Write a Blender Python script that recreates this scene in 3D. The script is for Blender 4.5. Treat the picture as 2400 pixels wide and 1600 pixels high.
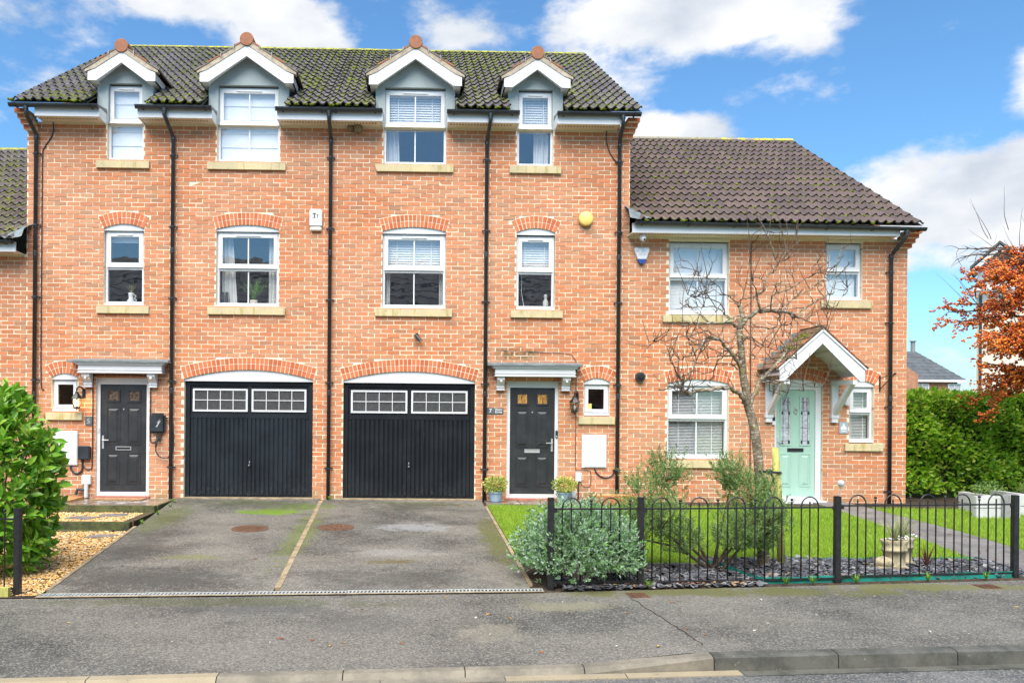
import bpy, math, random
import numpy as np
from mathutils import Vector, Matrix
from mathutils.geometry import tessellate_polygon
random.seed(7); RNG = np.random.default_rng(11)
R = math.radians; PI = math.pi
SC = bpy.context.scene; COL = SC.collection
for o in list(bpy.data.objects): bpy.data.objects.remove(o)

# ------------------------------------------------------------------ camera
cam = bpy.data.cameras.new('camera'); CAM = bpy.data.objects.new('camera', cam); COL.objects.link(CAM)
CAM.matrix_world = Matrix.Translation((0, -14.7, 1.55)) @ Matrix.Rotation(R(-1.18), 4, 'Z') @ Matrix.Rotation(R(90), 4, 'X') @ Matrix.Rotation(R(.475), 4, 'Z')
cam.sensor_width = 36; cam.lens = 1950/2400*36
cam.shift_x = (1200-1021)/2400; cam.shift_y = (965-800)/2400
cam.clip_start = .1; cam.clip_end = 3000
SC.camera = CAM

# ------------------------------------------------------------------ sky, sun, exposure
SUN_EL, SUN_AZ = 56, 192        # azimuth clockwise from +Y: behind the camera, a little to the left
W = bpy.data.worlds.new('World'); SC.world = W; W.use_nodes = True
wt = W.node_tree; wt.nodes.clear()
def wn(t, **k):
    n = wt.nodes.new(t)
    for a, b in k.items(): setattr(n, a, b)
    return n
def wl(a, b): wt.links.new(a, b)
def wm(op, a, b=None, c=None, clamp=False):
    n = wn('ShaderNodeMath', operation=op, use_clamp=clamp)
    for i, v in enumerate((a, b, c)):
        if v is None: continue
        if isinstance(v, (int, float)): n.inputs[i].default_value = v
        else: wl(v, n.inputs[i])
    return n.outputs[0]
sky = wn('ShaderNodeTexSky', sky_type='NISHITA', sun_disc=False)
sky.sun_elevation = R(SUN_EL); sky.sun_rotation = R(SUN_AZ); sky.air_density = 1.0; sky.dust_density = .6; sky.ozone_density = 2.5
tc = wn('ShaderNodeTexCoord')
def blob(cx, cz, rx, rz, w):
    """soft heap of cloud round the direction (cx, ., cz)"""
    s = wn('ShaderNodeVectorMath', operation='SUBTRACT'); wl(tc.outputs['Generated'], s.inputs[0])
    s.inputs[1].default_value = (cx, math.sqrt(max(0, 1-cx*cx-cz*cz)), cz)
    m = wn('ShaderNodeVectorMath', operation='MULTIPLY'); wl(s.outputs[0], m.inputs[0]); m.inputs[1].default_value = (1/rx, 1/rx, 1/rz)
    l = wn('ShaderNodeVectorMath', operation='LENGTH'); wl(m.outputs[0], l.inputs[0])
    return wm('MULTIPLY', wm('SUBTRACT', 1, l.outputs['Value'], clamp=True), w)
heaps = None
for b in [(-.24, .425, .28, .045, .38), (-.16, .405, .14, .042, .40), (-.37, .40, .14, .05, .16), (.03, .415, .10, .042, .40), (.30, .415, .20, .062, .56),
          (.36, .385, .10, .04, .30), (.56, .415, .20, .036, .40), (.60, .315, .10, .06, .48), (.27, .308, .10, .032, .48), (.24, .355, .08, .04, .18),
          (.57, .205, .20, .08, .55), (.36, .345, .10, .03, .16), (.50, .235, .10, .045, .36), (.50, .16, .12, .03, .25)]:
    o_ = blob(*b); heaps = o_ if heaps is None else wm('MAXIMUM', heaps, o_)
mp = wn('ShaderNodeMapping'); mp.inputs['Scale'].default_value = (1, 1, 1.9); mp.inputs['Location'].default_value = (.31, .12, .05); wl(tc.outputs['Generated'], mp.inputs[0])
nz = wn('ShaderNodeTexNoise'); wl(mp.outputs[0], nz.inputs['Vector'])
nz.inputs['Scale'].default_value = 6.5; nz.inputs['Detail'].default_value = 12; nz.inputs['Roughness'].default_value = .60
dens = wm('ADD', nz.outputs['Fac'], heaps)
rmp = wn('ShaderNodeMapRange', interpolation_type='SMOOTHSTEP'); wl(dens, rmp.inputs[0]); rmp.inputs[1].default_value = .585; rmp.inputs[2].default_value = .775
nz2 = wn('ShaderNodeTexNoise'); wl(mp.outputs[0], nz2.inputs['Vector']); nz2.inputs['Scale'].default_value = 9; nz2.inputs['Detail'].default_value = 6
shade = wn('ShaderNodeMapRange'); wl(nz2.outputs['Fac'], shade.inputs[0]); shade.inputs[1].default_value = .33; shade.inputs[2].default_value = .62
cc = wn('ShaderNodeMix', data_type='RGBA'); wl(shade.outputs[0], cc.inputs[0]); cc.inputs[6].default_value = (3.0, 3.3, 3.75, 1); cc.inputs[7].default_value = (4.7, 4.75, 4.85, 1)
tint = wn('ShaderNodeMix', data_type='RGBA', blend_type='MULTIPLY'); tint.inputs[0].default_value = 1; wl(sky.outputs[0], tint.inputs[6]); tint.inputs[7].default_value = (.56, .84, .98, 1)
skm = wn('ShaderNodeMix', data_type='RGBA'); wl(rmp.outputs[0], skm.inputs[0]); wl(tint.outputs[2], skm.inputs[6]); wl(cc.outputs[2], skm.inputs[7])
bg = wn('ShaderNodeBackground'); wl(skm.outputs[2], bg.inputs[0]); bg.inputs[1].default_value = .10
wo = wn('ShaderNodeOutputWorld'); wl(bg.outputs[0], wo.inputs[0])
sl = bpy.data.lights.new('sun', 'SUN'); sl.energy = 3.7; sl.angle = R(60); sl.color = (1, .94, .83)
SUN = bpy.data.objects.new('sun', sl); COL.objects.link(SUN)
az = R(SUN_AZ); el = R(SUN_EL)
SUN.rotation_euler = Vector((math.sin(az)*math.cos(el), math.cos(az)*math.cos(el), math.sin(el))).to_track_quat('Z', 'Y').to_euler()
vs = SC.view_settings; vs.view_transform = 'Standard'; vs.look = 'None'; vs.gamma = 1; vs.exposure = 1.15; vs.use_curve_mapping = False

# ------------------------------------------------------------------ materials
def lin(r, g, b):
    f = lambda c: (c/12.92 if c <= .04045 else ((c+.055)/1.055)**2.4)
    return (f(r/255), f(g/255), f(b/255), 1)
class Mt:
    def __init__(s, name, rough=.6, metal=0, spec=.5):
        s.m = bpy.data.materials.new(name); s.m.use_nodes = True; s.t = s.m.node_tree
        s.b = s.t.nodes['Principled BSDF']; s.out = s.t.nodes['Material Output']
        s.b.inputs['Roughness'].default_value = rough; s.b.inputs['Metallic'].default_value = metal; s.b.inputs['Specular IOR Level'].default_value = spec
    def n(s, t, **k):
        n = s.t.nodes.new(t)
        for a, b in k.items(): setattr(n, a, b)
        return n
    def l(s, a, b): s.t.links.new(a, b)
    def pos(s):
        return s.n('ShaderNodeNewGeometry').outputs['Position']
    def objc(s): return s.n('ShaderNodeTexCoord').outputs['Object']
    def noise(s, vec, scale, detail=4, rough=.55, stretch=None):
        if stretch:
            q = s.n('ShaderNodeMapping'); q.inputs['Scale'].default_value = stretch; s.l(vec, q.inputs[0]); vec = q.outputs[0]
        x = s.n('ShaderNodeTexNoise'); s.l(vec, x.inputs['Vector']); x.inputs['Scale'].default_value = scale; x.inputs['Detail'].default_value = detail; x.inputs['Roughness'].default_value = rough
        return x.outputs['Fac']
    def mr(s, v, a, b, c=0, d=1, smooth=True):
        x = s.n('ShaderNodeMapRange'); x.interpolation_type = 'SMOOTHSTEP' if smooth else 'LINEAR'
        s.l(v, x.inputs[0])
        for i, q in enumerate((a, b, c, d)): x.inputs[i+1].default_value = q
        return x.outputs[0]
    def math(s, op, a, b=None):
        x = s.n('ShaderNodeMath', operation=op)
        for i, v in enumerate((a, b)):
            if v is None: continue
            if isinstance(v, (int, float)): x.inputs[i].default_value = v
            else: s.l(v, x.inputs[i])
        return x.outputs[0]
    def mix(s, f, a, b, blend='MIX'):
        x = s.n('ShaderNodeMix', data_type='RGBA', blend_type=blend)
        for i, v in ((0, f), (6, a), (7, b)):
            if isinstance(v, (int, float)): x.inputs[i].default_value = v
            elif isinstance(v, tuple): x.inputs[i].default_value = v if len(v) == 4 else (*v, 1)
            else: s.l(v, x.inputs[i])
        return x.outputs[2]
    def ramp(s, f, stops, interp='LINEAR'):
        x = s.n('ShaderNodeValToRGB'); x.color_ramp.interpolation = interp; s.l(f, x.inputs[0])
        e = x.color_ramp.elements
        while len(e) < len(stops): e.new(.5)
        for q, (p, c) in zip(e, stops): q.position = p; q.color = c if len(c) == 4 else (*c, 1)
        return x.outputs[0]
    def rnd(s):
        """one random number for each separate piece, whether it is an object or an island of a joined mesh"""
        a = s.n('ShaderNodeObjectInfo').outputs['Random']; b = s.n('ShaderNodeNewGeometry').outputs['Random Per Island']
        return s.math('FRACT', s.math('ADD', a, b))
    def col(s, c):
        if isinstance(c, tuple): s.b.inputs['Base Color'].default_value = c if len(c) == 4 else (*c, 1)
        else: s.l(c, s.b.inputs['Base Color'])
        return s
    def rough(s, v): s.l(v, s.b.inputs['Roughness'])
    def bump(s, h, strength=.4, dist=.01):
        x = s.n('ShaderNodeBump'); x.inputs['Strength'].default_value = strength; x.inputs['Distance'].default_value = dist
        s.l(h, x.inputs['Height']); s.l(x.outputs[0], s.b.inputs['Normal'])
def simple(name, c, rough=.6, metal=0, spec=.5, var=.15, scale=6, bump=0, bscale=60, stretch=None):
    m = Mt(name, rough, metal, spec); p = m.pos()
    c = tuple(c[:3])
    f = m.noise(p, scale, 5, stretch=stretch)
    lo = tuple(max(0, x*(1-var)) for x in c); hi = tuple(min(1, x*(1+var)) for x in c)
    m.col(m.mix(m.mr(f, .3, .7), lo, hi))
    if bump: m.bump(m.noise(p, bscale, 4), bump, .004)
    return m.m
MAT = {}
# brick
m = Mt('brick', .82, spec=.25); p = m.pos(); r = m.rnd()
base = m.ramp(r, [(0, (.50, .165, .078)), (.16, (.58, .215, .11)), (.34, (.45, .155, .078)), (.5, (.55, .235, .13)), (.64, (.60, .195, .09)), (.78, (.44, .19, .11)), (.9, (.52, .255, .155)), (.965, (.32, .165, .11)), (1, (.36, .19, .13))], 'CONSTANT')
base = m.mix(.30, base, (.53, .205, .105)); base = m.mix(1.0, base, (.98, .99, .88), 'MULTIPLY')
bl = m.noise(p, 9, 3, stretch=(1, 1, 2.2)); base = m.mix(m.math('MULTIPLY', m.mr(bl, .56, .72), .38), base, (.31, .185, .12))
sm = m.noise(p, 26, 5, .7); base = m.mix(m.math('MULTIPLY', m.mr(sm, .56, .74), .42), base, (.66, .43, .32))
dk = m.noise(p, 60, 3, .7); base = m.mix(m.math('MULTIPLY', m.mr(dk, .62, .75), .35), base, (.19, .10, .065))
lg = m.noise(p, .55, 3); base = m.mix(m.math('MULTIPLY', m.mr(lg, .38, .62), .25), base, (.60, .36, .24))
sz = m.n('ShaderNodeSeparateXYZ'); m.l(p, sz.inputs[0])
low = m.math('MULTIPLY', m.mr(sz.outputs['Z'], .45, -.05), m.mr(m.noise(p, 5, 4), .38, .62)); base = m.mix(m.math('MULTIPLY', low, .5), base, (.25, .235, .11))
# dark algae stain on the wall over the door hood of the right-hand garage house
dx = m.math('ABSOLUTE', m.math('SUBTRACT', sz.outputs['X'], 1.72)); dz = m.math('ABSOLUTE', m.math('SUBTRACT', sz.outputs['Z'], 2.58))
st = m.math('MULTIPLY', m.math('MULTIPLY', m.mr(dx, .55, .15), m.mr(dz, .16, .03)), m.mr(m.noise(p, 12, 4), .3, .6)); base = m.mix(m.math('MULTIPLY', st, .85), base, (.09, .085, .03))
m.col(base); m.bump(m.noise(p, 90, 5, .7), .55, .004); MAT['brick'] = m.m
m = Mt('arch_brick', .8, spec=.25); p = m.pos(); r = m.rnd()
base = m.ramp(r, [(0, (.50, .135, .055)), (.3, (.58, .165, .07)), (.6, (.46, .12, .05)), (.85, (.54, .18, .085))], 'CONSTANT')
base = m.mix(m.math('MULTIPLY', m.mr(m.noise(p, 40, 4, .7), .55, .75), .35), base, (.25, .09, .05)); m.col(base); m.bump(m.noise(p, 110, 4), .4, .003); MAT['arch_brick'] = m.m
m = Mt('mortar', .9, spec=.2); p = m.pos(); m.col(m.mix(m.mr(m.noise(p, 3, 6, .7), .35, .65), (.74, .63, .47), (.88, .775, .60))); m.bump(m.noise(p, 150, 3), .5, .003); MAT['mortar'] = m.m
m = Mt('brickwork', .85, spec=.25); p = m.n('ShaderNodeTexCoord').outputs['Object']
mpn = m.n('ShaderNodeMapping'); mpn.inputs['Rotation'].default_value = (R(90), 0, R(90)); m.l(p, mpn.inputs[0])
bt = m.n('ShaderNodeTexBrick'); m.l(mpn.outputs[0], bt.inputs['Vector']); bt.inputs['Scale'].default_value = 1; bt.inputs['Brick Width'].default_value = .225; bt.inputs['Row Height'].default_value = .075; bt.inputs['Mortar Size'].default_value = .006
bt.inputs['Color1'].default_value = (.50, .17, .08, 1); bt.inputs['Color2'].default_value = (.40, .16, .09, 1); bt.inputs['Mortar'].default_value = (.6, .5, .38, 1)
m.col(m.mix(m.math('MULTIPLY', m.mr(m.noise(p, 7, 4), .5, .7), .4), bt.outputs[0], (.3, .17, .11))); MAT['brickwork'] = m.m
# roof tiles
def tile_mat(name, ca, cb, cd, moss_lo, moss_hi, lich, bare=(.20, .165, .155)):
    m = Mt(name, .50, spec=.5); p = m.pos(); r = m.rnd()
    base = m.ramp(r, [(0, ca), (.35, cb), (.7, cd), (1, ca)])
    base = m.mix(m.math('MULTIPLY', m.mr(m.noise(p, 30, 5, .7), .5, .72), .5), base, bare)
    base = m.mix(m.math('MULTIPLY', m.mr(m.noise(p, 90, 3, .7), .66, .72), lich), base, (.55, .55, .45))
    z_ = m.n('ShaderNodeSeparateXYZ'); m.l(p, z_.inputs[0])
    f = m.math('ADD', m.noise(p, 7, 6, .68), m.math('MULTIPLY', m.noise(p, 1.1, 3), .35))
    k = m.mr(f, moss_lo, moss_hi)
    mc = m.mix(m.mr(m.noise(p, 22, 3), .35, .65), (.075, .095, .012), (.18, .185, .03))
    m.col(m.mix(k, base, mc)); m.rough(m.mr(k, 0, 1, .42, .95)); m.bump(m.noise(p, 45, 5, .7), .4, .006); return m.m
MAT['tile_old'] = tile_mat('mossy_tile', (.125, .104, .105), (.17, .143, .145), (.098, .082, .082), .665, .80, .3, (.30, .265, .265))
MAT['tile_brown'] = tile_mat('brown_tile', (.122, .085, .07), (.15, .104, .086), (.10, .072, .062), .77, .91, .75)
MAT['tile_far'] = simple('far_tile', (.075, .082, .09), .7, var=.25, scale=2)
m = Mt('moss', .95, spec=.1); p = m.pos(); m.col(m.mix(m.mr(m.noise(p, 14, 4), .35, .65), (.05, .072, .008), (.18, .215, .02))); m.bump(m.noise(p, 120, 3), .8, .01); MAT['moss'] = m.m
m = Mt('ridge_lichen', .9, spec=.2); p = m.pos(); m.col(m.mix(m.mr(m.noise(p, 9, 6, .7), .42, .6), (.17, .17, .08), (.36, .36, .045))); m.bump(m.noise(p, 70, 3), .6, .008); MAT['ridge'] = m.m
m = Mt('ridge_lichen_part', .9, spec=.2); p = m.pos(); x_ = m.n('ShaderNodeSeparateXYZ'); m.l(p, x_.inputs[0]); f = m.math('ADD', m.noise(p, 5, 6, .7), m.mr(x_.outputs['X'], 4.5, 9, -.16, .12, False)); m.col(m.mix(m.mr(f, .48, .62), (.23, .21, .16), (.46, .40, .05))); MAT['ridge2'] = m.m
# trim
def upvc(name, c, rough=.28):
    m = Mt(name, rough, spec=.5); p = m.pos(); f = m.noise(p, 2.2, 5); g = m.noise(p, 30, 4, .7)
    b = m.mix(m.mr(f, .3, .75), c, tuple(x*.94 for x in c)); m.col(m.mix(m.math('MULTIPLY', m.mr(g, .6, .8), .12), b, (.45, .42, .36))); return m.m
MAT['white'] = upvc('white_upvc', (.69, .69, .705)); MAT['cream'] = upvc('cream_soffit', (.80, .71, .58), .5)
MAT['render'] = simple('grey_render', (.37, .415, .415), .9, var=.08, scale=3, bump=.3, bscale=120)
MAT['lead'] = simple('lead', (.165, .195, .205), .55, metal=.15, var=.25, scale=9, bump=.2, bscale=30)
MAT['black'] = simple('black_plastic', (.026, .030, .036), .33, var=.3, scale=4)
MAT['iron'] = simple('black_painted_iron', (.014, .014, .016), .38, var=.35, scale=25, bump=.15, bscale=200)
m = Mt('sill_stone', .85, spec=.25); p = m.pos(); f = m.noise(p, 3, 5); g = m.noise(p, 9, 5, .6, stretch=(1.6, 1, .25))
b = m.mix(m.mr(f, .3, .7), (.60, .49, .285), (.50, .42, .26)); b = m.mix(m.math('MULTIPLY', m.mr(g, .52, .66), .7), b, (.36, .29, .09)); b = m.mix(m.math('MULTIPLY', m.mr(m.noise(p, 16, 4), .62, .72), .5), b, (.16, .16, .09)); m.col(b); m.bump(m.noise(p, 120, 3), .3, .003); MAT['sill'] = m.m
m = Mt('clay', .8, spec=.3); p = m.pos(); m.col(m.mix(m.mr(m.noise(p, 14, 5), .4, .65), (.34, .135, .075), (.25, .12, .07))); m.bump(m.noise(p, 60, 3), .3, .005); MAT['clay'] = m.m
MAT['verge'] = simple('verge_mortar', (.40, .33, .25), .9, var=.2, scale=12, bump=.5, bscale=60)
# glass: clear pane, part mirror
def glass(name, ior, tintc=(1, 1, 1, 1), wav=.03):
    m = Mt(name); t = m.t; t.nodes.remove(m.b)
    tr = m.n('ShaderNodeBsdfTransparent'); tr.inputs[0].default_value = tintc
    gl = m.n('ShaderNodeBsdfGlossy'); gl.inputs['Roughness'].default_value = .01
    lw = m.n('ShaderNodeLayerWeight'); lw.inputs[0].default_value = .5; fr = m.n('ShaderNodeMath', operation='ADD'); fr.inputs[1].default_value = ior; m.l(m.math('MULTIPLY', m.math('POWER', lw.outputs['Facing'], 5), 1-ior), fr.inputs[0])
    bp = m.n('ShaderNodeBump'); bp.inputs['Strength'].default_value = wav; bp.inputs['Distance'].default_value = .05; m.l(m.noise(m.pos(), 2.6, 2), bp.inputs['Height']); m.l(bp.outputs[0], gl.inputs['Normal'])
    mx = m.n('ShaderNodeMixShader'); m.l(fr.outputs[0], mx.inputs[0]); m.l(tr.outputs[0], mx.inputs[1]); m.l(gl.outputs[0], mx.inputs[2]); m.l(mx.outputs[0], m.out.inputs[0]); return m.m
MAT['glass'] = glass('window_glass', .21, (.96, .975, .975, 1)); MAT['glass_dark'] = glass('tinted_acrylic', .06, (.12, .12, .13, 1), .01); MAT['glass_lamp'] = glass('lamp_glass', .04, (.95, .95, .9, 1), 0)
MAT['blind'] = simple('white_blind', (.86, .865, .87), .7, var=.03); MAT['curtain'] = simple('pale_curtain', (.68, .68, .68), .9, var=.06)
MAT['room'] = simple('room_plaster', (.62, .60, .58), .9, var=.05); MAT['wood'] = simple('floor_wood', (.2, .13, .08), .6)
# doors
m = Mt('dark_door', .42); p = m.pos(); m.col(m.mix(m.mr(m.noise(p, 5, 5, .65), .4, .75), (.020, .021, .024), (.036, .037, .041))); m.bump(m.noise(p, 50, 4, .6, stretch=(6, 1, .35)), .12, .002); MAT['door'] = m.m
def garage(name, a, b):
    m = Mt(name, .34); p = m.pos(); f = m.noise(p, 2.2, 4); c = m.mix(m.mr(f, .35, .7), a, b)
    s = m.noise(p, 8, 6, .75, stretch=(1, 1, .35)); c = m.mix(m.math('MULTIPLY', m.mr(s, .60, .78), .22), c, (.16, .17, .19))
    z_ = m.n('ShaderNodeSeparateXYZ'); m.l(p, z_.inputs[0]); d = m.math('MULTIPLY', m.mr(z_.outputs['Z'], .5, .0), m.mr(m.noise(p, 22, 6, .8), .55, .7)); c = m.mix(m.math('MULTIPLY', d, .35), c, (.22, .22, .21)); m.col(c); return m.m
MAT['garage_a'] = garage('navy_garage_paint', (.008, .011, .016), (.015, .020, .027)); MAT['garage_b'] = garage('black_garage_paint', (.006, .008, .011), (.012, .015, .019))
MAT['mint'] = simple('mint_door', (.35, .53, .435), .45, var=.04, bump=.1, bscale=60, stretch=(5, 1, .4)); MAT['chrome'] = simple('chrome', (.62, .62, .63), .3, metal=.55, var=.05); MAT['red_tile'] = simple('red_step', (.42, .16, .12), .6)
MAT['frost'] = simple('frosted_glass', (.46, .47, .50), .25, var=.25, scale=25); MAT['amber'] = simple('amber_obscure_glass', (.42, .22, .07), .2, var=.7, scale=22, stretch=(3, 1, .7)); MAT['brown_glass'] = simple('brown_obscure_glass', (.11, .08, .06), .15, var=.6, scale=25)
MAT['grey_plastic'] = simple('grey_plastic', (.55, .58, .58), .5, var=.05); MAT['slate_plate'] = simple('slate_plate', (.09, .105, .115), .6, var=.15, scale=12); MAT['paint_white'] = simple('white_paint', (.82, .82, .82), .6, var=.02); MAT['ink'] = simple('dark_ink', (.03, .035, .05), .6); MAT['blue'] = simple('blue_plastic', (.02, .07, .33), .35, var=.1); MAT['pale_blue'] = simple('pale_blue_ink', (.25, .5, .78), .6); MAT['yellow'] = simple('yellow_plastic', (.82, .60, .16), .4, var=.06); MAT['silver_plate'] = simple('silver_plate', (.45, .48, .52), .4, metal=.4)
m = Mt('lit_bulb'); m.col((1, .8, .5, 1)); m.b.inputs['Emission Color'].default_value = (1, .62, .22, 1); m.b.inputs['Emission Strength'].default_value = 14; MAT['bulb'] = m.m
# ground
def asphalt(name, c0, c1, stain, moss=None, rough=(.55, .85), speck=.55):
    m = Mt(name, .7, spec=.35); p = m.pos()
    v = m.n('ShaderNodeTexVoronoi'); m.l(p, v.inputs['Vector']); v.inputs['Scale'].default_value = 88
    big = m.noise(p, 1.3, 6, .62); c = m.mix(m.mr(big, .36, .66), c0, c1)
    b2 = m.noise(p, .45, 4, .6, stretch=(1, 1.6, 1)); c = m.mix(m.math('MULTIPLY', m.mr(b2, .42, .62), .75), c, stain)
    sx = m.n('ShaderNodeSeparateColor'); m.l(v.outputs['Color'], sx.inputs[0]); g = sx.outputs[0]
    c = m.mix(m.math('MULTIPLY', m.mr(g, .62, .95), speck), c, (.31, .275, .23)); c = m.mix(m.math('MULTIPLY', m.mr(g, .30, .05), .5), c, (.035, .035, .035))
    if moss: c = moss(m, p, c)
    m.col(c); m.rough(m.mr(big, .3, .7, rough[0], rough[1])); m.bump(v.outputs['Distance'], .4, .010); return m.m
def spot(m, p, x, y, rx, ry, n_scale=6, lo=.25, hi=.6):
    s = m.n('ShaderNodeVectorMath', operation='SUBTRACT'); m.l(p, s.inputs[0]); s.inputs[1].default_value = (x, y, 0)
    q = m.n('ShaderNodeVectorMath', operation='MULTIPLY'); m.l(s.outputs[0], q.inputs[0]); q.inputs[1].default_value = (1/rx, 1/ry, 0)
    l = m.n('ShaderNodeVectorMath', operation='LENGTH'); m.l(q.outputs[0], l.inputs[0])
    d = m.math('SUBTRACT', 1, l.outputs['Value']); d = m.math('ADD', d, m.math('MULTIPLY', m.math('SUBTRACT', m.noise(p, n_scale, 8, .78), .5), 2.6))
    return m.mr(d, lo, hi+.15)
def drive_moss(m, p, c):
    for (x, y, rx, ry, k, cl) in [(-2.35, -1.40, .85, .5, .9, (.12, .20, .012)), (-1.9, -.85, .9, .6, .7, (.12, .19, .02)), (-1.58, -3.2, .35, 3.2, .6, (.12, .15, .03)), (-2.9, -.45, 1.3, .4, .65, (.07, .085, .02)), (0, -.5, 1.4, .45, .7, (.08, .08, .025)), (-.3, -4.9, .5, .22, .7, (.10, .075, .02)), (-2.7, -4.7, .6, .25, .5, (.16, .17, .04)), (1.05, -3.5, .35, 3.0, .8, (.09, .095, .02)), (-3.8, -2, .5, 2.2, .55, (.08, .10, .02)), (-2.9, -5.75, 1.7, .75, .7, (.055, .055, .05)), (-.2, -5.7, 1.6, .6, .6, (.06, .06, .053)), (-2.6, -.75, 1.8, .7, .6, (.06, .062, .04)), (0, -.8, 1.5, .7, .6, (.06, .06, .045)), (-3.5, -4.2, .5, 1.5, .6, (.06, .06, .055)), (.0, -2.7, .9, .5, .5, (.30, .31, .32)), (-.2, -4.4, 1.0, .35, .35, (.30, .29, .27))]:
        c = m.mix(m.math('MULTIPLY', spot(m, p, x, y, rx, ry), k), c, cl)
    return c
MAT['drive'] = asphalt('driveway_tarmac', (.050, .050, .046), (.115, .109, .096), (.185, .171, .147), drive_moss, (.45, .85), .6)
def pave_moss(m, p, c):
    for (x, y, rx, ry, k, cl) in [(3.2, -6.2, 3.2, .38, .85, (.10, .10, .03)), (5.6, -5.95, 1.8, .3, .8, (.13, .13, .04)), (-2, -6.65, 3, .3, .5, (.07, .08, .03)), (1.5, -6.75, .9, .32, .5, (.23, .21, .13)), (.6, -7.6, .5, .5, .4, (.27, .24, .18)), (-1.5, -6.9, 1.6, .3, .5, (.06, .062, .06)), (-.5, -7.3, .9, .5, .35, (.06, .062, .062))]:
        c = m.mix(m.math('MULTIPLY', spot(m, p, x, y, rx, ry, 3), k), c, cl)
    return c
MAT['pave'] = asphalt('pavement_tarmac', (.062, .061, .056), (.117, .111, .098), (.160, .149, .129), pave_moss, (.5, .85), .55)
MAT['road'] = asphalt('road_tarmac', (.085, .088, .088), (.145, .147, .145), (.13, .132, .13), None, (.35, .6), .6)
m = Mt('kerb_concrete', .75, spec=.3); p = m.pos(); r = m.rnd(); f = m.noise(p, 2.5, 6, .65)
c = m.mix(m.mr(f, .35, .65), (.14, .125, .10), (.25, .22, .17)); c = m.mix(m.math('MULTIPLY', m.mr(r, .45, .75), .6), c, (.36, .29, .185)); c = m.mix(m.math('MULTIPLY', m.mr(m.noise(p, 14, 5, .75), .56, .7), .5), c, (.09, .09, .08)); m.col(c); m.bump(m.noise(p, 150, 3), .5, .004); MAT['kerb'] = m.m
m = Mt('wet_kerb_concrete', .5, spec=.4); p = m.pos(); f = m.noise(p, 3.5, 6, .65); c = m.mix(m.mr(f, .35, .65), (.055, .055, .046), (.115, .112, .095)); c = m.mix(m.math('MULTIPLY', m.mr(m.noise(p, 30, 4, .75), .64, .7), .5), c, (.38, .37, .3)); m.col(c); m.bump(m.noise(p, 150, 3), .4, .003); MAT['kerb_wet'] = m.m
MAT['edging'] = simple('edging_concrete', (.27, .205, .125), .85, var=.3, scale=7, bump=.4, bscale=80)
MAT['steel'] = simple('galvanised_steel', (.40, .42, .405), .5, metal=.15, var=.15, scale=12); MAT['dark'] = simple('dark_void', (.012, .012, .012), .9)
m = Mt('rust', .75, spec=.3); p = m.pos(); m.col(m.mix(m.mr(m.noise(p, 20, 5, .7), .35, .65), (.085, .043, .026), (.16, .088, .054))); m.bump(m.noise(p, 90, 3), .5, .004); MAT['rust'] = m.m
m = Mt('soil', .95, spec=.2); p = m.pos(); m.col(m.mix(m.mr(m.noise(p, 18, 6, .7), .35, .65), (.035, .025, .018), (.10, .072, .05))); m.bump(m.noise(p, 60, 5), .9, .03); MAT['soil'] = m.m
m = Mt('lawn_base', .95, spec=.1); p = m.pos(); m.col(m.mix(m.mr(m.noise(p, 6, 6, .7), .35, .65), (.10, .17, .018), (.17, .26, .03))); m.bump(m.noise(p, 90, 4), .8, .02); MAT['lawn'] = m.m
m = Mt('field', .95, spec=.1); p = m.pos(); m.col(m.mix(m.mr(m.noise(p, .05, 6), .35, .65), (.10, .13, .05), (.15, .14, .08))); MAT['field'] = m.m
def leafmat(name, stops, rough=.45, trans=.25, spec=.5):
    m = Mt(name, rough, spec=spec); c = m.ramp(m.rnd(), stops)
    c = m.mix(m.math('MULTIPLY', m.mr(m.noise(m.pos(), 3, 3), .35, .65), .3), c, tuple(x*.6 for x in stops[0][1][:3])); m.col(c)
    if trans:
        t = m.n('ShaderNodeBsdfTranslucent'); m.l(c, t.inputs[0]); x = m.n('ShaderNodeMixShader'); x.inputs[0].default_value = trans
        m.l(m.b.outputs[0], x.inputs[1]); m.l(t.outputs[0], x.inputs[2]); m.l(x.outputs[0], m.out.inputs[0])
    return m.m
MAT['grass'] = leafmat('grass_blades', [(0, (.20, .38, .02)), (.5, (.29, .47, .035)), (.85, (.38, .52, .06)), (1, (.46, .44, .12))], .6, .3, .2)
MAT['laurel'] = leafmat('laurel_leaf', [(0, (.10, .27, .02)), (.45, (.18, .41, .028)), (.8, (.30, .53, .045)), (1, (.45, .60, .08))], .24, .4)
MAT['hedge'] = leafmat('hedge_leaf', [(0, (.14, .34, .02)), (.45, (.31, .57, .04)), (.8, (.52, .71, .07)), (1, (.76, .80, .14))], .28, .45)
MAT['silver'] = leafmat('silver_leaf', [(0, (.17, .32, .13)), (.35, (.28, .41, .25)), (.68, (.48, .57, .48)), (.84, (.15, .36, .07)), (1, (.20, .42, .09))], .7, .25, .2)
MAT['needle'] = leafmat('grey_green_needles', [(0, (.10, .195, .05)), (.5, (.18, .295, .085)), (.85, (.27, .38, .13)), (1, (.35, .41, .17))], .7, .2, .2)
MAT['variegated'] = leafmat('variegated_leaf', [(0, (.16, .30, .04)), (.4, (.50, .52, .10)), (.8, (.66, .62, .20)), (1, (.22, .38, .05))], .5, .25)
MAT['berry'] = leafmat('orange_berry', [(0, (.55, .06, .02)), (.4, (.78, .19, .018)), (.75, (.88, .33, .03)), (1, (.5, .04, .03))], .35, 0)
MAT['red_leaf'] = leafmat('dark_red_leaf', [(0, (.12, .02, .02)), (1, (.28, .06, .04))], .5, .2)
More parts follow.
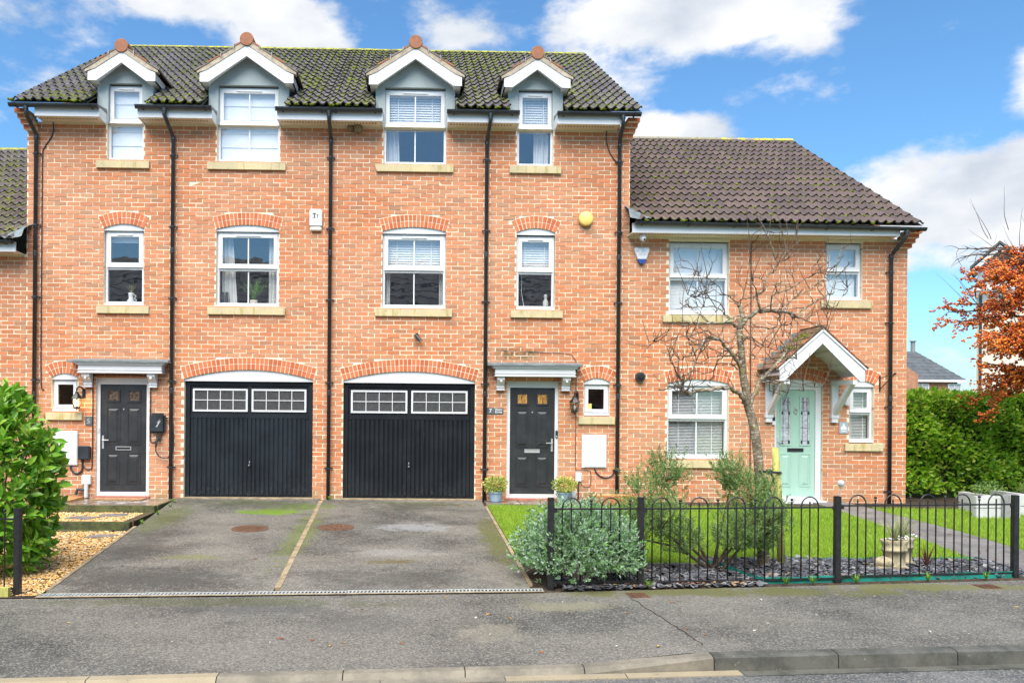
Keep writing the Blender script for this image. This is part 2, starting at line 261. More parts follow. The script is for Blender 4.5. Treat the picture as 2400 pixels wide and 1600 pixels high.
MAT['pale_grass'] = leafmat('pale_grass', [(0, (.22, .30, .10)), (.6, (.45, .46, .24)), (1, (.62, .58, .38))], .7, .3)
MAT['houseplant'] = leafmat('houseplant_leaf', [(0, (.10, .28, .05)), (1, (.25, .48, .10))], .5, .3)
MAT['weed'] = leafmat('weed_leaf', [(0, (.10, .28, .02)), (1, (.28, .44, .06))], .6, .3)
m = Mt('bark', .9, spec=.2); p = m.pos(); b = m.mix(m.mr(m.noise(p, 18, 5, .7, stretch=(1, 1, .4)), .35, .65), (.11, .08, .052), (.25, .195, .13)); b = m.mix(m.math('MULTIPLY', m.mr(m.noise(p, 9, 4), .52, .62), .5), b, (.21, .22, .06))
b = m.mix(m.math('MULTIPLY', m.mr(m.noise(p, 33, 4, .7, stretch=(.5, .5, 1.5)), .54, .62), .8), b, (.58, .55, .48)); m.col(b); m.bump(m.noise(p, 60, 5, .7), .7, .01); MAT['bark'] = m.m
MAT['twig'] = simple('dark_twig', (.09, .06, .04), .85, var=.4, scale=14); MAT['stem'] = simple('shrub_stem', (.13, .095, .06), .9, var=.3, scale=14); MAT['stake'] = simple('green_timber', (.38, .36, .10), .85, var=.25, scale=9, bump=.4, bscale=40, stretch=(4, 4, .5))
m = Mt('gravel', .65, spec=.4); r = m.rnd(); m.col(m.ramp(r, [(0, (.58, .31, .085)), (.2, (.70, .43, .15)), (.4, (.48, .24, .07)), (.55, (.74, .52, .25)), (.7, (.64, .37, .11)), (.82, (.82, .70, .50)), (.9, (.28, .16, .08)), (1, (.13, .10, .09))])); MAT['gravel'] = m.m
m = Mt('slate', .42, spec=.5); r = m.rnd(); m.col(m.ramp(r, [(0, (.03, .032, .038)), (.35, (.06, .063, .073)), (.65, (.105, .108, .125)), (.86, (.17, .175, .195)), (.95, (.32, .31, .31)), (1, (.24, .16, .09))])); MAT['slate'] = m.m
m = Mt('wet_timber', .3, spec=.5); p = m.pos(); m.col(m.mix(m.mr(m.noise(p, 4, 6, .7, stretch=(.4, 2, 2)), .35, .65), (.055, .045, .032), (.14, .10, .06))); m.bump(m.noise(p, 50, 4), .3, .005); MAT['timber'] = m.m
m = Mt('green_timber_face', .8, spec=.3); p = m.pos(); m.col(m.mix(m.mr(m.noise(p, 6, 6, .7), .35, .65), (.045, .048, .022), (.105, .11, .04))); m.bump(m.noise(p, 60, 4), .4, .006); MAT['sleeper'] = m.m
m = Mt('wet_slab', .16, spec=.6); p = m.pos(); f = m.noise(p, 4, 5); m.col(m.mix(m.mr(f, .35, .65), (.13, .10, .075), (.24, .19, .14))); m.rough(m.mr(m.noise(p, 5, 4), .4, .6, .08, .45)); MAT['slab'] = m.m
m = Mt('path_slab', .6, spec=.35); p = m.pos(); m.col(m.mix(m.mr(m.noise(p, 3, 6, .7), .35, .65), (.125, .115, .11), (.20, .185, .18))); m.bump(m.noise(p, 70, 4), .4, .006); MAT['path'] = m.m
MAT['stone_pot'] = simple('weathered_stone', (.36, .31, .20), .9, var=.4, scale=14, bump=.5, bscale=50); MAT['blue_pot'] = simple('blue_pot', (.26, .36, .46), .5, var=.12); MAT['terracotta'] = simple('orange_trough', (.62, .25, .10), .6, var=.15); MAT['white_pot'] = simple('white_pot', (.7, .7, .68), .6, var=.1); MAT['green_edge'] = simple('green_edging_plastic', (.012, .20, .155), .45, var=.45, scale=3); MAT['whitewash'] = simple('white_sleeper', (.48, .48, .47), .85, var=.1, scale=7, bump=.5, bscale=60); MAT['grey_post'] = simple('grey_post', (.22, .22, .22), .85, var=.2, scale=8)
MAT['flower'] = simple('white_flower', (.85, .85, .86), .6, var=.03); MAT['nest'] = simple('mud_nest', (.24, .17, .095), .95, var=.4, scale=40, bump=.9, bscale=90); MAT['mat_coir'] = simple('coir_mat', (.35, .19, .09), .95, var=.3, scale=30); MAT['far_render'] = simple('cream_render', (.68, .62, .50), .9, var=.06, scale=2); MAT['orange_board'] = simple('orange_board', (.40, .20, .075), .4, var=.2, scale=6); MAT['dry_leaf'] = leafmat('dry_leaf', [(0, (.20, .06, .03)), (.5, (.36, .15, .05)), (1, (.50, .36, .12))], .7, .1); MAT['white_chip'] = simple('pale_litter', (.7, .66, .55), .7, var=.2)

# ------------------------------------------------------------------ mesh helpers
ORG = {}
def tag(o, label=None, cat=None, group=None, kind=None):
    for k, v in (('label', label), ('category', cat), ('group', group), ('kind', kind)):
        if v: o[k] = v
    return o
def thing(name, loc, label, cat, group=None):
    o = bpy.data.objects.new(name, None); o.empty_display_size = .2; COL.objects.link(o); o.location = loc; ORG[o] = Vector(loc)
    return tag(o, label, cat, group)
class MB:
    def __init__(s): s.v = []; s.f = []
    def add(s, vs, fs):
        k = len(s.v); s.v += [tuple(q) for q in vs]; s.f += [tuple(i+k for i in q) for q in fs]; return s
    def poly(s, *p): return s.add(p, [tuple(range(len(p)))])
    def box(s, x0, x1, y0, y1, z0, z1):
        return s.add([(x0, y0, z0), (x1, y0, z0), (x1, y1, z0), (x0, y1, z0), (x0, y0, z1), (x1, y0, z1), (x1, y1, z1), (x0, y1, z1)],
                     [(0, 3, 2, 1), (4, 5, 6, 7), (0, 1, 5, 4), (1, 2, 6, 5), (2, 3, 7, 6), (3, 0, 4, 7)])
    def ring(s, x0, x1, z0, z1, w, y0, y1, wb=None, wt=None):
        """picture-frame of four bars in the XZ plane"""
        wb = w if wb is None else wb; wt = w if wt is None else wt
        s.box(x0, x0+w, y0, y1, z0, z1); s.box(x1-w, x1, y0, y1, z0, z1); s.box(x0+w, x1-w, y0, y1, z0, z0+wb); return s.box(x0+w, x1-w, y0, y1, z1-wt, z1)
    def prism(s, poly, ax, a, b):
        """2D polygon extruded along an axis: 'Y' takes (x,z), 'X' takes (y,z), 'Z' takes (x,y)"""
        f = {'Y': lambda p, t: (p[0], t, p[1]), 'X': lambda p, t: (t, p[0], p[1]), 'Z': lambda p, t: (p[0], p[1], t)}[ax]
        n = len(poly); vs = [f(p, a) for p in poly]+[f(p, b) for p in poly]; fs = [(i, (i+1) % n, (i+1) % n+n, i+n) for i in range(n)]
        tri = tessellate_polygon([[Vector((p[0], p[1], 0)) for p in poly]])
        fs += [tuple(t) for t in tri]+[tuple(q+n for q in reversed(t)) for t in tri]; return s.add(vs, fs)
    def tube(s, pts, r, n=8, cap=True):
        pts = [Vector(p) for p in pts]; m = len(pts); rr = r if isinstance(r, (list, tuple)) else [r]*m; vs = []; up = None
        for i, p in enumerate(pts):
            d = (pts[min(i+1, m-1)]-pts[max(i-1, 0)]).normalized()
            if up is None: up = d.orthogonal().normalized()
            up = (up-d*up.dot(d)); up = up.normalized() if up.length > 1e-5 else d.orthogonal().normalized(); sd = d.cross(up)
            vs += [p+(up*math.cos(2*PI*k/n)+sd*math.sin(2*PI*k/n))*rr[i] for k in range(n)]
        fs = [(i*n+k, i*n+(k+1) % n, (i+1)*n+(k+1) % n, (i+1)*n+k) for i in range(m-1) for k in range(n)]
        if cap: fs += [tuple(reversed(range(n))), tuple((m-1)*n+k for k in range(n))]
        return s.add(vs, fs)
    def lathe(s, c, prof, n=20, ax='Z'):
        c = Vector(c); vs = []
        for r, h in prof:
            for k in range(n):
                a = 2*PI*k/n; q = (r*math.cos(a), r*math.sin(a), h)
                if ax == 'Y': q = (q[0], q[2], q[1])
                vs.append(c+Vector(q))
        m = len(prof); fs = [(i*n+k, i*n+(k+1) % n, (i+1)*n+(k+1) % n, (i+1)*n+k) for i in range(m-1) for k in range(n)]
        fs += [tuple(reversed(range(n))), tuple((m-1)*n+k for k in range(n))]; return s.add(vs, fs)
    def ball(s, c, r, nu=10, nv=6, sc=(1, 1, 1)):
        prof = [(max(1e-4, r*math.sin(PI*i/nv)), -r*math.cos(PI*i/nv)) for i in range(nv+1)]; k = len(s.v); s.lathe((0, 0, 0), prof, nu)
        for i in range(k, len(s.v)): q = s.v[i]; s.v[i] = (c[0]+q[0]*sc[0], c[1]+q[1]*sc[1], c[2]+q[2]*sc[2])
        return s
    def build(s, name, mat, parent=None, smooth=False, bevel=0):
        me = bpy.data.meshes.new(name); o = bpy.data.objects.new(name, me); COL.objects.link(o)
        if parent is None:
            a = np.array(s.v); g = Vector(((a[:, 0].min()+a[:, 0].max())/2, (a[:, 1].min()+a[:, 1].max())/2, a[:, 2].min())); o.location = g
        else: o.parent = parent; g = ORG[parent]
        ORG[o] = g; me.from_pydata([(x-g.x, y-g.y, z-g.z) for x, y, z in s.v], [], s.f)
        me.materials.append(MAT[mat] if isinstance(mat, str) else mat); me.update()
        import bmesh
        b = bmesh.new(); b.from_mesh(me); bmesh.ops.recalc_face_normals(b, faces=b.faces)
        if bevel: bmesh.ops.bevel(b, geom=list(b.edges), offset=bevel, segments=2, affect='EDGES', clamp_overlap=True)
        b.to_mesh(me); b.free()
        if smooth: me.polygons.foreach_set('use_smooth', [True]*len(me.polygons))
        return o
def piece(name, me, parent, loc, rot=None, scale=None):
    """one more piece that shares its mesh; loc in world coordinates"""
    o = bpy.data.objects.new(name, me); COL.objects.link(o); o.parent = parent; o.location = Vector(loc)-ORG[parent]; ORG[o] = Vector(loc)
    if rot: o.rotation_euler = rot
    if scale: o.scale = scale
    return o
def box(name, mat, parent, *a, **k): return MB().box(*a).build(name, mat, parent, **k)
def raw_mesh(name, vs, fs, mat, smooth=False):
    me = bpy.data.meshes.new(name); me.from_pydata([tuple(v) for v in vs], [], [tuple(f) for f in fs]); me.materials.append(MAT[mat]); me.update()
    if smooth: me.polygons.foreach_set('use_smooth', [True]*len(me.polygons))
    return me
def bulk_mesh(name, V, F, mat, smooth=False):
    """V (n,3) float array, F (m,k) int array"""
    me = bpy.data.meshes.new(name); n, k = F.shape
    me.vertices.add(len(V)); me.vertices.foreach_set('co', V.astype(np.float32).ravel()); me.loops.add(n*k); me.loops.foreach_set('vertex_index', F.astype(np.int32).ravel())
    me.polygons.add(n); me.polygons.foreach_set('loop_start', np.arange(0, n*k, k, dtype=np.int32)); me.update(calc_edges=True); me.validate()
    me.polygons.foreach_set('use_smooth', [bool(smooth)]*n)
    me.materials.append(MAT[mat]); return me
def scatter(name, mat, pv, pf, mats, pos, parent=None, smooth=False):
    """many copies of a small shape joined into ONE mesh (used for stuff)"""
    pv = np.asarray(pv, float); pf = np.asarray(pf, int); k = len(pos)
    V = np.einsum('kij,vj->kvi', mats, pv)+pos[:, None, :]; F = pf[None]+(np.arange(k)*len(pv))[:, None, None]
    V = V.reshape(-1, 3); o = bpy.data.objects.new(name, None)
    g = ORG[parent] if parent else Vector((float(V[:, 0].mean()), float(V[:, 1].mean()), float(V[:, 2].min())))
    me = bulk_mesh(name, V-np.array(g), F.reshape(-1, pf.shape[1]), mat, smooth); bpy.data.objects.remove(o)
    o = bpy.data.objects.new(name, me); COL.objects.link(o); ORG[o] = g
    if parent: o.parent = parent
    else: o.location = g
    return o
def rot_rand(k, rng, tilt=PI):
    """k random rotation matrices; tilt limits the lean away from +Z"""
    a = rng.uniform(0, 2*PI, k); b = rng.uniform(0, tilt, k); c = rng.uniform(0, 2*PI, k)
    return rz(c) @ rx(b) @ rz(a)
def rz(a): c, s = np.cos(a), np.sin(a); o = np.zeros_like(a); i = o+1; return np.stack([np.stack([c, -s, o], -1), np.stack([s, c, o], -1), np.stack([o, o, i], -1)], -2)
def rx(a): c, s = np.cos(a), np.sin(a); o = np.zeros_like(a); i = o+1; return np.stack([np.stack([i, o, o], -1), np.stack([o, c, -s], -1), np.stack([o, s, c], -1)], -2)
def lettering(parent, txt, x, z, y, size, mat, align='LEFT', name='lettering', serif=False):
    c = bpy.data.curves.new(name, 'FONT'); c.body = txt; c.size = size; c.align_x = align; c.extrude = .0012; c.space_line = .8
    t = bpy.data.objects.new(name+'_tmp', c); COL.objects.link(t); bpy.context.view_layer.update()
    me = bpy.data.meshes.new_from_object(t.evaluated_get(bpy.context.evaluated_depsgraph_get())); bpy.data.objects.remove(t); me.materials.clear(); me.materials.append(MAT[mat])
    return piece(name, me, parent, (x, y, z), (R(90), 0, 0))
def gz(y): return .0445*min(0, y)

# ------------------------------------------------------------------ houses: brickwork
def brick_variants():
    out = []
    for i in range(6):
        b = MB().box(-.1065, .1065, 0, .10, -.0315, .0315); j = random.Random(i)
        vs = [(x+j.uniform(-.003, .003), y+(j.uniform(-.0025, .0025) if y == 0 else 0), z+j.uniform(-.0025, .0025)) for x, y, z in b.v]
        out.append(raw_mesh('brick', vs, b.f, 'brick'))
    return out
BRICKS = brick_variants()
def arch_geo(o):
    w = (o['x1']-o['x0'])/2; r = o['rise']; Rr = (w*w+r*r)/(2*r); return (o['x0']+o['x1'])/2, o['z1']-(Rr-r), Rr, math.asin(w/Rr)   # z1 is the springing
def hole_poly(o):
    p = [(o['x0'], o['z0']), (o['x1'], o['z0'])]
    if o.get('rise'):
        cx, cz, Rr, th = arch_geo(o); p += [(cx+Rr*math.sin(th*(1-2*i/16)), cz+Rr*math.cos(th*(1-2*i/16))) for i in range(17)]
    else: p += [(o['x1'], o['z1']), (o['x0'], o['z1'])]
    return p
def blocked(o, z):
    if o['z0'] < z < o['z1']: return (o['x0'], o['x1'])
    if o.get('rise') and z >= o['z1']:
        cx, cz, Rr, th = arch_geo(o); R2 = Rr+.222; d = z-cz
        if d >= R2: return None
        h = min(math.sqrt(R2*R2-d*d), d*math.tan(th)+.008); return (cx-h, cx+h)
    return None
def front_wall(house, x0, x1, z0, z1, holes, toothing=0, seed=1):
    """mortar bed with real openings, and every brick laid on it"""
    loops = [[Vector((x0, z0, 0)), Vector((x1, z0, 0)), Vector((x1, z1, 0)), Vector((x0, z1, 0))]]+[[Vector((a, b, 0)) for a, b in hole_poly(o)] for o in holes]
    b = MB(); vs = [q for l in loops for q in l]; b.add([(q.x, .005, q.y) for q in vs], [tuple(t) for t in tessellate_polygon(loops)])
    for l in loops[1:]:
        n = len(l)
        for i in range(n):
            p, q = l[i], l[(i+1) % n]; b.poly((p.x, .005, p.y), (q.x, .005, q.y), (q.x, .24, q.y), (p.x, .24, p.y))
    wall = b.build('wall', 'mortar', house)
    rg = random.Random(seed); full = []; rest = []
    k0 = math.ceil((z0+.004)/.075)
    for k in range(k0, int(z1/.075)+1):
        zc = k*.075-.0375+.004
        if zc+.0325 > z1+.02 or zc-.0325 < z0-.02: continue
        bl = sorted([s for s in (blocked(o, zc) for o in holes) if s]); spans = []; a = x0
        for s in bl:
            if s[0] > a: spans.append((a, s[0]))
            a = max(a, s[1])
        if a < x1: spans.append((a, x1))
        off = (k % 2)*.1125
        for sa, sb in spans:
            i = math.floor((sa-off)/.225)
            while i*.225+off < sb:
                l = max(i*.225+off+.006, sa+(.002 if sa > x0+.001 else .002)); h = min((i+1)*.225+off-.006, sb-.002); i += 1
                if h-l < .035: continue
                (full if h-l > .2129 else rest).append(((l+h)/2, zc, h-l, rg.uniform(-.0035, .003)))
    full.sort(key=lambda q: (q[0])**2+(q[1]-1.55)**2)
    for (x, z, w, dy) in full[:300]: piece('brick', rg.choice(BRICKS), wall, (x, dy, z))
    rest += full[300:]
    u = np.array([(-.5, 0, -.0315), (.5, 0, -.0315), (.5, .1, -.0315), (-.5, .1, -.0315), (-.5, 0, .0315), (.5, 0, .0315), (.5, .1, .0315), (-.5, .1, .0315)])
    q = np.array(rest); n = len(q); V = np.repeat(u[None], n, 0)*np.stack([q[:, 2], np.ones(n), np.ones(n)], -1)[:, None, :]
    V[:, :, 0] += RNG.uniform(-.003, .003, (n, 8)); V[:, :, 2] += RNG.uniform(-.0025, .0025, (n, 8)); V[:, [0, 1, 4, 5], 1] += RNG.uniform(-.0025, .0025, (n, 4))
    V += np.stack([q[:, 0], q[:, 3], q[:, 1]], -1)[:, None, :]
    F = np.array([(0, 3, 2, 1), (4, 5, 6, 7), (0, 1, 5, 4), (1, 2, 6, 5), (2, 3, 7, 6), (3, 0, 4, 7)]); F = (F[None]+(np.arange(n)*8)[:, None, None]).reshape(-1, 4)
    me = bulk_mesh('brick_courses', V.reshape(-1, 3)-np.array(ORG[house]), F, 'brick'); o = bpy.data.objects.new('brick_courses', me); COL.objects.link(o); o.parent = wall; ORG[o] = ORG[house]; o['kind'] = 'stuff'
    return wall
def arch(house, o):
    """two rings of bricks on edge over an arched opening"""
    cx, cz, Rr, th = arch_geo(o)
    b = MB(); N = 14
    for i in range(N):
        a0, a1 = -th+2*th*i/N, -th+2*th*(i+1)/N; P = lambda a, r: (cx+r*math.sin(a), -.001, cz+r*math.cos(a))
        b.poly(P(a0, Rr), P(a0, Rr+.222), P(a1, Rr+.222), P(a1, Rr))
    bed = b.build('arch', 'mortar', house); n = max(7, round(2*th*(Rr+.1)/.0755)); n += 1-n % 2
    for ring in (0, 1):
        ra = Rr+.003+ring*.111; rb = ra+.100; da = th/n-.0056/ra; db = th/n-.0056/rb
        me = raw_mesh('arch_brick', [(ra*math.sin(-da), 0, ra*math.cos(da)), (ra*math.sin(da), 0, ra*math.cos(da)), (rb*math.sin(db), 0, rb*math.cos(db)), (rb*math.sin(-db), 0, rb*math.cos(db)),
                      (ra*math.sin(-da), .1, ra*math.cos(da)), (ra*math.sin(da), .1, ra*math.cos(da)), (rb*math.sin(db), .1, rb*math.cos(db)), (rb*math.sin(-db), .1, rb*math.cos(db))],
                     [(0, 1, 2, 3), (7, 6, 5, 4), (0, 4, 5, 1), (1, 5, 6, 2), (2, 6, 7, 3), (3, 7, 4, 0)], 'arch_brick')
        for i in range(n): piece('arch_brick', me, bed, (cx, -.006+random.uniform(-.002, .002), cz), (0, -th+2*th*(i+.5)/n, 0))
    # pale panel that fills the head of the arch
    p = [(o['x0']+.004, o['z1']-.035), (o['x1']-.004, o['z1']-.035)]+[(cx+(Rr-.003)*math.sin(th*(1-2*i/16)), cz+(Rr-.003)*math.cos(th*(1-2*i/16))) for i in range(17)]
    MB().prism(p, 'Y', .022, .075).build('arch_panel', 'white', house)
def sill(house, x0, x1, z1, h=.135):
    MB().prism([(-.05, z1-h), (.12, z1-h), (.12, z1), (-.05, z1-.012)], 'X', x0, x1).build('window_sill', 'sill', house)

# ------------------------------------------------------------------ windows and doors
def window(house, x0, x1, z0, z1, zr=None, bar=True, vent=True, y=.075, mull=None, fill=None, horn=.03, label=None):
    """white casement: opening light on top, fixed light below; zr is the middle of the meeting rail"""
    fr = MB(); fr.ring(x0, x1, z0, z1, .040, y, y+.07, wb=.06); w = fr
    zc = (x0+x1)/2
    if zr: fr.box(x0+.04, x1-.04, y+.004, y+.07, zr-.055, zr+.005)
    w = fr.build('window', 'white', house)
    if label: w['label'] = label
    MB().prism([(y-.045, z0-.012), (y+.03, z0-.012), (y+.03, z0+.03), (y-.002, z0+.03), (y-.045, z0+.012)], 'X', x0-horn, x1+horn).build('window_cill', 'white', w)
    panes = []
    if zr:
        c = MB().ring(x0+.032, x1-.032, zr-.005, z1-.032, .062, y-.018, y+.03, wb=.072); c.build('casement', 'white', w)
        MB().prism([(y-.032, zr-.012), (y-.018, zr-.012), (y-.018, zr+.03)], 'X', x0+.03, x1-.03).build('drip_bar', 'white', w)
        panes = [(x0+.09, x1-.09, zr+.062, z1-.09, y+.005), (x0+.038, x1-.038, z0+.058, zr-.053, y+.03)]
    else:
        c = MB().ring(x0+.03, x1-.03, z0+.05, z1-.03, .055, y-.018, y+.03); c.build('casement', 'white', w); panes = [(x0+.08, x1-.08, z0+.10, z1-.08, y+.005)]
    for a, b_, c_, d, yy in panes:
        MB().poly((a, yy, c_), (b_, yy, c_), (b_, yy, d), (a, yy, d)).build('pane', 'glass', w)
        if bar: box('glazing_bar', 'white', w, zc-.011, zc+.011, yy-.006, yy-.001, c_, d)
    if vent:
        t = .16 if x1-x0 > .8 else .13; box('trickle_vent', 'white', w, zc-(x1-x0)*.2, zc+(x1-x0)*.2, y-.034, y-.017, z1-.068, z1-.045)
    if fill: fill(w, x0+.045, x1-.045, z0+.06, z1-.04, zr, y+.09)
    return w
def slats(w, x0, x1, za, zb, y, pitch=.043, width=.046, tilt=62, mat='blind'):
    b = MB(); z = zb-.05; c, s = math.cos(R(tilt)), math.sin(R(tilt)); b.box(x0, x1, y-.02, y+.03, zb-.04, zb)
    while z > za:
        b.prism([(y-width/2*c, z-width/2*s), (y-width/2*c, z-width/2*s+.0025), (y+width/2*c, z+width/2*s+.0025), (y+width/2*c, z+width/2*s)], 'X', x0, x1); z -= pitch
    b.box(x0, x1, y-.02, y+.02, za-.01, za+.012)
    for k in (.2, .8): xx = x0+(x1-x0)*k; b.box(xx-.006, xx+.006, y-width*.55, y-width*.55+.001, za, zb)
    return b.build('blind', mat, w)
def cloth(w, x0, x1, z0, z1, y, name='curtain', amp=.025, folds=5, mat='curtain', lean=0):
    n = folds*8; vs = []; fs = []
    for j, z in enumerate((z0, (z0+z1)/2, z1)):
        for i in range(n+1):
            t = i/n; vs.append((x0+(x1-x0)*t+lean*(1-j/2)*t, y+amp*math.sin(t*folds*2*PI+.6*math.sin(5*t)), z))
    for j in (0, 1):
        for i in range(n): k = j*(n+1)+i; fs.append((k, k+1, k+n+2, k+n+1))
    return MB().add(vs, fs).build(name, mat, w, smooth=True)
def f_roman(w, x0, x1, z0, z1, zr, y):
    b = MB(); n = 5; y -= .018
    for i in range(n):
        za, zb = z0+(z1-z0)*i/n, z0+(z1-z0)*(i+1)/n; b.prism([(y, za-.012), (y+.006, za-.012), (y+.02, zb), (y+.014, zb)], 'X', x0, x1)
    b.build('blind', 'blind', w)
def f_top_slats(cur):
    def g(w, x0, x1, z0, z1, zr, y):
        slats(w, x0, x1, zr+.0, z1, y+.03)
        for a, b in cur: cloth(w, x0+(x1-x0)*a, x0+(x1-x0)*b, z0-.02, zr, y+.09, folds=3)
    return g
def f_fine(w, x0, x1, z0, z1, zr, y): slats(w, x0, x1, z0-.02, z1, y+.02, .026, .029, 72)
def f_open(w, x0, x1, z0, z1, zr, y): slats(w, x0, x1, z0-.02, z1, y+.02, .027, .027, 26)
def panel_door(house, x0, x1, z0, z1, mat, fw, y=.07, handle_left=True, lights='obscure', fr=(.055, .055)):
    d = MB(); fl, frr = fr
    d.box(x0, x0+fl, y-.02, y+.07, z0, z1); d.box(x1-frr, x1, y-.02, y+.07, z0, z1); d.box(x0+fl, x1-frr, y-.02, y+.07, z1-fw, z1); d.box(x0+fl, x1-frr, y-.04, y+.07, z0, z0+.065)
    f = d.build('door_frame', 'white', house)
    a, b, c, e = x0+fl+.003, x1-frr-.003, z0+.068, z1-fw-.003; W_, H_ = b-a, e-c
    leaf = MB().box(a, b, y, y+.044, c, e).build('door', mat, house)
    def mould(u0, u1, v0, v1):
        X0, X1, Z0, Z1 = a+W_*u0, a+W_*u1, c+H_*v0, c+H_*v1; m = .035
        q = MB(); q.ring(X0, X1, Z0, Z1, .014, y-.008, y)
        # raised field with sloping edges
        q.add([(X0+.03, y-.0005, Z0+.03), (X1-.03, y-.0005, Z0+.03), (X1-.03, y-.0005, Z1-.03), (X0+.03, y-.0005, Z1-.03), (X0+.03+m, y-.014, Z0+.03+m), (X1-.03-m, y-.014, Z0+.03+m), (X1-.03-m, y-.014, Z1-.03-m), (X0+.03+m, y-.014, Z1-.03-m)],
              [(4, 5, 6, 7), (0, 1, 5, 4), (1, 2, 6, 5), (2, 3, 7, 6), (3, 0, 4, 7)])
        q.build('door_panel', mat, leaf)
    return leaf, (a, b, c, e), mould, f
def lever(leaf, x, z, y, side, mat='chrome'):
    b = MB().box(x-.016, x+.016, y-.012, y, z-.13, z+.10); b.tube([(x, y-.012, z+.02), (x, y-.05, z+.02), (x+side*.11, y-.052, z+.02)], .009, 8); b.lathe((x, y-.012, z-.07), [(.008, -.006), (.008, .0)], 8, 'Y'); return b.build('door_handle', mat, leaf)
def letterbox(leaf, x, z, y, w=.27, mat='chrome', slot=True):
    b = MB().ring(x-w/2, x+w/2, z-.032, z+.032, .012, y-.012, y); o = b.build('letter_box', mat, leaf)
    box('letter_flap', 'dark' if slot else mat, leaf, x-w/2+.012, x+w/2-.012, y-.006, y-.001, z-.02, z+.02); return o
def six_panel(house, x0, x1, z0, z1, left, lights, slot):
    leaf, (a, b, c, e), mould, f = panel_door(house, x0, x1, z0, z1, 'door', .115)
    y = .07; W_, H_ = b-a, e-c
    for u0, u1, mt in ((.13, .42, lights[0]), (.58, .87, lights[1])):
        X0, X1, Z0, Z1 = a+W_*u0, a+W_*u1, c+H_*.835, c+H_*.955
        MB().ring(X0, X1, Z0, Z1, .03, y-.014, y).build('light_frame', 'door', leaf); box('door_light', mt, leaf, X0+.03, X1-.03, y-.004, y-.001, Z0+.03, Z1-.03)
        mould(u0, u1, .44, .79); mould(u0, u1, .07, .36)
    lever(leaf, a+.045 if left else b-.045, c+H_*.47, y, 1 if left else -1); letterbox(leaf, (a+b)/2, c+H_*.405, y, .27, slot=slot)
    MB().lathe(((a+b)/2, y-.001, c+H_*.77), [(.013, -.006), (.013, 0)], 10, 'Y').build('spy_hole', 'chrome', leaf)
    box('door_step', 'red_tile', house, x0-.03, x1+.03, -.06, .16, z0-.035, z0)
def garage_door(house, x0, x1, z0, z1, mat, hx):
    y = .11; f = MB().ring(x0+.004, x1-.004, z0, z1, .07, y-.02, y+.08, wb=.012); f.build('garage_frame', mat, house)
    a, b, c, e = x0+.08, x1-.08, z0+.015, z1-.075; g = MB().box(a, b, y+.012, y+.04, c, e)
    leaf = g.build('garage_door', mat, house); mid = (a+b)/2
    zt = c+(e-c)*.765      # foot of the lights
    box('middle_rail', mat, leaf, mid-.03, mid+.03, y-.006, y+.012, c, e); box('lock_rail', mat, leaf, a, b, y-.003, y+.012, zt-.115, zt-.03)
    for s0, s1 in ((a+.05, mid-.03), (mid+.03, b-.05)):
        n = 12; st = (s1-s0)/n
        for i in range(n):
            q = s0+st*i; MB().prism([(q+.004, y+.012), (q+.016, y-.004), (q+st-.016, y-.004), (q+st-.004, y+.012)], 'Z', c+.02, zt-.12).build('board', mat, leaf)
    ztop = e-.055
    for u0, u1 in ((a+.045, mid-.035), (mid+.035, b-.045)):
        fr = MB().ring(u0, u1, zt, ztop, .032, y-.018, y+.012); gf = fr.build('garage_window', 'white', leaf)
        pw = (u1-u0-.064)/4; ph = (ztop-zt-.064)/2
        # level three is the deepest: bars and panes belong to the door leaf
        for i in range(4):
            for j in range(2):
                xa, za = u0+.032+pw*i, zt+.032+ph*j; box('garage_pane', 'glass_pane_dark', leaf, xa+.004, xa+pw-.004, y-.002, y+.004, za+.004, za+ph-.004)
        for i in (1, 2, 3): box('glazing_bar', 'white', leaf, u0+.032+pw*i-.006, u0+.032+pw*i+.006, y-.013, y+.006, zt+.032, ztop-.032)
        box('glazing_bar', 'white', leaf, u0+.032, u1-.032, y-.0145, y+.005, zt+.032+ph-.006, zt+.032+ph+.006)
    h = MB().lathe((hx, y-.05, z0+.56), [(.01, -.004), (.026, 0), (.026, .025), (.014, .045)], 12, 'Y'); h.build('knob', 'black', leaf, smooth=True)
    k = MB().box(hx-.008, hx+.008, y-.062, y-.05, z0+.553, z0+.567); k.box(hx-.006, hx+.006, y-.016, y-.006, z0+.60, z0+.635); k.build('lock', 'chrome', leaf)
    box('threshold', 'edging', house, x0-.03, x1+.03, -.10, .2, z0-.06, z0-.002)
MAT['glass_pane_dark'] = simple('smoked_acrylic', (.062, .062, .064), .3, var=.2, scale=20)
MAT['tile_nose'] = simple('shaded_weathered_tile_edge', (.035, .032, .022), .95, var=.5, scale=20); MAT['tile_porch'] = simple('porch_tile', (.15, .095, .06), .85, var=.5, scale=12, bump=.4, bscale=50)  # tile nose: shade under each course painted into the edge colour, along with dirt
MAT['hedge_core'] = simple('hedge_shade', (.03, .045, .012), .95, var=.4, scale=8); MAT['pale_stem'] = simple('pale_stem', (.38, .33, .27), .9, var=.2); MAT['arch_brick_far'] = simple('far_brick', (.36, .17, .10), .9, var=.2, scale=3); MAT['tile_dark'] = simple('dark_tile', (.24, .24, .25), .8, var=.3, scale=3)

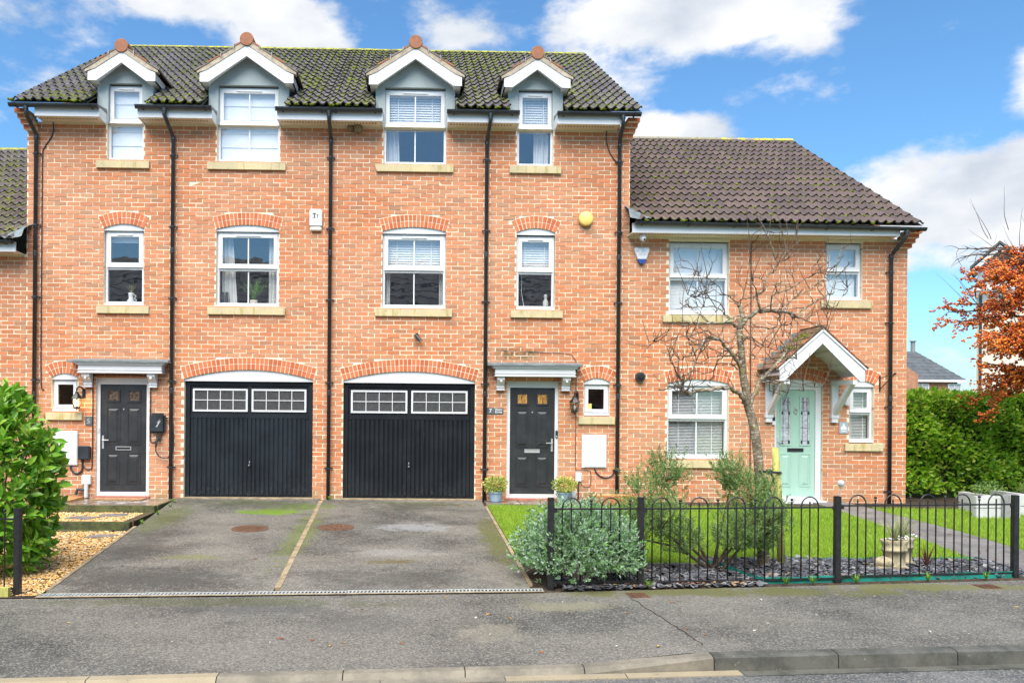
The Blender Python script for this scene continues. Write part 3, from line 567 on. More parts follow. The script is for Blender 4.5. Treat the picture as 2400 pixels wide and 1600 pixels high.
# ------------------------------------------------------------------ roofs, eaves, pipes
PROF = [(0, .008), (.10, .001), (.28, 0), (.42, .007), (.54, .024), (.64, .040), (.73, .046), (.82, .040), (.92, .021), (1, .008)]
def tile_geo(xa, xb, lift=.036, ln=.405):
    """two-roll concrete tile cut to [xa,xb] of its 0.30 m width; local y runs up the slope"""
    hs = []
    for k in (0, 1):
        for t, h in PROF[(1 if k else 0):]: hs.append(((k+t)*.15, h))
    def H(x):
        for (a, p), (b, q) in zip(hs, hs[1:]):
            if a <= x <= b: return p+(q-p)*(x-a)/(b-a)
        return hs[-1][1]
    xs = [xa]+[a for a, _ in hs if xa+1e-4 < a < xb-1e-4]+[xb]; n = len(xs); vs = []
    for x in xs: vs.append((x, 0, H(x)+lift))
    for x in xs: vs.append((x, ln, H(x)))
    for x in xs: vs.append((x, .004, H(x)+lift-.030))
    fs = [(i, i+1, n+i+1, n+i) for i in range(n-1)]+[(2*n+i, 2*n+i+1, i+1, i) for i in range(n-1)]+[(0, n, 2*n), (n-1, 3*n-1, 2*n-1)]
    return vs, fs
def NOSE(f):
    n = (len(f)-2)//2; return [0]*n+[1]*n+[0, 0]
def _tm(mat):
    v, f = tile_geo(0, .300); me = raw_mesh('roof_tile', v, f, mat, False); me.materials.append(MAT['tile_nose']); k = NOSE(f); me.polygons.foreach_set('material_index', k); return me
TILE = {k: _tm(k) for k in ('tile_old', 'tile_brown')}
def roof(house, x0, x1, ey, ez, ry, rzz, mat, cuts=(), rows=18, ridge='ridge', moss=0, back=10.0, seed=3, vis=None):
    """slope of single tiles from the eaves (ey,ez) up to the ridge, with a plain rear slope"""
    a = math.atan2(rzz-ez, ry-ey); L = math.hypot(ry-ey, rzz-ez); g = L/rows; c, s = math.cos(a), math.sin(a)
    b = MB(); yc = .50
    P = lambda x, t, h=0: (x, ey+t*c-h*s, ez+t*s+h*c)
    xs = [x0]
    segs = []; q = x0
    for (u, v, tl) in sorted(cuts): segs.append((q, u)); q = v
    segs.append((q, x1))
    tl = max([t for _, _, t in cuts], default=0)
    if tl:
        for u, v in segs: b.poly(P(u, .02, -.02), P(v, .02, -.02), P(v, tl, -.02), P(u, tl, -.02))
    b.poly(P(x0, tl, -.02), P(x1, tl, -.02), P(x1, L, -.02), P(x0, L, -.02))
    b.poly((x0, ry, rzz-.02), (x1, ry, rzz-.02), (x1, 2*ry-ey, ez), (x0, 2*ry-ey, ez))
    rf = b.build('roof', mat, house); rg = random.Random(seed); cand = []; odd = MB(); nose = []
    n = math.ceil((x1-x0)/.3-.02)
    for r in range(rows):
        t = r*g
        for i in range(n):
            xa = x0+i*.3; pieces = [(xa, min(xa+.3, x1))]
            if t < tl:
                for (u, v, _) in cuts:
                    nxt = []
                    for (l, h) in pieces:
                        if h <= u or l >= v: nxt.append((l, h)); continue
                        if l < u: nxt.append((l, u))
                        if h > v: nxt.append((v, h))
                    pieces = nxt
            for l, h in pieces:
                if h-l < .02: continue
                if h-l > .299: cand.append((xa, t, rg.uniform(-.004, .004)))
                else:
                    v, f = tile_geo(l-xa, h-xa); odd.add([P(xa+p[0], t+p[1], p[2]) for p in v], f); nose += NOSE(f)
    cam_ = (0, -14.7, 1.55); cand.sort(key=lambda q: sum((p-w)**2 for p, w in zip(P(q[0], q[1]), cam_)))
    if vis: cand.sort(key=lambda q: not vis(q[0]))
    for xa, t, d in cand[:300]: piece('roof_tile', TILE[mat], rf, P(xa, t+d, 0), (a, 0, rg.uniform(-.006, .006)))
    for xa, t, d in cand[300:]:
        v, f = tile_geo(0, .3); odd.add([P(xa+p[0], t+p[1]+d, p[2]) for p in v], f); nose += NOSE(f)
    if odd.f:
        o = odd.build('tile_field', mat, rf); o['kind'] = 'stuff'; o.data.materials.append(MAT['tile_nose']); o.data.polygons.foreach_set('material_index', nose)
    # ridge tiles
    k = max(1, round((x1-x0)/.45)); w = (x1-x0)/k
    for i in range(k):
        q = MB(); N = 6; xa, xb = x0+i*w, x0+(i+1)*w-.008; dz = rg.uniform(-.004, .004)
        pr = [(ry-.15+.30*j/N, rzz-.03+dz+.085*math.sin(PI*j/N)**.8) for j in range(N+1)]; pr += [(ry+.13, rzz-.06), (ry-.13, rzz-.06)]
        q.prism(pr, 'X', xa, xb).build('ridge_tile', ridge, rf)
    if moss:
        k = moss; rr = np.random.default_rng(seed); row = rr.integers(0, rows, k)
        roll = rr.integers(0, int((x1-x0)/.15), k); X = x0+(roll+rr.normal(.25, .2, k))*.15; keep = np.ones(k, bool)
        for (u, v, tt) in cuts: keep &= ~((X > u-.05) & (X < v+.05) & (row*g < tt+.1))
        keep &= (X > x0) & (X < x1); X = X[keep]; T = row[keep]*g+rr.uniform(-.015, .03, keep.sum()); k = len(X); hh = rr.uniform(.012, .026, k)
        pos = np.stack([X, ey+T*c-hh*s, ez+T*s+hh*c], -1); sc = rr.uniform(.012, .034, k)
        pv, pf = ico(1); M_ = rot_rand(k, rr, .5)*np.stack([sc*rr.uniform(1, 2.3, k), sc, sc*.75], -1)[:, None, :]
        o = scatter('moss', 'moss', pv, pf, M_, pos, rf, True); o['kind'] = 'stuff'
    return rf, P, a
def ico(sub=1):
    t = (1+5**.5)/2; v = np.array([(-1, t, 0), (1, t, 0), (-1, -t, 0), (1, -t, 0), (0, -1, t), (0, 1, t), (0, -1, -t), (0, 1, -t), (t, 0, -1), (t, 0, 1), (-t, 0, -1), (-t, 0, 1)], float); v /= np.linalg.norm(v[0])
    f = [(0, 11, 5), (0, 5, 1), (0, 1, 7), (0, 7, 10), (0, 10, 11), (1, 5, 9), (5, 11, 4), (11, 10, 2), (10, 7, 6), (7, 1, 8), (3, 9, 4), (3, 4, 2), (3, 2, 6), (3, 6, 8), (3, 8, 9), (4, 9, 5), (2, 4, 11), (6, 2, 10), (8, 6, 7), (9, 8, 1)]
    return v, np.array(f)
def eaves(house, fx0, fx1, gx0, gx1, zs, y0=-.35, lo=(True, True), gz0=None, gz1=None, fall=0):
    """fascia, vented soffit, half-round gutter with brackets; zs is the underside of the soffit"""
    h = .165; box('fascia', 'white', house, fx0, fx1, y0, y0+.02, zs, zs+h)
    s = MB().box(fx0+.002, fx1-.002, y0+.021, .0085, zs+.004, zs+.02); sf = s.build('soffit', 'cream', house)
    b = MB(); n = int((fx1-fx0-.1)/.052)
    for i in range(n):
        for r in (0, 1): b.box(fx0+.05+i*.052, fx0+.05+i*.052+.028, y0+.10+r*.045, y0+.118+r*.045, zs+.0015, zs+.0035)
    b.build('soffit_vent', 'dark', sf)
    for k, x in ((0, fx0), (1, fx1)):
        if lo[k]: MB().prism([(y0-.002, zs), (y0-.002, zs+h), (.0, zs+h), (.0, zs-.02)], 'X', x-(.02 if k else -.001), x+(-.001 if k else .02)).build('eaves_end', 'white', house)
    gy, r = y0-.062, .058; za, zb = zs+h+.015, zs+h+.015-fall; q = MB(); N = 8
    ring = lambda x, z, rr: [(x, gy+rr*math.cos(PI+PI*j/N), z+rr*math.sin(PI+PI*j/N)) for j in range(N+1)]
    vs = ring(gx0, za, r)+ring(gx1, zb, r)+ring(gx0, za, r-.006)+ring(gx1, zb, r-.006); m = N+1
    fs = [(j, j+1, m+j+1, m+j) for j in range(N)]+[(2*m+j+1, 2*m+j, 3*m+j, 3*m+j+1) for j in range(N)]+[(0, m, 3*m, 2*m), (N, 2*m+N, 3*m+N, m+N)]+[tuple(range(m)), tuple(reversed(range(m, 2*m)))]
    gt = q.add(vs, fs).build('gutter', 'black', house)
    k = max(2, round((gx1-gx0)/.75)); 
    for i in range(k):
        x = gx0+.12+(gx1-gx0-.24)*i/(k-1); z = za+(zb-za)*(x-gx0)/(gx1-gx0); t = MB()
        t.tube([(x, gy+(r+.006)*math.cos(PI+PI*j/8), z+(r+.006)*math.sin(PI+PI*j/8)) for j in range(9)], .007, 5); t.box(x-.012, x+.012, gy+.05, y0, z-.06, z+.0); t.build('gutter_bracket', 'black', gt)
    return gt
def downpipe(house, gx, px, zg, zb, gy=-.412, clips=()):
    y = -.062; pts = [(gx, gy, zg-.04), (gx, gy, zg-.15), (gx+(px-gx)*.25, gy+.04, zg-.20), (px-(px-gx)*.25, y-.05, zg-.37), (px, y, zg-.44), (px, y, zb)]
    p = MB().tube(pts, .034, 10).build('downpipe', 'black', house, smooth=True)
    MB().lathe((gx, gy, zg-.10), [(.042, 0), (.042, .06)], 12).build('outlet', 'black', p); MB().lathe((px, y, zg-.47), [(.040, 0), (.040, .07)], 12).build('collar', 'black', p)
    for z in clips:
        b = MB().lathe((px, y, z), [(.039, -.014), (.039, .014)], 12); b.box(px-.075, px+.075, y+.02, y+.03, z-.010, z+.010); b.box(px-.07, px-.05, y+.03, .0, z-.01, z+.01); b.box(px+.05, px+.07, y+.03, .0, z-.01, z+.01); b.build('pipe_clip', 'black', p)
    z = zb+1.9
    while z < zg-1.2:
        MB().lathe((px, y, z), [(.039, -.04), (.039, .04), (.036, .045)], 12).build('collar', 'black', p); z += 2.45
def dormer(house, cx, hw, wx0, wx1, wz1, ze, oh, za, wide, proof):
    """half dormer: rendered gable over a window, raised white bargeboards, tile verge, round clay ridge end.
    ze eaves of the gable, za apex, oh half width over the bargeboards"""
    sl = (za-ze)/oh; Y0 = -.001
    loop = [[Vector(p) for p in ((cx-hw, 6.56, 0), (cx+hw, 6.56, 0), (cx+hw, ze+(oh-hw)*sl-.06, 0), (cx, za-.06, 0), (cx-hw, ze+(oh-hw)*sl-.06, 0))]]
    hole = [Vector(p) for p in ((wx0, 6.565, 0), (wx1, 6.565, 0), (wx1, wz1, 0), (wx0, wz1, 0))]
    b = MB(); A = loop[0]
    for p0, p1, q0, q1 in ((A[0], hole[0], A[4], hole[3]), (hole[1], A[1], hole[2], A[2])): b.poly((p0.x, Y0, p0.y), (p1.x, Y0, p1.y), (q1.x, Y0, q1.y), (q0.x, Y0, q0.y))
    b.poly((A[4].x, Y0, A[4].y), (hole[3].x, Y0, hole[3].y), (hole[2].x, Y0, hole[2].y), (A[2].x, Y0, A[2].y), (A[3].x, Y0, A[3].y))
    b.box(wx0-.001, wx0+.02, Y0+.001, .2, 6.56, wz1); b.box(wx1-.02, wx1+.001, Y0+.001, .2, 6.56, wz1); b.box(wx0, wx1, Y0+.001, .2, wz1, wz1+.02)
    for x in (cx-hw, cx+hw): b.poly((x, Y0, 6.56), (x, 1.6, 6.56), (x, 1.6, ze+(oh-hw)*sl-.06), (x, Y0, ze+(oh-hw)*sl-.06))
    d = b.build('dormer', 'render', house)
    yb = -.20; depth = 1.75
    for s in (-1, 1):
        e = lambda u, z: (cx+s*u, z)
        # bargeboard with its foot cut square and a slight kick at the eaves
        MB().prism([e(oh, ze-.15), e(oh, ze-.005), e(oh-.12, ze+.055), e(0, za-.02), e(0, za-.20), e(oh-.145, ze-.15)], 'Y', yb, yb+.022).build('bargeboard', 'white', d)
        MB().prism([e(oh-.150, ze-.155), e(oh-.115, ze-.152), e(0, za-.185), e(0, za-.215)], 'Y', yb-.014, yb+.05).build('barge_trim', 'white', d)
        MB().prism([e(oh, ze-.15), e(oh, ze-.13), e(oh-.15, ze-.13), e(oh-.15, ze-.15)], 'Y', yb+.022, .5).build('dormer_soffit', 'white', d)
        MB().prism([e(oh, ze-.15), e(oh, ze-.005), e(oh-.02, ze+.005), e(oh-.02, ze-.15)], 'Y', yb+.023, .7).build('dormer_fascia', 'white', d)
        MB().prism([e(oh-.15, ze-.13), e(hw, ze+(oh-hw)*sl-.08), e(0, za-.06), e(0, za-.09), e(hw, ze-.14)], 'Y', yb+.03, .01).build('dormer_soffit', 'white', d)
        # mortar bedding, then tiles in courses up the slope
        MB().prism([e(oh+.045, ze-.004), e(oh+.05, ze+.03), e(oh-.10, ze+.125), e(0, za+.075), e(0, za-.02), e(oh-.12, ze+.055)], 'Y', yb-.012, yb+.10).build('verge_mortar', 'verge', d)
        n = max(3, round(oh/.20)); L = oh+.06
        for i in range(n):
            u0, u1 = L-L*i/n, L-L*(i+1)/n; z0 = ze-.03+ (L-u0)*sl+.075; z1 = ze-.03+(L-u1)*sl+.075
            MB().prism([e(u0+.01, z0-.012), e(u0+.01, z0+.024), e(u1-.012, z1+.006), e(u1-.012, z1-.012)], 'Y', yb-.02, depth).build('dormer_tile_course', 'clay' if i % 2 else 'tile_brown', d)
            MB().tube([(cx+s*(u0+.005), yb-.034, z0-.05), (cx+s*u0, yb-.034, z0+.035), (cx+s*(u0-.02), yb+.08, z0+.05)], .006, 5).build('tile_clip', 'steel', d) if i in (2, 3) else None
    zt = za+.075
    MB().lathe((cx, yb-.03, zt), [(.112, 0), (.118, .006), (.118, .5), (.112, .51)], 22, 'Y').build('ridge_end', 'clay', d)
    MB().lathe((cx, yb+.48, zt-.01), [(.112, 0), (.112, depth-.3)], 16, 'Y').build('dormer_ridge', 'clay', d)
    # lead flats on the eaves boxes either side of the window
    for u, v in ((cx-hw-.02, wx0-.004), (wx1+.004, cx+hw+.02)):
        MB().prism([(-.41, 6.715), (-.41, 6.735), (-.005, 6.80), (-.005, 6.715)], 'X', u, v).build('lead_flat', 'lead', d)
    return d
def corbel(house, x, s, z, n=4):
    """stepped brick kneeler at a gable end; s is the outward side"""
    for i in range(n):
        zz = z-i*.075; out = .10-.025*i
        for j in range(2):
            xa = x+s*out-s*j*.115 if j else x+s*out
            a, b = sorted((x+s*out-s*(.108*j), x+s*out-s*(.108*j+.10)))
            if (b-a) > .02: MB().box(a, b, -.28+.062*i, .1, zz-.066, zz).build('corbel_brick', 'arch_brick', house)
        a, b = sorted((x+s*out-.004*s, x+s*(out-.21))); MB().box(a, b, -.272+.062*i, .1, zz-.074, zz-.001).build('corbel_bed', 'mortar', house)
def shell(house, x0, x1, z0, zw, ry, rzz, D=9.4, ends=(False, False), floors=(), part=3.0, brick_to=None):
    """rear wall, gable ends and the rooms behind the windows"""
    box('rear_wall', 'brickwork', house, x0, x1, D-.25, D, z0, zw)
    for k, x in ((0, x0), (1, x1)):
        xa, xb = (x+.0015, x+.2) if k == 0 else (x-.2, x-.0015)
        p = [(.105, z0), (D-.26, z0), (D-.26, zw-.1), (ry, rzz-.12), (.105, zw-.12)]
        MB().prism(p, 'X', xa, xb).build('gable_wall', 'brickwork' if ends[k] else 'room', house)
    for z in floors: box('floor', 'wood', house, x0+.21, x1-.21, .26, D-.3, z-.12, z)
    for a, b in zip(floors, list(floors[1:])+([8.3] if zw > 6 else [])): box('partition', 'room', house, x0+.21, x1-.21, part, part+.1, a+.005, b-.13)
    box('ceiling', 'room', house, x0+.21, x1-.21, .26, D-.3, zw+.5 if zw > 6 else zw-.12, zw+.6 if zw > 6 else zw-.02) if zw <= 6 else None
def hood(house, x0, x1, z0, z1, dp, lx0, lx1, brk):
    """flat door hood: moulded white box on two scroll brackets, lead on top"""
    h = MB().box(x0, x1, -dp, -.006, z0, z1-.03).build('door_hood', 'white', house)
    for i, (o, za, zb) in enumerate(((.012, z0+.045, z0+.058), (.03, z1-.045, z1-.02), (.055, z1-.02, z1-.003), (-.006+.02, z0-.004, z0+.012))): box('moulding', 'white', h, x0-o, x1+o, -dp-o, -.006, za, zb)
    MB().add([(lx0, -dp-.075, z1-.002), (lx1, -dp-.075, z1-.002), (lx1, -.006, z1+.0), (lx0, -.006, z1+.0), (lx0, -dp-.075, z1+.024), (lx1, -dp-.075, z1+.024), (lx1-.02, -.006, z1+.075), (lx0+.02, -.006, z1+.075)], [(0, 3, 2, 1), (4, 5, 6, 7), (0, 1, 5, 4), (1, 2, 6, 5), (2, 3, 7, 6), (3, 0, 4, 7)]).build('lead_cover', 'lead', h)
    for a, b in brk:
        zt = z0-.005; p = [(-.006, zt), (-dp+.03, zt), (-dp+.03, zt-.055), (-dp+.055, zt-.075), (-dp+.09, zt-.11), (-.075, zt-.16), (-.075, zt-.225), (-.006, zt-.225)]
        k = MB().prism(p, 'X', a, b).build('hood_bracket', 'white', h); MB().box(a-.008, b+.008, -.09, -.006, zt-.195, zt-.18).box(a-.008, b+.008, -.09, -.006, zt-.24, zt-.222).build('bracket_foot', 'white', h)
        MB().lathe(((a+b)/2, -dp+.02, zt-.075), [(.022, 0), (.022, .04)], 12, 'Y').build('bracket_boss', 'white', h)

# ------------------------------------------------------------------ ground and street
B_PTS = [(-14, -7.3), (-3.9, -6.52), (1.35, -6.22), (6.7, -5.62), (24, -3.7)]      # back edge of the pavement
K_PTS = [(-14, -9.75), (-3, -8.76), (0, -8.5), (5, -8.06), (24, -6.4)]             # back edge of the kerb
def pl(pts, x):
    for (a, p), (b, q) in zip(pts, pts[1:]):
        if x <= b: return p+(q-p)*(x-a)/(b-a)
    return pts[-1][1]
sm_ = lambda t: max(0, min(1, t))**2*(3-2*max(0, min(1, t)))
def kz(x): return -.358+.068*sm_((x-1.2)/1.05)       # kerb top: dropped across the drives, full height to the right
def sheet(name, mat, xs, ys, zf, keep=None, kind='structure', parent=None):
    """grid between x stations and fractional rows; ys(x) gives the y values of a station"""
    vs = []; n = len(ys(xs[0]))
    for x in xs: vs += [(x, y, zf(x, y)) for y in ys(x)]
    fs = [(i*n+j, (i+1)*n+j, (i+1)*n+j+1, i*n+j+1) for i in range(len(xs)-1) for j in range(n-1)]
    o = MB().add(vs, fs).build(name, mat, parent); 
    if kind: o['kind'] = kind
    return o
lsp = lambda a, b, n: [a+(b-a)*i/(n-1) for i in range(n)]
MB().poly((-900, -900, -.62), (900, -900, -.62), (900, 900, -.62), (-900, 900, -.62)).build('ground', 'field')['kind'] = 'structure'
sheet('garden_soil', 'soil', lsp(1.0, 24, 50), lambda x: [pl(B_PTS, x)]+lsp(pl(B_PTS, x)+.02, -.02, 14)+[8, 14], lambda x, y: gz(y)-.016)
def pave_z(x, y):
    b, k = pl(B_PTS, x), pl(K_PTS, x); t = (b-y)/(b-k); return (gz(b)-.008)*(1-t)+kz(x)*t
sheet('pavement', 'pave', lsp(-14, 24, 150), lambda x: lsp(pl(B_PTS, x)-.001, pl(K_PTS, x), 12), pave_z)
sheet('road', 'road', lsp(-14, 24, 30), lambda x: [pl(K_PTS, x)-.115, -15.5], lambda x, y: -.405)
sheet('far_pavement', 'pave', [-14, 24], lambda x: [-15.5, -17.5], lambda x, y: -.32)
box('far_kerb', 'kerb_wet', None, -14, 24, -15.499, -15.38, -.5, -.31)['kind'] = 'structure'
MB().poly((-14, -17.5, -.33), (24, -17.5, -.33), (24, -60, -.33), (-14, -60, -.33)).build('far_garden', 'lawn')['kind'] = 'structure'
# kerb stones, each its own block
kerb = thing('kerb', (0, -8.6, -.4), None, None); kerb['kind'] = 'structure'
joints = [-2.33-.905*k for k in range(8, 0, -1)]+[-2.33, -1.43, -.535, .36, 1.26, 2.26, 3.26, 4.25, 5.2, 6.1, 7.0, 7.9, 8.8]
for a, b in zip(joints, joints[1:]):
    a, b = a+.004, b-.004; dr = b < 1.5; vs = []
    for x in (a, b):
        y = pl(K_PTS, x); z = kz(x); sq = .04 if z < -.34 else .012
        vs += [(x, y, z+.002), (x, y-.085, z), (x, y-.125, z-sq), (x, y-.135, -.52), (x, y, -.52)]
    MB().add(vs, [(i, (i+1) % 5, 5+(i+1) % 5, 5+i) for i in range(5)]+[(4, 3, 2, 1, 0), (5, 6, 7, 8, 9)]).build('kerb_stone', 'kerb' if b < 2.4 else 'kerb_wet', kerb)
# pale channel blocks at the foot of the dropped kerb
jc = [-3.9, -3.0, -2.08, -1.17, -.26, .65, 1.56, 2.45]
for a, b in zip(jc, jc[1:]):
    a, b = a+.004, b-.004
    MB().add([(a, pl(K_PTS, a)-.137, -.392), (b, pl(K_PTS, b)-.137, -.392), (b, pl(K_PTS, b)-.232, -.397), (a, pl(K_PTS, a)-.232, -.397), (a, pl(K_PTS, a)-.137, -.5), (b, pl(K_PTS, b)-.137, -.5), (b, pl(K_PTS, b)-.232, -.5), (a, pl(K_PTS, a)-.232, -.5)],
             [(0, 1, 2, 3), (0, 4, 5, 1), (1, 5, 6, 2), (2, 6, 7, 3), (3, 7, 4, 0)]).build('channel_block', 'kerb', kerb)
MB().add([(2.47, pl(K_PTS, 2.47)-.137, -.4005), (12, pl(K_PTS, 12)-.137, -.4005), (12, pl(K_PTS, 12)-.25, -.401), (2.47, pl(K_PTS, 2.47)-.25, -.401)], [(0, 1, 2, 3)]).build('channel_strip', 'kerb_wet', kerb)
# the two drives, split by a concrete strip
DL = lambda y: -4.24+(-y)*.088; DC = lambda y: -1.676+(-y-.2)*.0413; DR = lambda y: 1.115+(-y)*.0095
def drive(name, fa, fb):
    ys = [-.005, -.2, -.6]+lsp(-1, -6.0, 12); b = MB(); vs = []
    for i in range(9):
        for y in ys+[None]:
            t = i/8
            if y is None: x = fa(-6.3)+(fb(-6.3)-fa(-6.3))*t; y = pl(B_PTS, x)+.135
            else: x = fa(y)+(fb(y)-fa(y))*t
            vs.append((x, y, gz(y)+.004))
    n = len(ys)+1; b.add(vs, [(i*n+j, (i+1)*n+j, (i+1)*n+j+1, i*n+j+1) for i in range(8) for j in range(n-1)]); o = b.build(name, 'drive'); o['kind'] = 'structure'
drive('driveway', DL, lambda y: DC(y)-.032); drive('driveway', lambda y: DC(y)+.032, DR)
st = thing('drive_edging', (-1.5, -3, -.15), None, None); st['kind'] = 'structure'
def strip(f, ya, yb, w, h, n, name='edging_stone'):
    for i in range(n):
        a, b = ya+(yb-ya)*i/n-.003, ya+(yb-ya)*(i+1)/n+.003; c = []
        for y in (a, b): c += [(f(y)-w, y, gz(y)+h), (f(y)+w, y, gz(y)+h), (f(y)+w, y, gz(y)-.1), (f(y)-w, y, gz(y)-.1)]
        MB().add(c, [(0, 1, 5, 4), (1, 2, 6, 5), (3, 0, 4, 7), (0, 3, 2, 1), (4, 5, 6, 7)]).build(name, 'edging', st)
strip(DC, -.25, -6.13, .031, .009, 8); strip(lambda y: DL(y)-.024, -2.75, -6.25, .022, .012, 5); strip(lambda y: DR(y)+.024, -.75, -5.95, .022, .012, 7)
# slotted drain along the back of the pavement
dr = thing('drain_channel', (-1.2, -6.35, -.29), 'galvanised slotted drain channel between the drives and the pavement', 'drain')
xa, xb = -3.72, 1.30; dirx = Vector((xb-xa, pl(B_PTS, xb)-pl(B_PTS, xa), 0)); n = 5; un = dirx/n; ang = math.atan2(dirx.y, dirx.x); Lu = un.length
g = MB(); g.box(.003, Lu-.003, -.062, -.048, -.01, 0); g.box(.003, Lu-.003, .048, .062, -.01, 0); k = int((Lu-.02)/.037)
for i in range(k+1):
    x = .006+i*(Lu-.03)/k; g.add([(x, -.048, -.001), (x+.015, -.048, -.001), (x+.027, .048, -.001), (x+.012, .048, -.001), (x, -.048, -.012), (x+.015, -.048, -.012), (x+.027, .048, -.012), (x+.012, .048, -.012)], [(0, 1, 2, 3), (0, 4, 5, 1), (1, 5, 6, 2), (2, 6, 7, 3), (3, 7, 4, 0)])
gm = raw_mesh('drain_grate', g.v, g.f, 'steel')
for i in range(n):
    x = xa+un.x*i; y = pl(B_PTS, xa)+un.y*i+.066; piece('drain_grate', gm, dr, (x, y, gz(y)+.009), (0, 0, ang))
b = MB()
for x in (xa, xb):
    y = pl(B_PTS, xa)+dirx.y*(x-xa)/(xb-xa)+.066; z = gz(y); b.add([(x, y-.095, z+.004), (x, y-.064, z+.006), (x, y-.06, z-.04), (x, y+.06, z-.04), (x, y+.064, z+.006), (x, y+.072, z+.004)], [])
b.f = [(i, i+1, i+7, i+6) for i in range(5)]; b.build('trough', 'edging', dr)
b2 = MB(); y0_ = pl(B_PTS, xa)+.066; y1_ = pl(B_PTS, xb)+.066
b2.add([(xa, y0_-.058, gz(y0_)-.034), (xb, y1_-.058, gz(y1_)-.034), (xb, y1_+.058, gz(y1_)-.034), (xa, y0_+.058, gz(y0_)-.034)], [(0, 1, 2, 3)]); b2.build('trough_floor', 'dark', dr)
# covers
def manhole(x, y, label):
    z = gz(y)+.006; t = thing('manhole_cover', (x, y, z), label, 'manhole cover', 'round manhole covers in the drives'); tl = math.atan(.0445)
    fr = MB().lathe((x, y, z), [(.262, -.02), (.262, .004), (.245, .004), (.245, -.004)], 36).build('cover_frame', 'rust', t); lid = MB().lathe((x, y, z), [(.243, -.02), (.243, .0015)], 36)
    lid = lid.build('cover_lid', 'rust', t); b = MB()
    for i in range(-5, 6):
        for j in range(-5, 6):
            if (i*i+j*j)*.04**2 < .2**2: b.box(x+i*.04-.012, x+i*.04+.012, y+j*.04-.012, y+j*.04+.012, z+.001, z+.006)
    b.build('cover_tread', 'rust', lid)
    for o in (fr, lid): o.rotation_euler = (0, 0, 0)
    t.rotation_euler = (tl, 0, 0)
manhole(-2.37, -2.87, 'round rusty manhole cover in the left drive, beside the moss patch'); manhole(-1.17, -2.74, 'round rusty manhole cover in the right drive, by the pale stain')
def gully(x, y, w, d, label, skew=0):
    z = pave_z(x, y)+.004; t = thing('gully_cover', (x, y, z), label, 'drain cover'); f = MB().box(x-w/2, x+w/2, y-d/2, y+d/2, z-.03, z+.001).build('cover_plate', 'rust', t); b = MB(); n = 9
    for i in range(n): xx = x-w/2+.02+(w-.04)*i/(n-1); b.box(xx-.005, xx+.005, y-d/2+.015, y+d/2-.015, z+.0005, z+.006)
    b.build('cover_rib', 'rust', t); t.rotation_euler = (R(2), 0, R(5))
gully(2.23, -6.36, .20, .2, 'small square rusty drain cover in the pavement by the second railing post'); gully(6.09, -5.95, .22, .19, 'dark square drain cover in the pavement near the right-hand railing post')
# lawns and path
PATH_L = [(-.02, 7.0), (-.67, 7.02), (-1.28, 7.0), (-2.79, 6.93), (-3.79, 6.9), (-4.96, 6.75), (-5.5, 6.78), (-5.75, 6.85)]; PATH_R = [(-.02, 7.6), (-.67, 7.68), (-1.4, 7.73), (-2.77, 7.86), (-3.96, 7.84), (-4.96, 7.8), (-5.75, 7.75)]
def px_(p, y):
    for (a, u), (b, v) in zip(p, p[1:]):
        if y >= b: return u+(v-u)*(y-a)/(b-a)
    return p[-1][1]
lawn = sheet('lawn', 'lawn', lsp(0, 1, 26), lambda t: lsp(-.62, -4.98, 22), lambda t, y: gz(y)+.006)
me = lawn.data; off = lawn.location
for v in me.vertices:
    t = v.co.x+off.x; y = v.co.y+off.y; v.co.x = DR(y)+.06+(px_(PATH_L, y)-DR(y)-.06)*t-off.x
tag(lawn, None, None, None, 'structure')
lawn2 = sheet('lawn', 'lawn', lsp(0, 1, 10), lambda t: lsp(-.75, -5.6, 20), lambda t, y: gz(y)+.006)
me = lawn2.data; off = lawn2.location
for v in me.vertices:
    t = v.co.x+off.x; y = v.co.y+off.y; x0_ = px_(PATH_R, y); v.co.x = x0_+(15-x0_)*t-off.x
pt = thing('garden_path', (7.3, -2.5, -.12), None, None); pt['kind'] = 'structure'
ys = [-.01, -.6]+[-.6-.6*k for k in range(1, 9)]+[-5.72]
for a, b in zip(ys, ys[1:]):
    a_, b_ = a-.004, b+.004; c = [(px_(PATH_L, a_), a_), (px_(PATH_R, a_), a_), (px_(PATH_R, b_), b_), (px_(PATH_L, b_), b_)]
    MB().add([(x, y, gz(y)+.010) for x, y in c]+[(x, y, gz(y)-.05) for x, y in c], [(0, 1, 2, 3), (0, 4, 5, 1), (1, 5, 6, 2), (2, 6, 7, 3), (3, 7, 4, 0)]).build('paving_slab', 'path', pt)
for (x0, x1, y0, y1) in ((1.16, 1.75, -.62, -.06), (1.76, 2.35, -.62, -.06), (2.36, 2.85, -.62, -.06)): box('paving_slab', 'slab', pt, x0, x1-.006, y0, y1, -.09, .003)
for (x0, x1) in ((7.01, 7.6), (7.61, 8.2), (8.21, 9.0)): pass

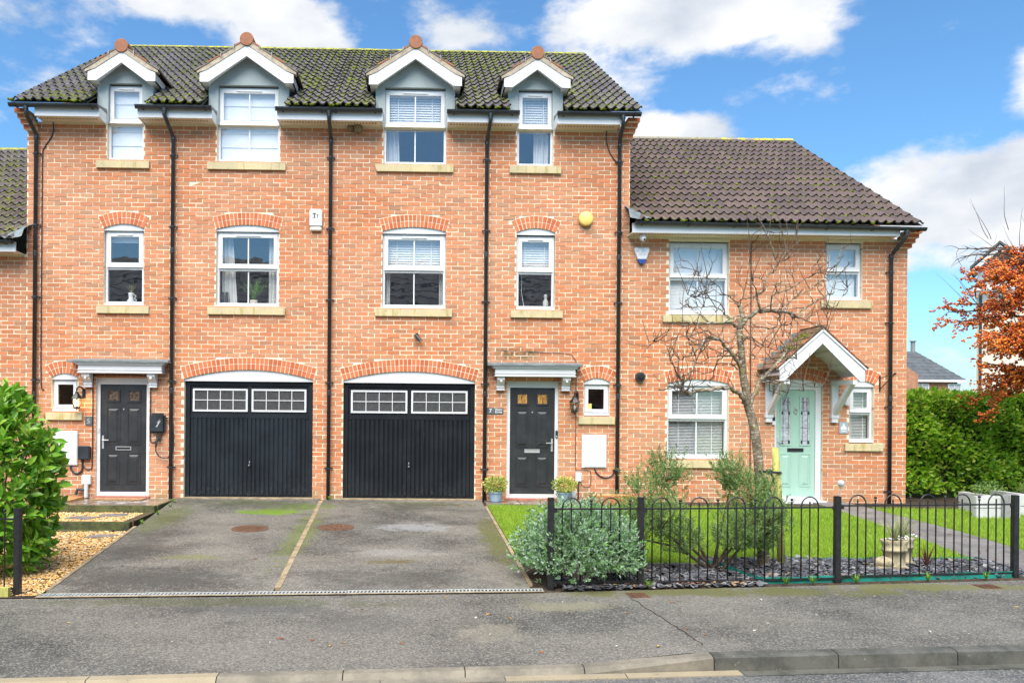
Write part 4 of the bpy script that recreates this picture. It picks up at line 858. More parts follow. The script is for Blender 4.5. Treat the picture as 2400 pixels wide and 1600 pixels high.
# ------------------------------------------------------------------ the houses
H5 = thing('terraced_house', (-4.23, 0, 0), 'tall brick house with door 5, pale blinds in its dormers and navy garage door', 'house', 'terraced houses')
H7 = thing('terraced_house', (1.07, 0, 0), 'tall brick house with door 7, black garage door and slatted blinds in its dormers', 'house', 'terraced houses')
HR = thing('terraced_house', (6.22, 0, 0), 'two-storey brick house with brown tiled roof, gabled porch and mint green door', 'house', 'terraced houses')
HL = thing('terraced_house', (-8.4, 0, 0), 'lower brick house with mossy roof at the left edge of the photo', 'house', 'terraced houses')
O = lambda x0, x1, z0, z1, rise=0: dict(x0=x0, x1=x1, z0=z0, z1=z1, rise=rise)
WT = 6.565
h5 = [O(-5.50, -4.86, 5.90, WT-.0005), O(-3.58, -2.48, 5.90, WT-.0005), O(-5.54, -4.84, 3.36, 4.72, .08), O(-3.58, -2.48, 3.36, 4.73, .078), O(-6.43, -5.98, 1.49, 2.10, .075), O(-5.655, -4.725, -.25, 2.115), O(-4.12, -1.86, -.25, 2.095, .165)]
h7 = [O(-.655, .455, 5.90, WT-.0005), O(1.705, 2.355, 5.90, WT-.0005), O(-.66, .46, 3.36, 4.73, .078), O(1.71, 2.40, 3.36, 4.735, .08), O(2.93, 3.39, 1.49, 2.10, .075), O(1.565, 2.485, -.25, 2.115), O(-1.33, 1.0, -.25, 2.09, .17)]
hr = [O(4.43, 5.51, 3.31, 4.635), O(7.25, 7.91, 3.59, 4.645), O(4.42, 5.525, .74, 2.09, .08), O(6.35, 7.215, -.25, 2.10, .085), O(7.69, 8.14, 1.05, 2.095, .075)]
front_wall(H5, -6.88, -1.58, -.3, WT, h5, seed=1); front_wall(H7, -1.58, 3.72, -.3, WT, h7, seed=2); front_wall(HR, 3.722, 8.72, -.3, 4.70, hr, seed=3); front_wall(HL, -9.9, -6.882, -.3, 4.24, [], seed=4)
for H, hs in ((H5, h5), (H7, h7), (HR, hr)):
    for o in hs:
        if o['rise']: arch(H, o)
shell(H5, -6.88, -1.581, -.3, WT, 4.7, 9.93, ends=(True, False), floors=(0, 2.55, 5.15)); shell(H7, -1.579, 3.72, -.3, WT, 4.7, 9.93, ends=(False, True), floors=(0, 2.55, 5.15)); shell(HR, 3.722, 8.72, -.3, 4.70, 4.7, 7.98, ends=(False, True), floors=(0, 2.45, 4.9)); shell(HL, -9.9, -6.882, -.3, 4.24, 4.7, 7.5, floors=(0, 2.45))
# upper windows
window(H5, -5.495, -4.865, 5.915, 7.235, 6.59, False, fill=f_roman); window(H5, -3.575, -2.485, 5.915, 7.235, 6.59, fill=f_roman)
def f_d3(w, x0, x1, z0, z1, zr, y): slats(w, x0, x1, zr-.02, z1, y+.03); cloth(w, x0, x0+.2, z0-.02, zr+.2, y+.12, folds=3, lean=.03)
def f_d4(w, x0, x1, z0, z1, zr, y): slats(w, x0, x1, zr-.02, z1, y+.03); cloth(w, x1-.27, x1, z0-.02, zr+.2, y+.12, folds=3)
window(H7, -.65, .45, 5.915, 7.245, 6.60, fill=f_d3); window(H7, 1.71, 2.35, 5.915, 7.24, 6.60, False, fill=f_d4)
def f_w1(w, x0, x1, z0, z1, zr, y): box('blind', 'blind', w, x0, x1, y+.02, y+.024, z1-.14, z1)
def f_w2(w, x0, x1, z0, z1, zr, y): cloth(w, x0, x0+.19, z0-.05, z1, y+.10, folds=3, lean=.09); cloth(w, x1-.17, x1, z0-.05, z1, y+.10, folds=3)
def f_w3(w, x0, x1, z0, z1, zr, y): slats(w, x0, x1, zr-.01, z1, y+.03); cloth(w, x0, x0+.08, z0-.02, zr, y+.1, folds=2); cloth(w, x1-.06, x1, z0-.02, zr, y+.1, folds=2)
def f_w4(w, x0, x1, z0, z1, zr, y):
    slats(w, x0, x1, zr-.01, z1, y+.03); MB().tube([(x0+.06, y+.02, zr), (x0+.07, y+.02, zr-.2), (x0+.06, y+.02, zr-.35), (x0+.11, y+.02, z0)], .004, 5).build('blind_cord', 'blind', w)
for H, q, f in ((H5, (-5.53, -4.85), f_w1), (H7, (1.72, 2.39), f_w4)): window(H, q[0], q[1], 3.385, 4.68, 4.065, False, fill=f)
for H, q, f in ((H5, (-3.575, -2.485), f_w2), (H7, (-.655, .455), f_w3)): window(H, q[0], q[1], 3.385, 4.69, 4.065, True, fill=f)
window(H5, -6.425, -5.985, 1.52, 2.065, None, False, False); window(H7, 2.935, 3.385, 1.52, 2.065, None, False, False)
window(HR, 4.435, 5.505, 3.335, 4.60, 3.995, fill=f_fine); window(HR, 7.255, 7.905, 3.615, 4.61, 4.135, False, False, fill=f_fine)
window(HR, 4.425, 5.52, .765, 2.055, 1.48, True, False, fill=f_open); window(HR, 7.695, 8.135, 1.08, 2.06, 1.62, False, False, fill=f_open)
for x0, x1, z in ((4.43, 5.51, 4.64), (7.25, 7.91, 4.65)): box('lintel', 'cream', HR, x0-.01, x1+.01, -.006, .06, z-.02, z+.02)
for H, a, b, z in ((H5, -5.67, -4.75, 5.905), (H5, -3.74, -2.37, 5.905), (H7, -.78, .58, 5.91), (H7, 1.575, 2.485, 5.915), (H5, -5.645, -4.735, 3.365), (H5, -3.715, -2.36, 3.365), (H7, -.78, .575, 3.365), (H7, 1.615, 2.535, 3.365), (H5, -6.5, -5.88, 1.495), (H7, 2.83, 3.475, 1.495), (HR, 4.32, 5.56, 3.315), (HR, 7.15, 8.06, 3.595), (HR, 4.33, 5.65, .735), (HR, 7.6, 8.28, 1.055)): sill(H, a, b, z)
# doors
six_panel(H5, -5.65, -4.73, .035, 2.105, True, ('brown_glass', 'brown_glass'), True); six_panel(H7, 1.57, 2.48, .04, 2.11, False, ('amber', 'amber'), False)
garage_door(H5, -4.115, -1.865, .02, 2.06, 'garage_a', -2.985); garage_door(H7, -1.325, .995, .015, 2.055, 'garage_b', -.165)
hood(H5, -5.88, -4.45, 2.18, 2.36, .22, -6.05, -4.32, ((-5.835, -5.70), (-4.71, -4.575))); hood(H7, 1.335, 2.735, 2.185, 2.365, .22, 1.2, 2.86, ((1.375, 1.505), (2.525, 2.66)))
# mint door with two leaded lights
leaf, (a, b, c, e), mould, _f = panel_door(HR, 6.365, 7.205, .03, 2.075, 'mint', .075, handle_left=True, fr=(.035, .10))
W_, H_ = b-a, e-c
for u0, u1 in ((.10, .39), (.60, .89)):
    X0, X1, Z0, Z1 = a+W_*u0, a+W_*u1, c+H_*.475, c+H_*.94; MB().ring(X0, X1, Z0, Z1, .022, .058, .07).build('light_frame', 'mint', leaf); box('door_light', 'frost', leaf, X0+.022, X1-.022, .066, .069, Z0+.022, Z1-.022); q = MB(); xm = (X0+X1)/2
    for x in (X0+.05, xm-.03, xm+.03, X1-.05): q.box(x-.003, x+.003, .062, .0655, Z1-.26, Z1-.024)
    for x in (X0+.055, X1-.055): q.box(x-.003, x+.003, .062, .0655, Z0+.024, Z1-.26)
    for z in (Z0+.09, Z0+.32, Z1-.26, Z1-.1): q.box(X0+.024, X1-.024, .0615, .065, z-.003, z+.003)
    for x in (X0+.04, X1-.04):
        for z in (Z0+.06, Z1-.30): q.box(x-.016, x+.016, .0612, .0645, z-.025, z+.025)
    q.build('leading', 'ink', leaf); mould(u0, u1, .09, .40)
lever(leaf, a+.04, c+H_*.50, .07, 1, 'chrome'); letterbox(leaf, (a+b)/2, c+H_*.435, .07, .29, 'ink', True)
k = MB(); k.tube([((a+b)/2+.03*math.cos(t*PI/6), .05, c+H_*.80+.04*math.sin(t*PI/6)) for t in range(13)], .007, 6, False); k.ball(((a+b)/2, .05, c+H_*.80+.05), .022, 10, 6); k.build('knocker', 'chrome', leaf)
box('door_step', 'white', HR, 6.33, 7.25, -.10, .16, -.06, .028)
# roofs
c5 = [(-5.185-.485, -5.185+.485, 1.3), (-3.03-.70, -3.03+.70, 1.3)]; c7 = [(-.10-.70, -.10+.70, 1.3), (2.03-.485, 2.03+.485, 1.3)]
roof(H5, -6.965, -1.58, -.46, 6.755, 4.7, 9.92, 'tile_old', c5, 18, 'ridge', 2100, seed=5); roof(H7, -1.58, 3.80, -.46, 6.755, 4.7, 9.92, 'tile_old', c7, 18, 'ridge', 1900, seed=6)
roof(HR, 3.735, 8.72, -.46, 4.86, 4.7, 7.98, 'tile_brown', (), 16, 'ridge2', 700, seed=8); roof(HL, -9.9, -6.89, -.46, 4.40, 4.7, 7.5, 'tile_old', (), 16, 'ridge', 420, seed=9, vis=lambda x: x > -8.4)
dormer(H5, -5.185, .485, -5.50, -4.87, 7.262, 7.38, .58, 7.755, False, None); dormer(H5, -3.03, .70, -3.58, -2.48, 7.262, 7.385, .81, 7.905, True, None)
dormer(H7, -.10, .70, -.655, .455, 7.27, 7.385, .81, 7.905, True, None); dormer(H7, 2.03, .485, 1.705, 2.355, 7.27, 7.38, .58, 7.755, False, None)
eaves(H5, -6.60, -5.505, -7.0, -5.49, 6.55, lo=(False, True)); eaves(H5, -4.855, -3.585, -4.87, -3.57, 6.55); eaves(H5, -2.475, -1.58, -2.49, -1.58, 6.55, lo=(True, False))
eaves(H7, -1.58, -.66, -1.58, -.66, 6.55, lo=(False, True)); eaves(H7, .46, 1.70, .445, 1.70, 6.55); eaves(H7, 2.36, 3.47, 2.345, 3.80, 6.55, lo=(True, False))
eaves(HR, 3.68, 8.38, 3.72, 8.79, 4.685, lo=(False, False), fall=.05); eaves(HL, -9.9, -6.90, -9.9, -6.93, 4.225, lo=(False, False))
corbel(H5, -6.88, -1, 6.70); corbel(H7, 3.72, 1, 6.70); corbel(HR, 8.72, 1, 4.83)
cl = (.55, 2.05, 3.5, 4.75, 6.0)
downpipe(H5, -6.72, -6.70, 6.73, -.1, clips=cl); downpipe(H5, -4.38, -4.325, 6.73, -.02, clips=cl); downpipe(H7, -1.575, -1.575, 6.73, -.03, clips=cl); downpipe(H7, 1.20, 1.17, 6.73, -.03, clips=cl); downpipe(H7, 3.49, 3.52, 6.73, -.05, clips=cl); downpipe(HR, 8.46, 8.39, 4.82, -.05, clips=(.2, 1.7, 3.2, 4.1))
# lead soaker where the right roof meets the tall wall, and the same on the left
for H, x, s, z in ((HR, 3.735, 1, 4.88), (HL, -6.89, -1, 4.42)):
    rg = random.Random(5); b = MB(); n = 7; vs = []
    for i in range(n):
        for j in range(n): u, v = i/(n-1), j/(n-1); vs.append((x-s*.11+s*.34*u, -.50+.55*v+rg.uniform(-.02, .02), z-.06+.30*v*.62+.055+rg.uniform(0, .045)+(.20*(1-u) if v > .3 else 0)*(.4+.6*v)))
    b.add(vs, [(i*n+j, (i+1)*n+j, (i+1)*n+j+1, i*n+j+1) for i in range(n-1) for j in range(n-1)]); b.build('lead_flashing', 'lead', H, smooth=True)
# gabled porch on the right house
P_ = MB(); cx, hw, ya, zb, zt = 6.81, .725, -.80, 2.31, 2.965; slp = (zt-zb)/hw
for s in (-1, 1): P_.prism([(cx+s*hw, zb-.05), (cx, zt-.06), (cx, zt-.10), (cx+s*hw, zb-.09)], 'Y', ya+.03, -.006)
porch = P_.build('porch', 'white', HR)

for s in (-1, 1):
    e = lambda u, z: (cx+s*u, z)
    MB().prism([e(hw, zb-.185), e(hw, zb), e(0, zt), e(0, zt-.205), e(hw-.08, zb-.185)], 'Y', ya, ya+.028).build('bargeboard', 'white', porch)
    MB().prism([e(hw+.02, zb-.005), e(hw+.02, zb+.03), e(0, zt+.04), e(0, zt)], 'Y', ya-.02, ya+.10).build('verge_mortar', 'white', porch)
    MB().prism([e(hw, zb-.185), e(hw, zb-.165), e(hw-.09, zb-.165), e(hw-.09, zb-.185)], 'Y', ya+.028, -.006).build('porch_soffit', 'white', porch)
    for fr_ in (.35, .7):
        u = hw*fr_; z = zt-u*slp-.10; MB().prism([e(u-.03, z-.035+.03*slp), e(u+.03, z-.035-.03*slp), e(u+.03, z+.01-.03*slp), e(u-.03, z+.01+.03*slp)], 'Y', ya+.03, -.006).build('purlin', 'white', porch)
    x = cx+s*.59
    MB().box(x-.055, x+.055, -.07, -.006, 1.42, 2.16).box(x-.07, x+.07, -.085, -.006, 1.50, 1.56).build('bracket_post', 'white', porch); MB().box(x-.05, x+.05, ya+.03, -.07, 2.075, 2.15).build('bracket_arm', 'white', porch)
    MB().add([(x-.04, -.07, 1.54), (x+.04, -.07, 1.54), (x+.04, ya+.12, 2.075), (x-.04, ya+.12, 2.075), (x-.04, -.07, 1.66), (x+.04, -.07, 1.66), (x+.04, ya+.24, 2.075), (x-.04, ya+.24, 2.075)], [(0, 1, 2, 3), (4, 7, 6, 5), (0, 4, 5, 1), (1, 5, 6, 2), (2, 6, 7, 3), (3, 7, 4, 0)]).build('bracket_strut', 'white', porch)
    rows = 7; L = math.hypot(hw+.06, (hw+.06)*slp); an = math.atan(slp); 
    tm = [raw_mesh('porch_tile', [(q[0]*1, q[1], q[2]) for q in MB().box(-.079, .079, 0, .19, 0, .013).v], MB().box(0, 1, 0, 1, 0, 1).f, t) for t in ('clay', 'tile_porch')]
    for r in range(rows):
        t = L*r/rows
        for j in range(5):
            y = ya-.02+.08+.162*j; u = hw+.06-t*math.cos(an)
            o = piece('porch_tile', random.choice(tm) if j == 0 else tm[1], porch, (cx+s*u, y, zb-.055+.06+t*math.sin(an)+.022))
            # local y climbs the slope towards the ridge, local x runs along Y
            M_ = Matrix(((0, -s*math.cos(an), 0), (s*1.0, 0, 0), (0, math.sin(an), 1))).to_4x4()
            yv = Vector((-s*math.cos(an), 0, math.sin(an))); xv = Vector((0, s*1.0, 0)); zv = xv.cross(yv); 
            tl = .06; yv2 = (yv*math.cos(tl)-zv*math.sin(tl)); zv2 = xv.cross(yv2)
            o.rotation_euler = Matrix((xv, yv2, zv2)).transposed().to_euler()
    # stepped lead against the wall
    for i in range(6):
        u = hw*(1-i/6); z = zb+(hw-u)*slp+.05; MB().prism([e(u+.06, z-.04), e(u+.05, z+.09), e(u-.13, z+.10), e(u-.13, z+.06)], 'Y', -.016, -.008).build('lead_step', 'lead', porch)
    MB().prism([e(hw+.05, zb+.015), e(hw+.05, zb+.03), e(0, zt+.085), e(0, zt+.07)], 'Y', -.13, -.017).build('lead_soaker', 'lead', porch)
for i in range(3): MB().prism([(cx-.10, zt+.0), (cx-.05, zt+.075), (cx+.05, zt+.075), (cx+.10, zt+.0)], 'Y', ya-.015+.265*i, ya-.015+.26*(i+1)).build('porch_ridge', 'tile_porch', porch)
rr = np.random.default_rng(4); k = 70; u = rr.uniform(.0, .42, k); pv, pf = ico(1); sc = rr.uniform(.012, .035, k)
o = scatter('moss', 'moss', pv, pf, rot_rand(k, rr)*np.stack([sc*1.4, sc*1.6, sc*.6], -1)[:, None, :], np.stack([cx-u, rr.uniform(-.75, -.2, k), zt-u*slp+.075], -1), porch, True); o['kind'] = 'stuff'

# ------------------------------------------------------------------ things fixed to the houses
def lantern(x, z, label, lit):
    t = thing('wall_lantern', (x, 0, z-.2), label, 'lantern', 'wall lanterns')
    MB().box(x+.045, x+.095, -.02, -.004, z+.0, z+.17).build('back_plate', 'iron', t)
    MB().tube([(x+.07, -.02, z+.13), (x+.06, -.07, z+.19), (x+.03, -.12, z+.205), (x, -.14, z+.17), (x, -.14, z+.13)], .014, 8).build('arm', 'iron', t)
    c = MB(); c.lathe((x, -.14, z), [(.096, -.004), (.096, .004), (.07, .045), (.035, .085), (.03, .11), (.012, .12), (.012, .15)], 6); c.build('cap', 'iron', t)
    b = MB()
    for k in range(6):
        a = 2*PI*k/6; b.tube([(x+.082*math.cos(a), -.14+.082*math.sin(a), z), (x+.055*math.cos(a), -.14+.055*math.sin(a), z-.155)], .006, 5)
    b.lathe((x, -.14, z-.155), [(.03, -.03), (.062, -.012), (.062, .004)], 6); b.ball((x, -.14, z-.195), .012, 8, 5); b.build('cage', 'iron', t)
    g = MB(); n = 6; vs = [(x+r*math.cos(2*PI*k/n), -.14+r*math.sin(2*PI*k/n), zz) for r, zz in ((.078, z-.002), (.052, z-.15)) for k in range(n)]; g.add(vs, [(k, (k+1) % n, n+(k+1) % n, n+k) for k in range(n)]); g.build('glass', 'glass_lamp', t)
    MB().lathe((x, -.14, z-.13), [(.02, 0), (.026, .05), (.02, .095)], 10).build('bulb', 'bulb' if lit else 'white', t, smooth=True)
    if lit:
        l = bpy.data.lights.new('lantern_light', 'POINT'); l.energy = 3.2; l.color = (1, .62, .28); l.shadow_soft_size = .05
        o = bpy.data.objects.new('lantern_light', l); COL.objects.link(o); o.parent = t; o.location = (0, -.14-.0, .2-.075-.0); o.location.y = -.21
lantern(-5.93, 1.735, 'lit black wall lantern glowing by the small window near door 5', True); lantern(2.74, 1.735, 'unlit black wall lantern between door 7 and the small window', False)
def meter(x0, x1, z0, z1, label):
    t = thing('meter_box', ((x0+x1)/2, 0, z0), label, 'meter box', 'white meter boxes'); MB().box(x0, x1, -.035, -.004, z0, z1).build('case', 'white', t, bevel=.006); box('lid', 'white', t, x0+.045, x1-.012, -.043, -.036, z0+.02, z1-.02)
    MB().lathe((x0+.085, -.047, (z0+z1)/2-.03), [(.012, 0), (.012, .006)], 10, 'Y').build('lock', 'grey_plastic', t); box('hinge', 'grey_plastic', t, x1-.012, x1-.004, -.046, -.036, z1-.12, z1-.06)
meter(-6.40, -5.955, .565, 1.165, 'white meter box behind the laurel, left of door 5'); meter(2.895, 3.335, .585, 1.17, 'white meter box under the small window right of door 7')
def cable(name, label, pts, r=.007, mat='black', cat='cable'):
    # smooth the run a little
    P = [Vector(p) for p in pts]; out = []
    for i in range(len(P)-1):
        a = P[max(i-1, 0)]; b = P[i]; c = P[i+1]; d = P[min(i+2, len(P)-1)]
        for k in range(5):
            t = k/5; out.append(.5*((2*b)+(-a+c)*t+(2*a-5*b+4*c-d)*t*t+(-a+3*b-3*c+d)*t**3))
    return tag(MB().tube(out+[P[-1]], r, 6).build(name, mat, smooth=True), label, cat)
y_ = -.014
cable('cable', 'black cable looping under the right-hand meter box', [(3.13, y_, .585), (3.16, y_, .50), (3.24, y_, .43), (3.34, y_, .41), (3.44, y_, .45), (3.495, y_, .56), (3.50, y_, .68)], .012)
cable('cable', 'thin cable running from the hood of door 7 down past the lantern', [(1.5, y_, 2.64), (2.1, y_, 2.62), (2.62, y_, 2.60), (2.74, y_, 2.53), (2.79, y_, 2.4), (2.785, y_, 1.9), (2.79, y_, 1.5), (2.79, y_, .62), (2.83, y_, .55), (3.0, y_, .54), (3.06, y_, .50), (3.06, y_, .30), (3.02, y_, .245), (2.94, y_, .25), (2.89, y_, .30)], .005)
cable('cable', 'black cable framing door 5 up to its hood', [(-5.86, y_, .66), (-5.86, y_, .56), (-5.80, y_, .50), (-5.74, y_, .50), (-5.705, y_, .58), (-5.70, y_, 1.2), (-5.70, y_, 2.08), (-5.66, y_, 2.135), (-5.5, y_, 2.145), (-4.95, y_, 2.145), (-4.74, y_, 2.12), (-4.70, y_, 2.05), (-4.70, y_, 1.1), (-4.69, y_, 1.0), (-4.63, y_, .975), (-4.59, y_, 1.02)], .010)
cable('cable', 'fat black cable curving from the left meter box to the black box', [(-6.07, y_, .57), (-6.07, y_, .50), (-6.0, y_, .43), (-5.92, y_, .435), (-5.875, y_, .50), (-5.875, y_, .68)], .018)
cable('cable', 'black aerial cable beside the leftmost downpipe', [(-6.42, -.04, 6.55), (-6.42, y_, 6.42), (-6.47, y_, 6.28), (-6.57, y_, 6.12), (-6.61, y_, 5.9), (-6.61, y_, 4.5), (-6.61, y_, 3.0), (-6.60, y_, 2.0), (-6.55, y_, 1.88)], .010)
cable('cable', 'short black cable under the eaves by the fifth downpipe', [(3.29, -.03, 6.55), (3.29, y_, 6.40), (3.34, y_, 6.2), (3.43, y_, 6.05), (3.49, y_, 6.0)], .009)
cable('cable', 'thin dark cable down the wall behind the bare tree', [(5.94, -.30, 4.72), (5.95, -.08, 4.64), (5.90, y_, 4.58), (5.895, y_, 4.45), (5.90, y_, 3.4), (5.90, y_, 2.5), (5.91, y_, .1)], .008)
# alarm boxes
t = thing('alarm_box', (-1.83, 0, 4.71), 'white rounded alarm box with dark T1 lettering beside the middle downpipe', 'alarm box')
MB().box(-1.94, -1.72, -.075, -.004, 4.78, 5.09).build('case', 'white', t, bevel=.02); MB().box(-1.93, -1.73, -.07, -.004, 4.71, 4.785).build('strobe', 'cream', t, bevel=.015); q = MB(); yy = (-.0775, -.0752)
for x, z, w, h, st in ((-1.853, 4.93, .062, .085, .020), (-1.795, 4.935, .026, .058, .011)):
    q.box(x-st/2, x+st/2, *yy, z, z+h); q.box(x-w/2, x+w/2, *yy, z+h-.013, z+h); q.box(x-st, x+st, *yy, z, z+.009)
    if w > .05: q.box(x-w/2, x-w/2+.008, *yy, z+h-.030, z+h); q.box(x+w/2-.008, x+w/2, *yy, z+h-.030, z+h)
q.build('letter', 'ink', t); q = MB()
for z, n, x0 in ((4.865, 5, -1.86), (4.835, 7, -1.873)):
    for i in range(n): q.box(x0+i*.013, x0+i*.013+.009, *yy, z, z+.011)
q.build('small_print', 'silver_plate', t)
t = thing('alarm_box', (3.93, 0, 4.2), 'white shield-shaped alarm box with blue foot and 24 on it', 'alarm box')
MB().prism([(3.795, 4.46), (3.81, 4.48), (4.05, 4.48), (4.065, 4.46), (4.055, 4.42), (4.005, 4.275), (3.855, 4.275), (3.80, 4.42)], 'Y', -.075, -.004).build('case', 'white', t, bevel=.008); MB().prism([(3.857, 4.273), (4.003, 4.273), (3.98, 4.215), (3.96, 4.20), (3.90, 4.20), (3.88, 4.215)], 'Y', -.07, -.004).build('foot', 'blue', t, bevel=.006)
lettering(t, '24', 3.905+.01, 4.40, -.0765, .075, 'pale_blue'); q = MB().box(3.858, 3.866, -.0772, -.0752, 4.405, 4.445).tube([(3.86-.03+.013*math.cos(k*PI/5), -.076, 4.42+.013*math.sin(k*PI/5)) for k in range(11)], .0025, 5, False)
for z, n, x0 in ((4.372, 10, 3.868), (4.345, 9, 3.872)):
    for i in range(n): q.box(x0+i*.013, x0+i*.013+.009, -.0772, -.0752, z, z+.009)
q.build('small_print', 'silver_plate', t)
tag(MB().lathe((2.93, -.09, 4.98), [(.11, -.012), (.125, .0), (.128, .05), (.122, .086)], 28, 'Y').build('alarm_box', 'yellow', smooth=True), 'round yellow alarm siren high on the wall beside the fifth downpipe', 'alarm box')
# cameras
t = thing('security_camera', (0, 0, 2.8), 'small black bullet camera above the black garage door', 'camera'); MB().lathe((-.045, -.03, 2.90), [(.035, 0), (.035, .026)], 14, 'Y').build('mount', 'black', t); MB().tube([(-.045, -.03, 2.90), (-.03, -.06, 2.88)], .012, 8).build('arm', 'black', t); MB().tube([(-.06, -.05, 2.895), (.03, -.15, 2.79)], .033, 12).build('body', 'black', t); MB().tube([(.03, -.15, 2.79), (.034, -.155, 2.786)], .022, 12).build('lens', 'chrome', t)
t = thing('security_camera', (3.9, -.2, 4.55), 'white dome camera under the fascia of the right-hand house', 'camera'); MB().lathe((3.90, -.22, 4.60), [(.045, -.02), (.06, .0), (.062, .085)], 18).build('base', 'white', t, smooth=True); MB().ball((3.905, -.235, 4.60), .05, 14, 8).build('dome', 'white', t, smooth=True); MB().lathe((3.915, -.287, 4.585), [(.018, 0), (.022, .012)], 12, 'Y').build('lens', 'ink', t)
# plaques
t = thing('house_sign', (1.35, 0, 1.52), 'dark slate plaque reading 7 Wells Drive beside the downpipe', 'sign'); MB().box(1.205, 1.50, -.016, -.006, 1.525, 1.63).build('plate', 'slate_plate', t); lettering(t, '7', 1.245, 1.545, -.0175, .10, 'paint_white', name='numeral'); lettering(t, 'Wells\nDrive', 1.415, 1.583, -.0175, .054, 'paint_white', 'CENTER')
t = thing('house_sign', (-5.77, 0, 1.26), 'small grey slate plaque with numeral 5 below the lit lantern', 'sign'); MB().box(-5.83, -5.715, -.018, -.006, 1.265, 1.425).build('plate', 'slate_plate', t); lettering(t, '5', -5.772, 1.30, -.0195, .125, 'silver_plate', 'CENTER', name='numeral')
t = thing('house_sign', (7.58, 0, 1.23), 'silver plaque with a white emblem between the porch bracket and narrow window', 'sign'); MB().box(7.505, 7.66, -.018, -.006, 1.23, 1.43).build('plate', 'silver_plate', t); e = MB()
e.prism([(7.535, 1.295), (7.632, 1.295), (7.632, 1.335), (7.60, 1.36), (7.59, 1.405), (7.577, 1.405), (7.567, 1.36), (7.535, 1.335)], 'Y', -.0195, -.0182); e.box(7.54, 7.628, -.0195, -.0182, 1.262, 1.274); e.build('emblem', 'paint_white', t)
tag(MB().lathe((6.76, -.012, 2.545), [(.10, -.006), (.115, .0), (.115, .007)], 24, 'Y').build('wall_plaque', 'white', smooth=False), 'small oval white plaque on the brick under the porch roof', 'plaque')
# electrical bits
t = thing('charger', (-4.56, 0, .95), 'black car charging point with a silver lightning mark by the downpipe', 'charger'); MB().box(-4.70, -4.415, -.10, -.004, 1.135, 1.49).build('case', 'black', t, bevel=.04); MB().prism([(-4.555, 1.245), (-4.49, 1.36), (-4.525, 1.345), (-4.495, 1.40), (-4.56, 1.315), (-4.535, 1.318), (-4.58, 1.25)], 'Y', -.1025, -.1005).build('emblem', 'chrome', t)
MB().box(-4.575, -4.50, -.08, -.01, 1.02, 1.10).tube([(-4.535, -.085, 1.06), (-4.56, -.10, .98), (-4.575, -.10, .90)], .02, 10).build('plug', 'black', t); MB().tube([(-4.575, -.10, .91), (-4.575, -.09, .82), (-4.53, -.07, .74), (-4.45, -.06, .70), (-4.38, -.045, .71), (-4.30, -.03, .80), (-4.285, -.03, 1.0), (-4.30, -.03, 1.3), (-4.36, -.04, 1.42), (-4.42, -.05, 1.40)], .011, 8).build('lead', 'black', t, smooth=True)
tag(MB().box(-5.93, -5.725, -.09, -.004, .67, .905).build('junction_box', 'black', bevel=.012), 'black plastic junction box between the left meter box and door 5', 'junction box')
t = thing('junction_box', (-5.79, 0, .0), 'grey plastic box with a pipe stub at the foot of the wall by door 5', 'junction box'); MB().box(-5.87, -5.71, -.07, -.004, .235, .40).build('case', 'grey_plastic', t, bevel=.01); MB().tube([(-5.79, -.05, .235), (-5.79, -.05, .01)], .036, 12).build('pipe_stub', 'grey_plastic', t); MB().tube([(-5.83, -.06, .14), (-5.93, -.08, .15), (-5.95, -.10, .06)], .028, 10).build('tap', 'black', t)
t = thing('junction_box', (2.835, 0, .1), 'small white junction box above the right-hand flower pot', 'junction box'); MB().box(2.785, 2.89, -.06, -.004, .345, .505).build('case', 'white', t, bevel=.006); MB().tube([(2.835, -.04, .345), (2.84, -.04, .02)], .012, 8).build('conduit', 'black', t)
t = thing('doorbell', (2.45, 0, 1.1), 'narrow black video doorbell on the frame of door 7', 'doorbell'); MB().box(2.435, 2.475, .02, .05, 1.10, 1.245).build('case', 'black', t, bevel=.012); MB().lathe((2.455, .016, 1.215), [(.008, 0), (.01, .004)], 10, 'Y').build('lens', 'ink', t); MB().lathe((2.455, .016, 1.135), [(.011, 0), (.013, .004)], 12, 'Y').build('button', 'grey_plastic', t)
tag(MB().box(-5.635, -5.605, .035, .05, 1.14, 1.22).build('doorbell', 'grey_plastic', bevel=.005), 'small grey bell push on the frame of door 5', 'doorbell')
t = thing('doorbell', (6.30, 0, 1.40), 'small doorbell with dark top on the wall left of the mint door', 'doorbell'); MB().box(6.295, 6.355, -.03, -.004, 1.37, 1.44).build('case', 'white', t); MB().box(6.30, 6.345, -.03, -.004, 1.441, 1.51).build('cap', 'black', t)
t = thing('vent_terminal', (3.92, 0, 2.1), 'round black flue terminal on the wall left of the bare tree', 'vent'); MB().lathe((3.92, -.09, 2.20), [(.06, 0), (.082, .004), (.085, .03), (.085, .086)], 22, 'Y').build('collar', 'black', t, smooth=False); MB().lathe((3.92, -.105, 2.20), [(.035, 0), (.05, .014)], 18, 'Y').build('outlet', 'dark', t)
tag(MB().box(7.585, 7.665, -.07, -.004, 1.72, 1.92).build('porch_lamp', 'white', bevel=.015), 'white box lamp on the wall behind the right porch strut', 'lamp')
t = thing('basket_bracket', (8.27, 0, 2.0), 'black hanging basket bracket beside the right-hand downpipe', 'bracket'); MB().box(8.22, 8.24, -.02, -.004, 1.98, 2.26).build('plate', 'iron', t); MB().tube([(8.23, -.02, 2.02), (8.29, -.16, 2.16), (8.34, -.28, 2.27)], .009, 6).build('arm', 'iron', t); MB().tube([(8.23, -.02, 2.22), (8.34, -.28, 2.28)], .007, 6).build('stay', 'iron', t); MB().ball((8.345, -.29, 2.285), .02, 10, 6).build('finial', 'iron', t)
t = thing('martin_nest', (-1.15, -.1, 6.47), 'pair of brown mud nests tucked under the eaves', 'bird nest')
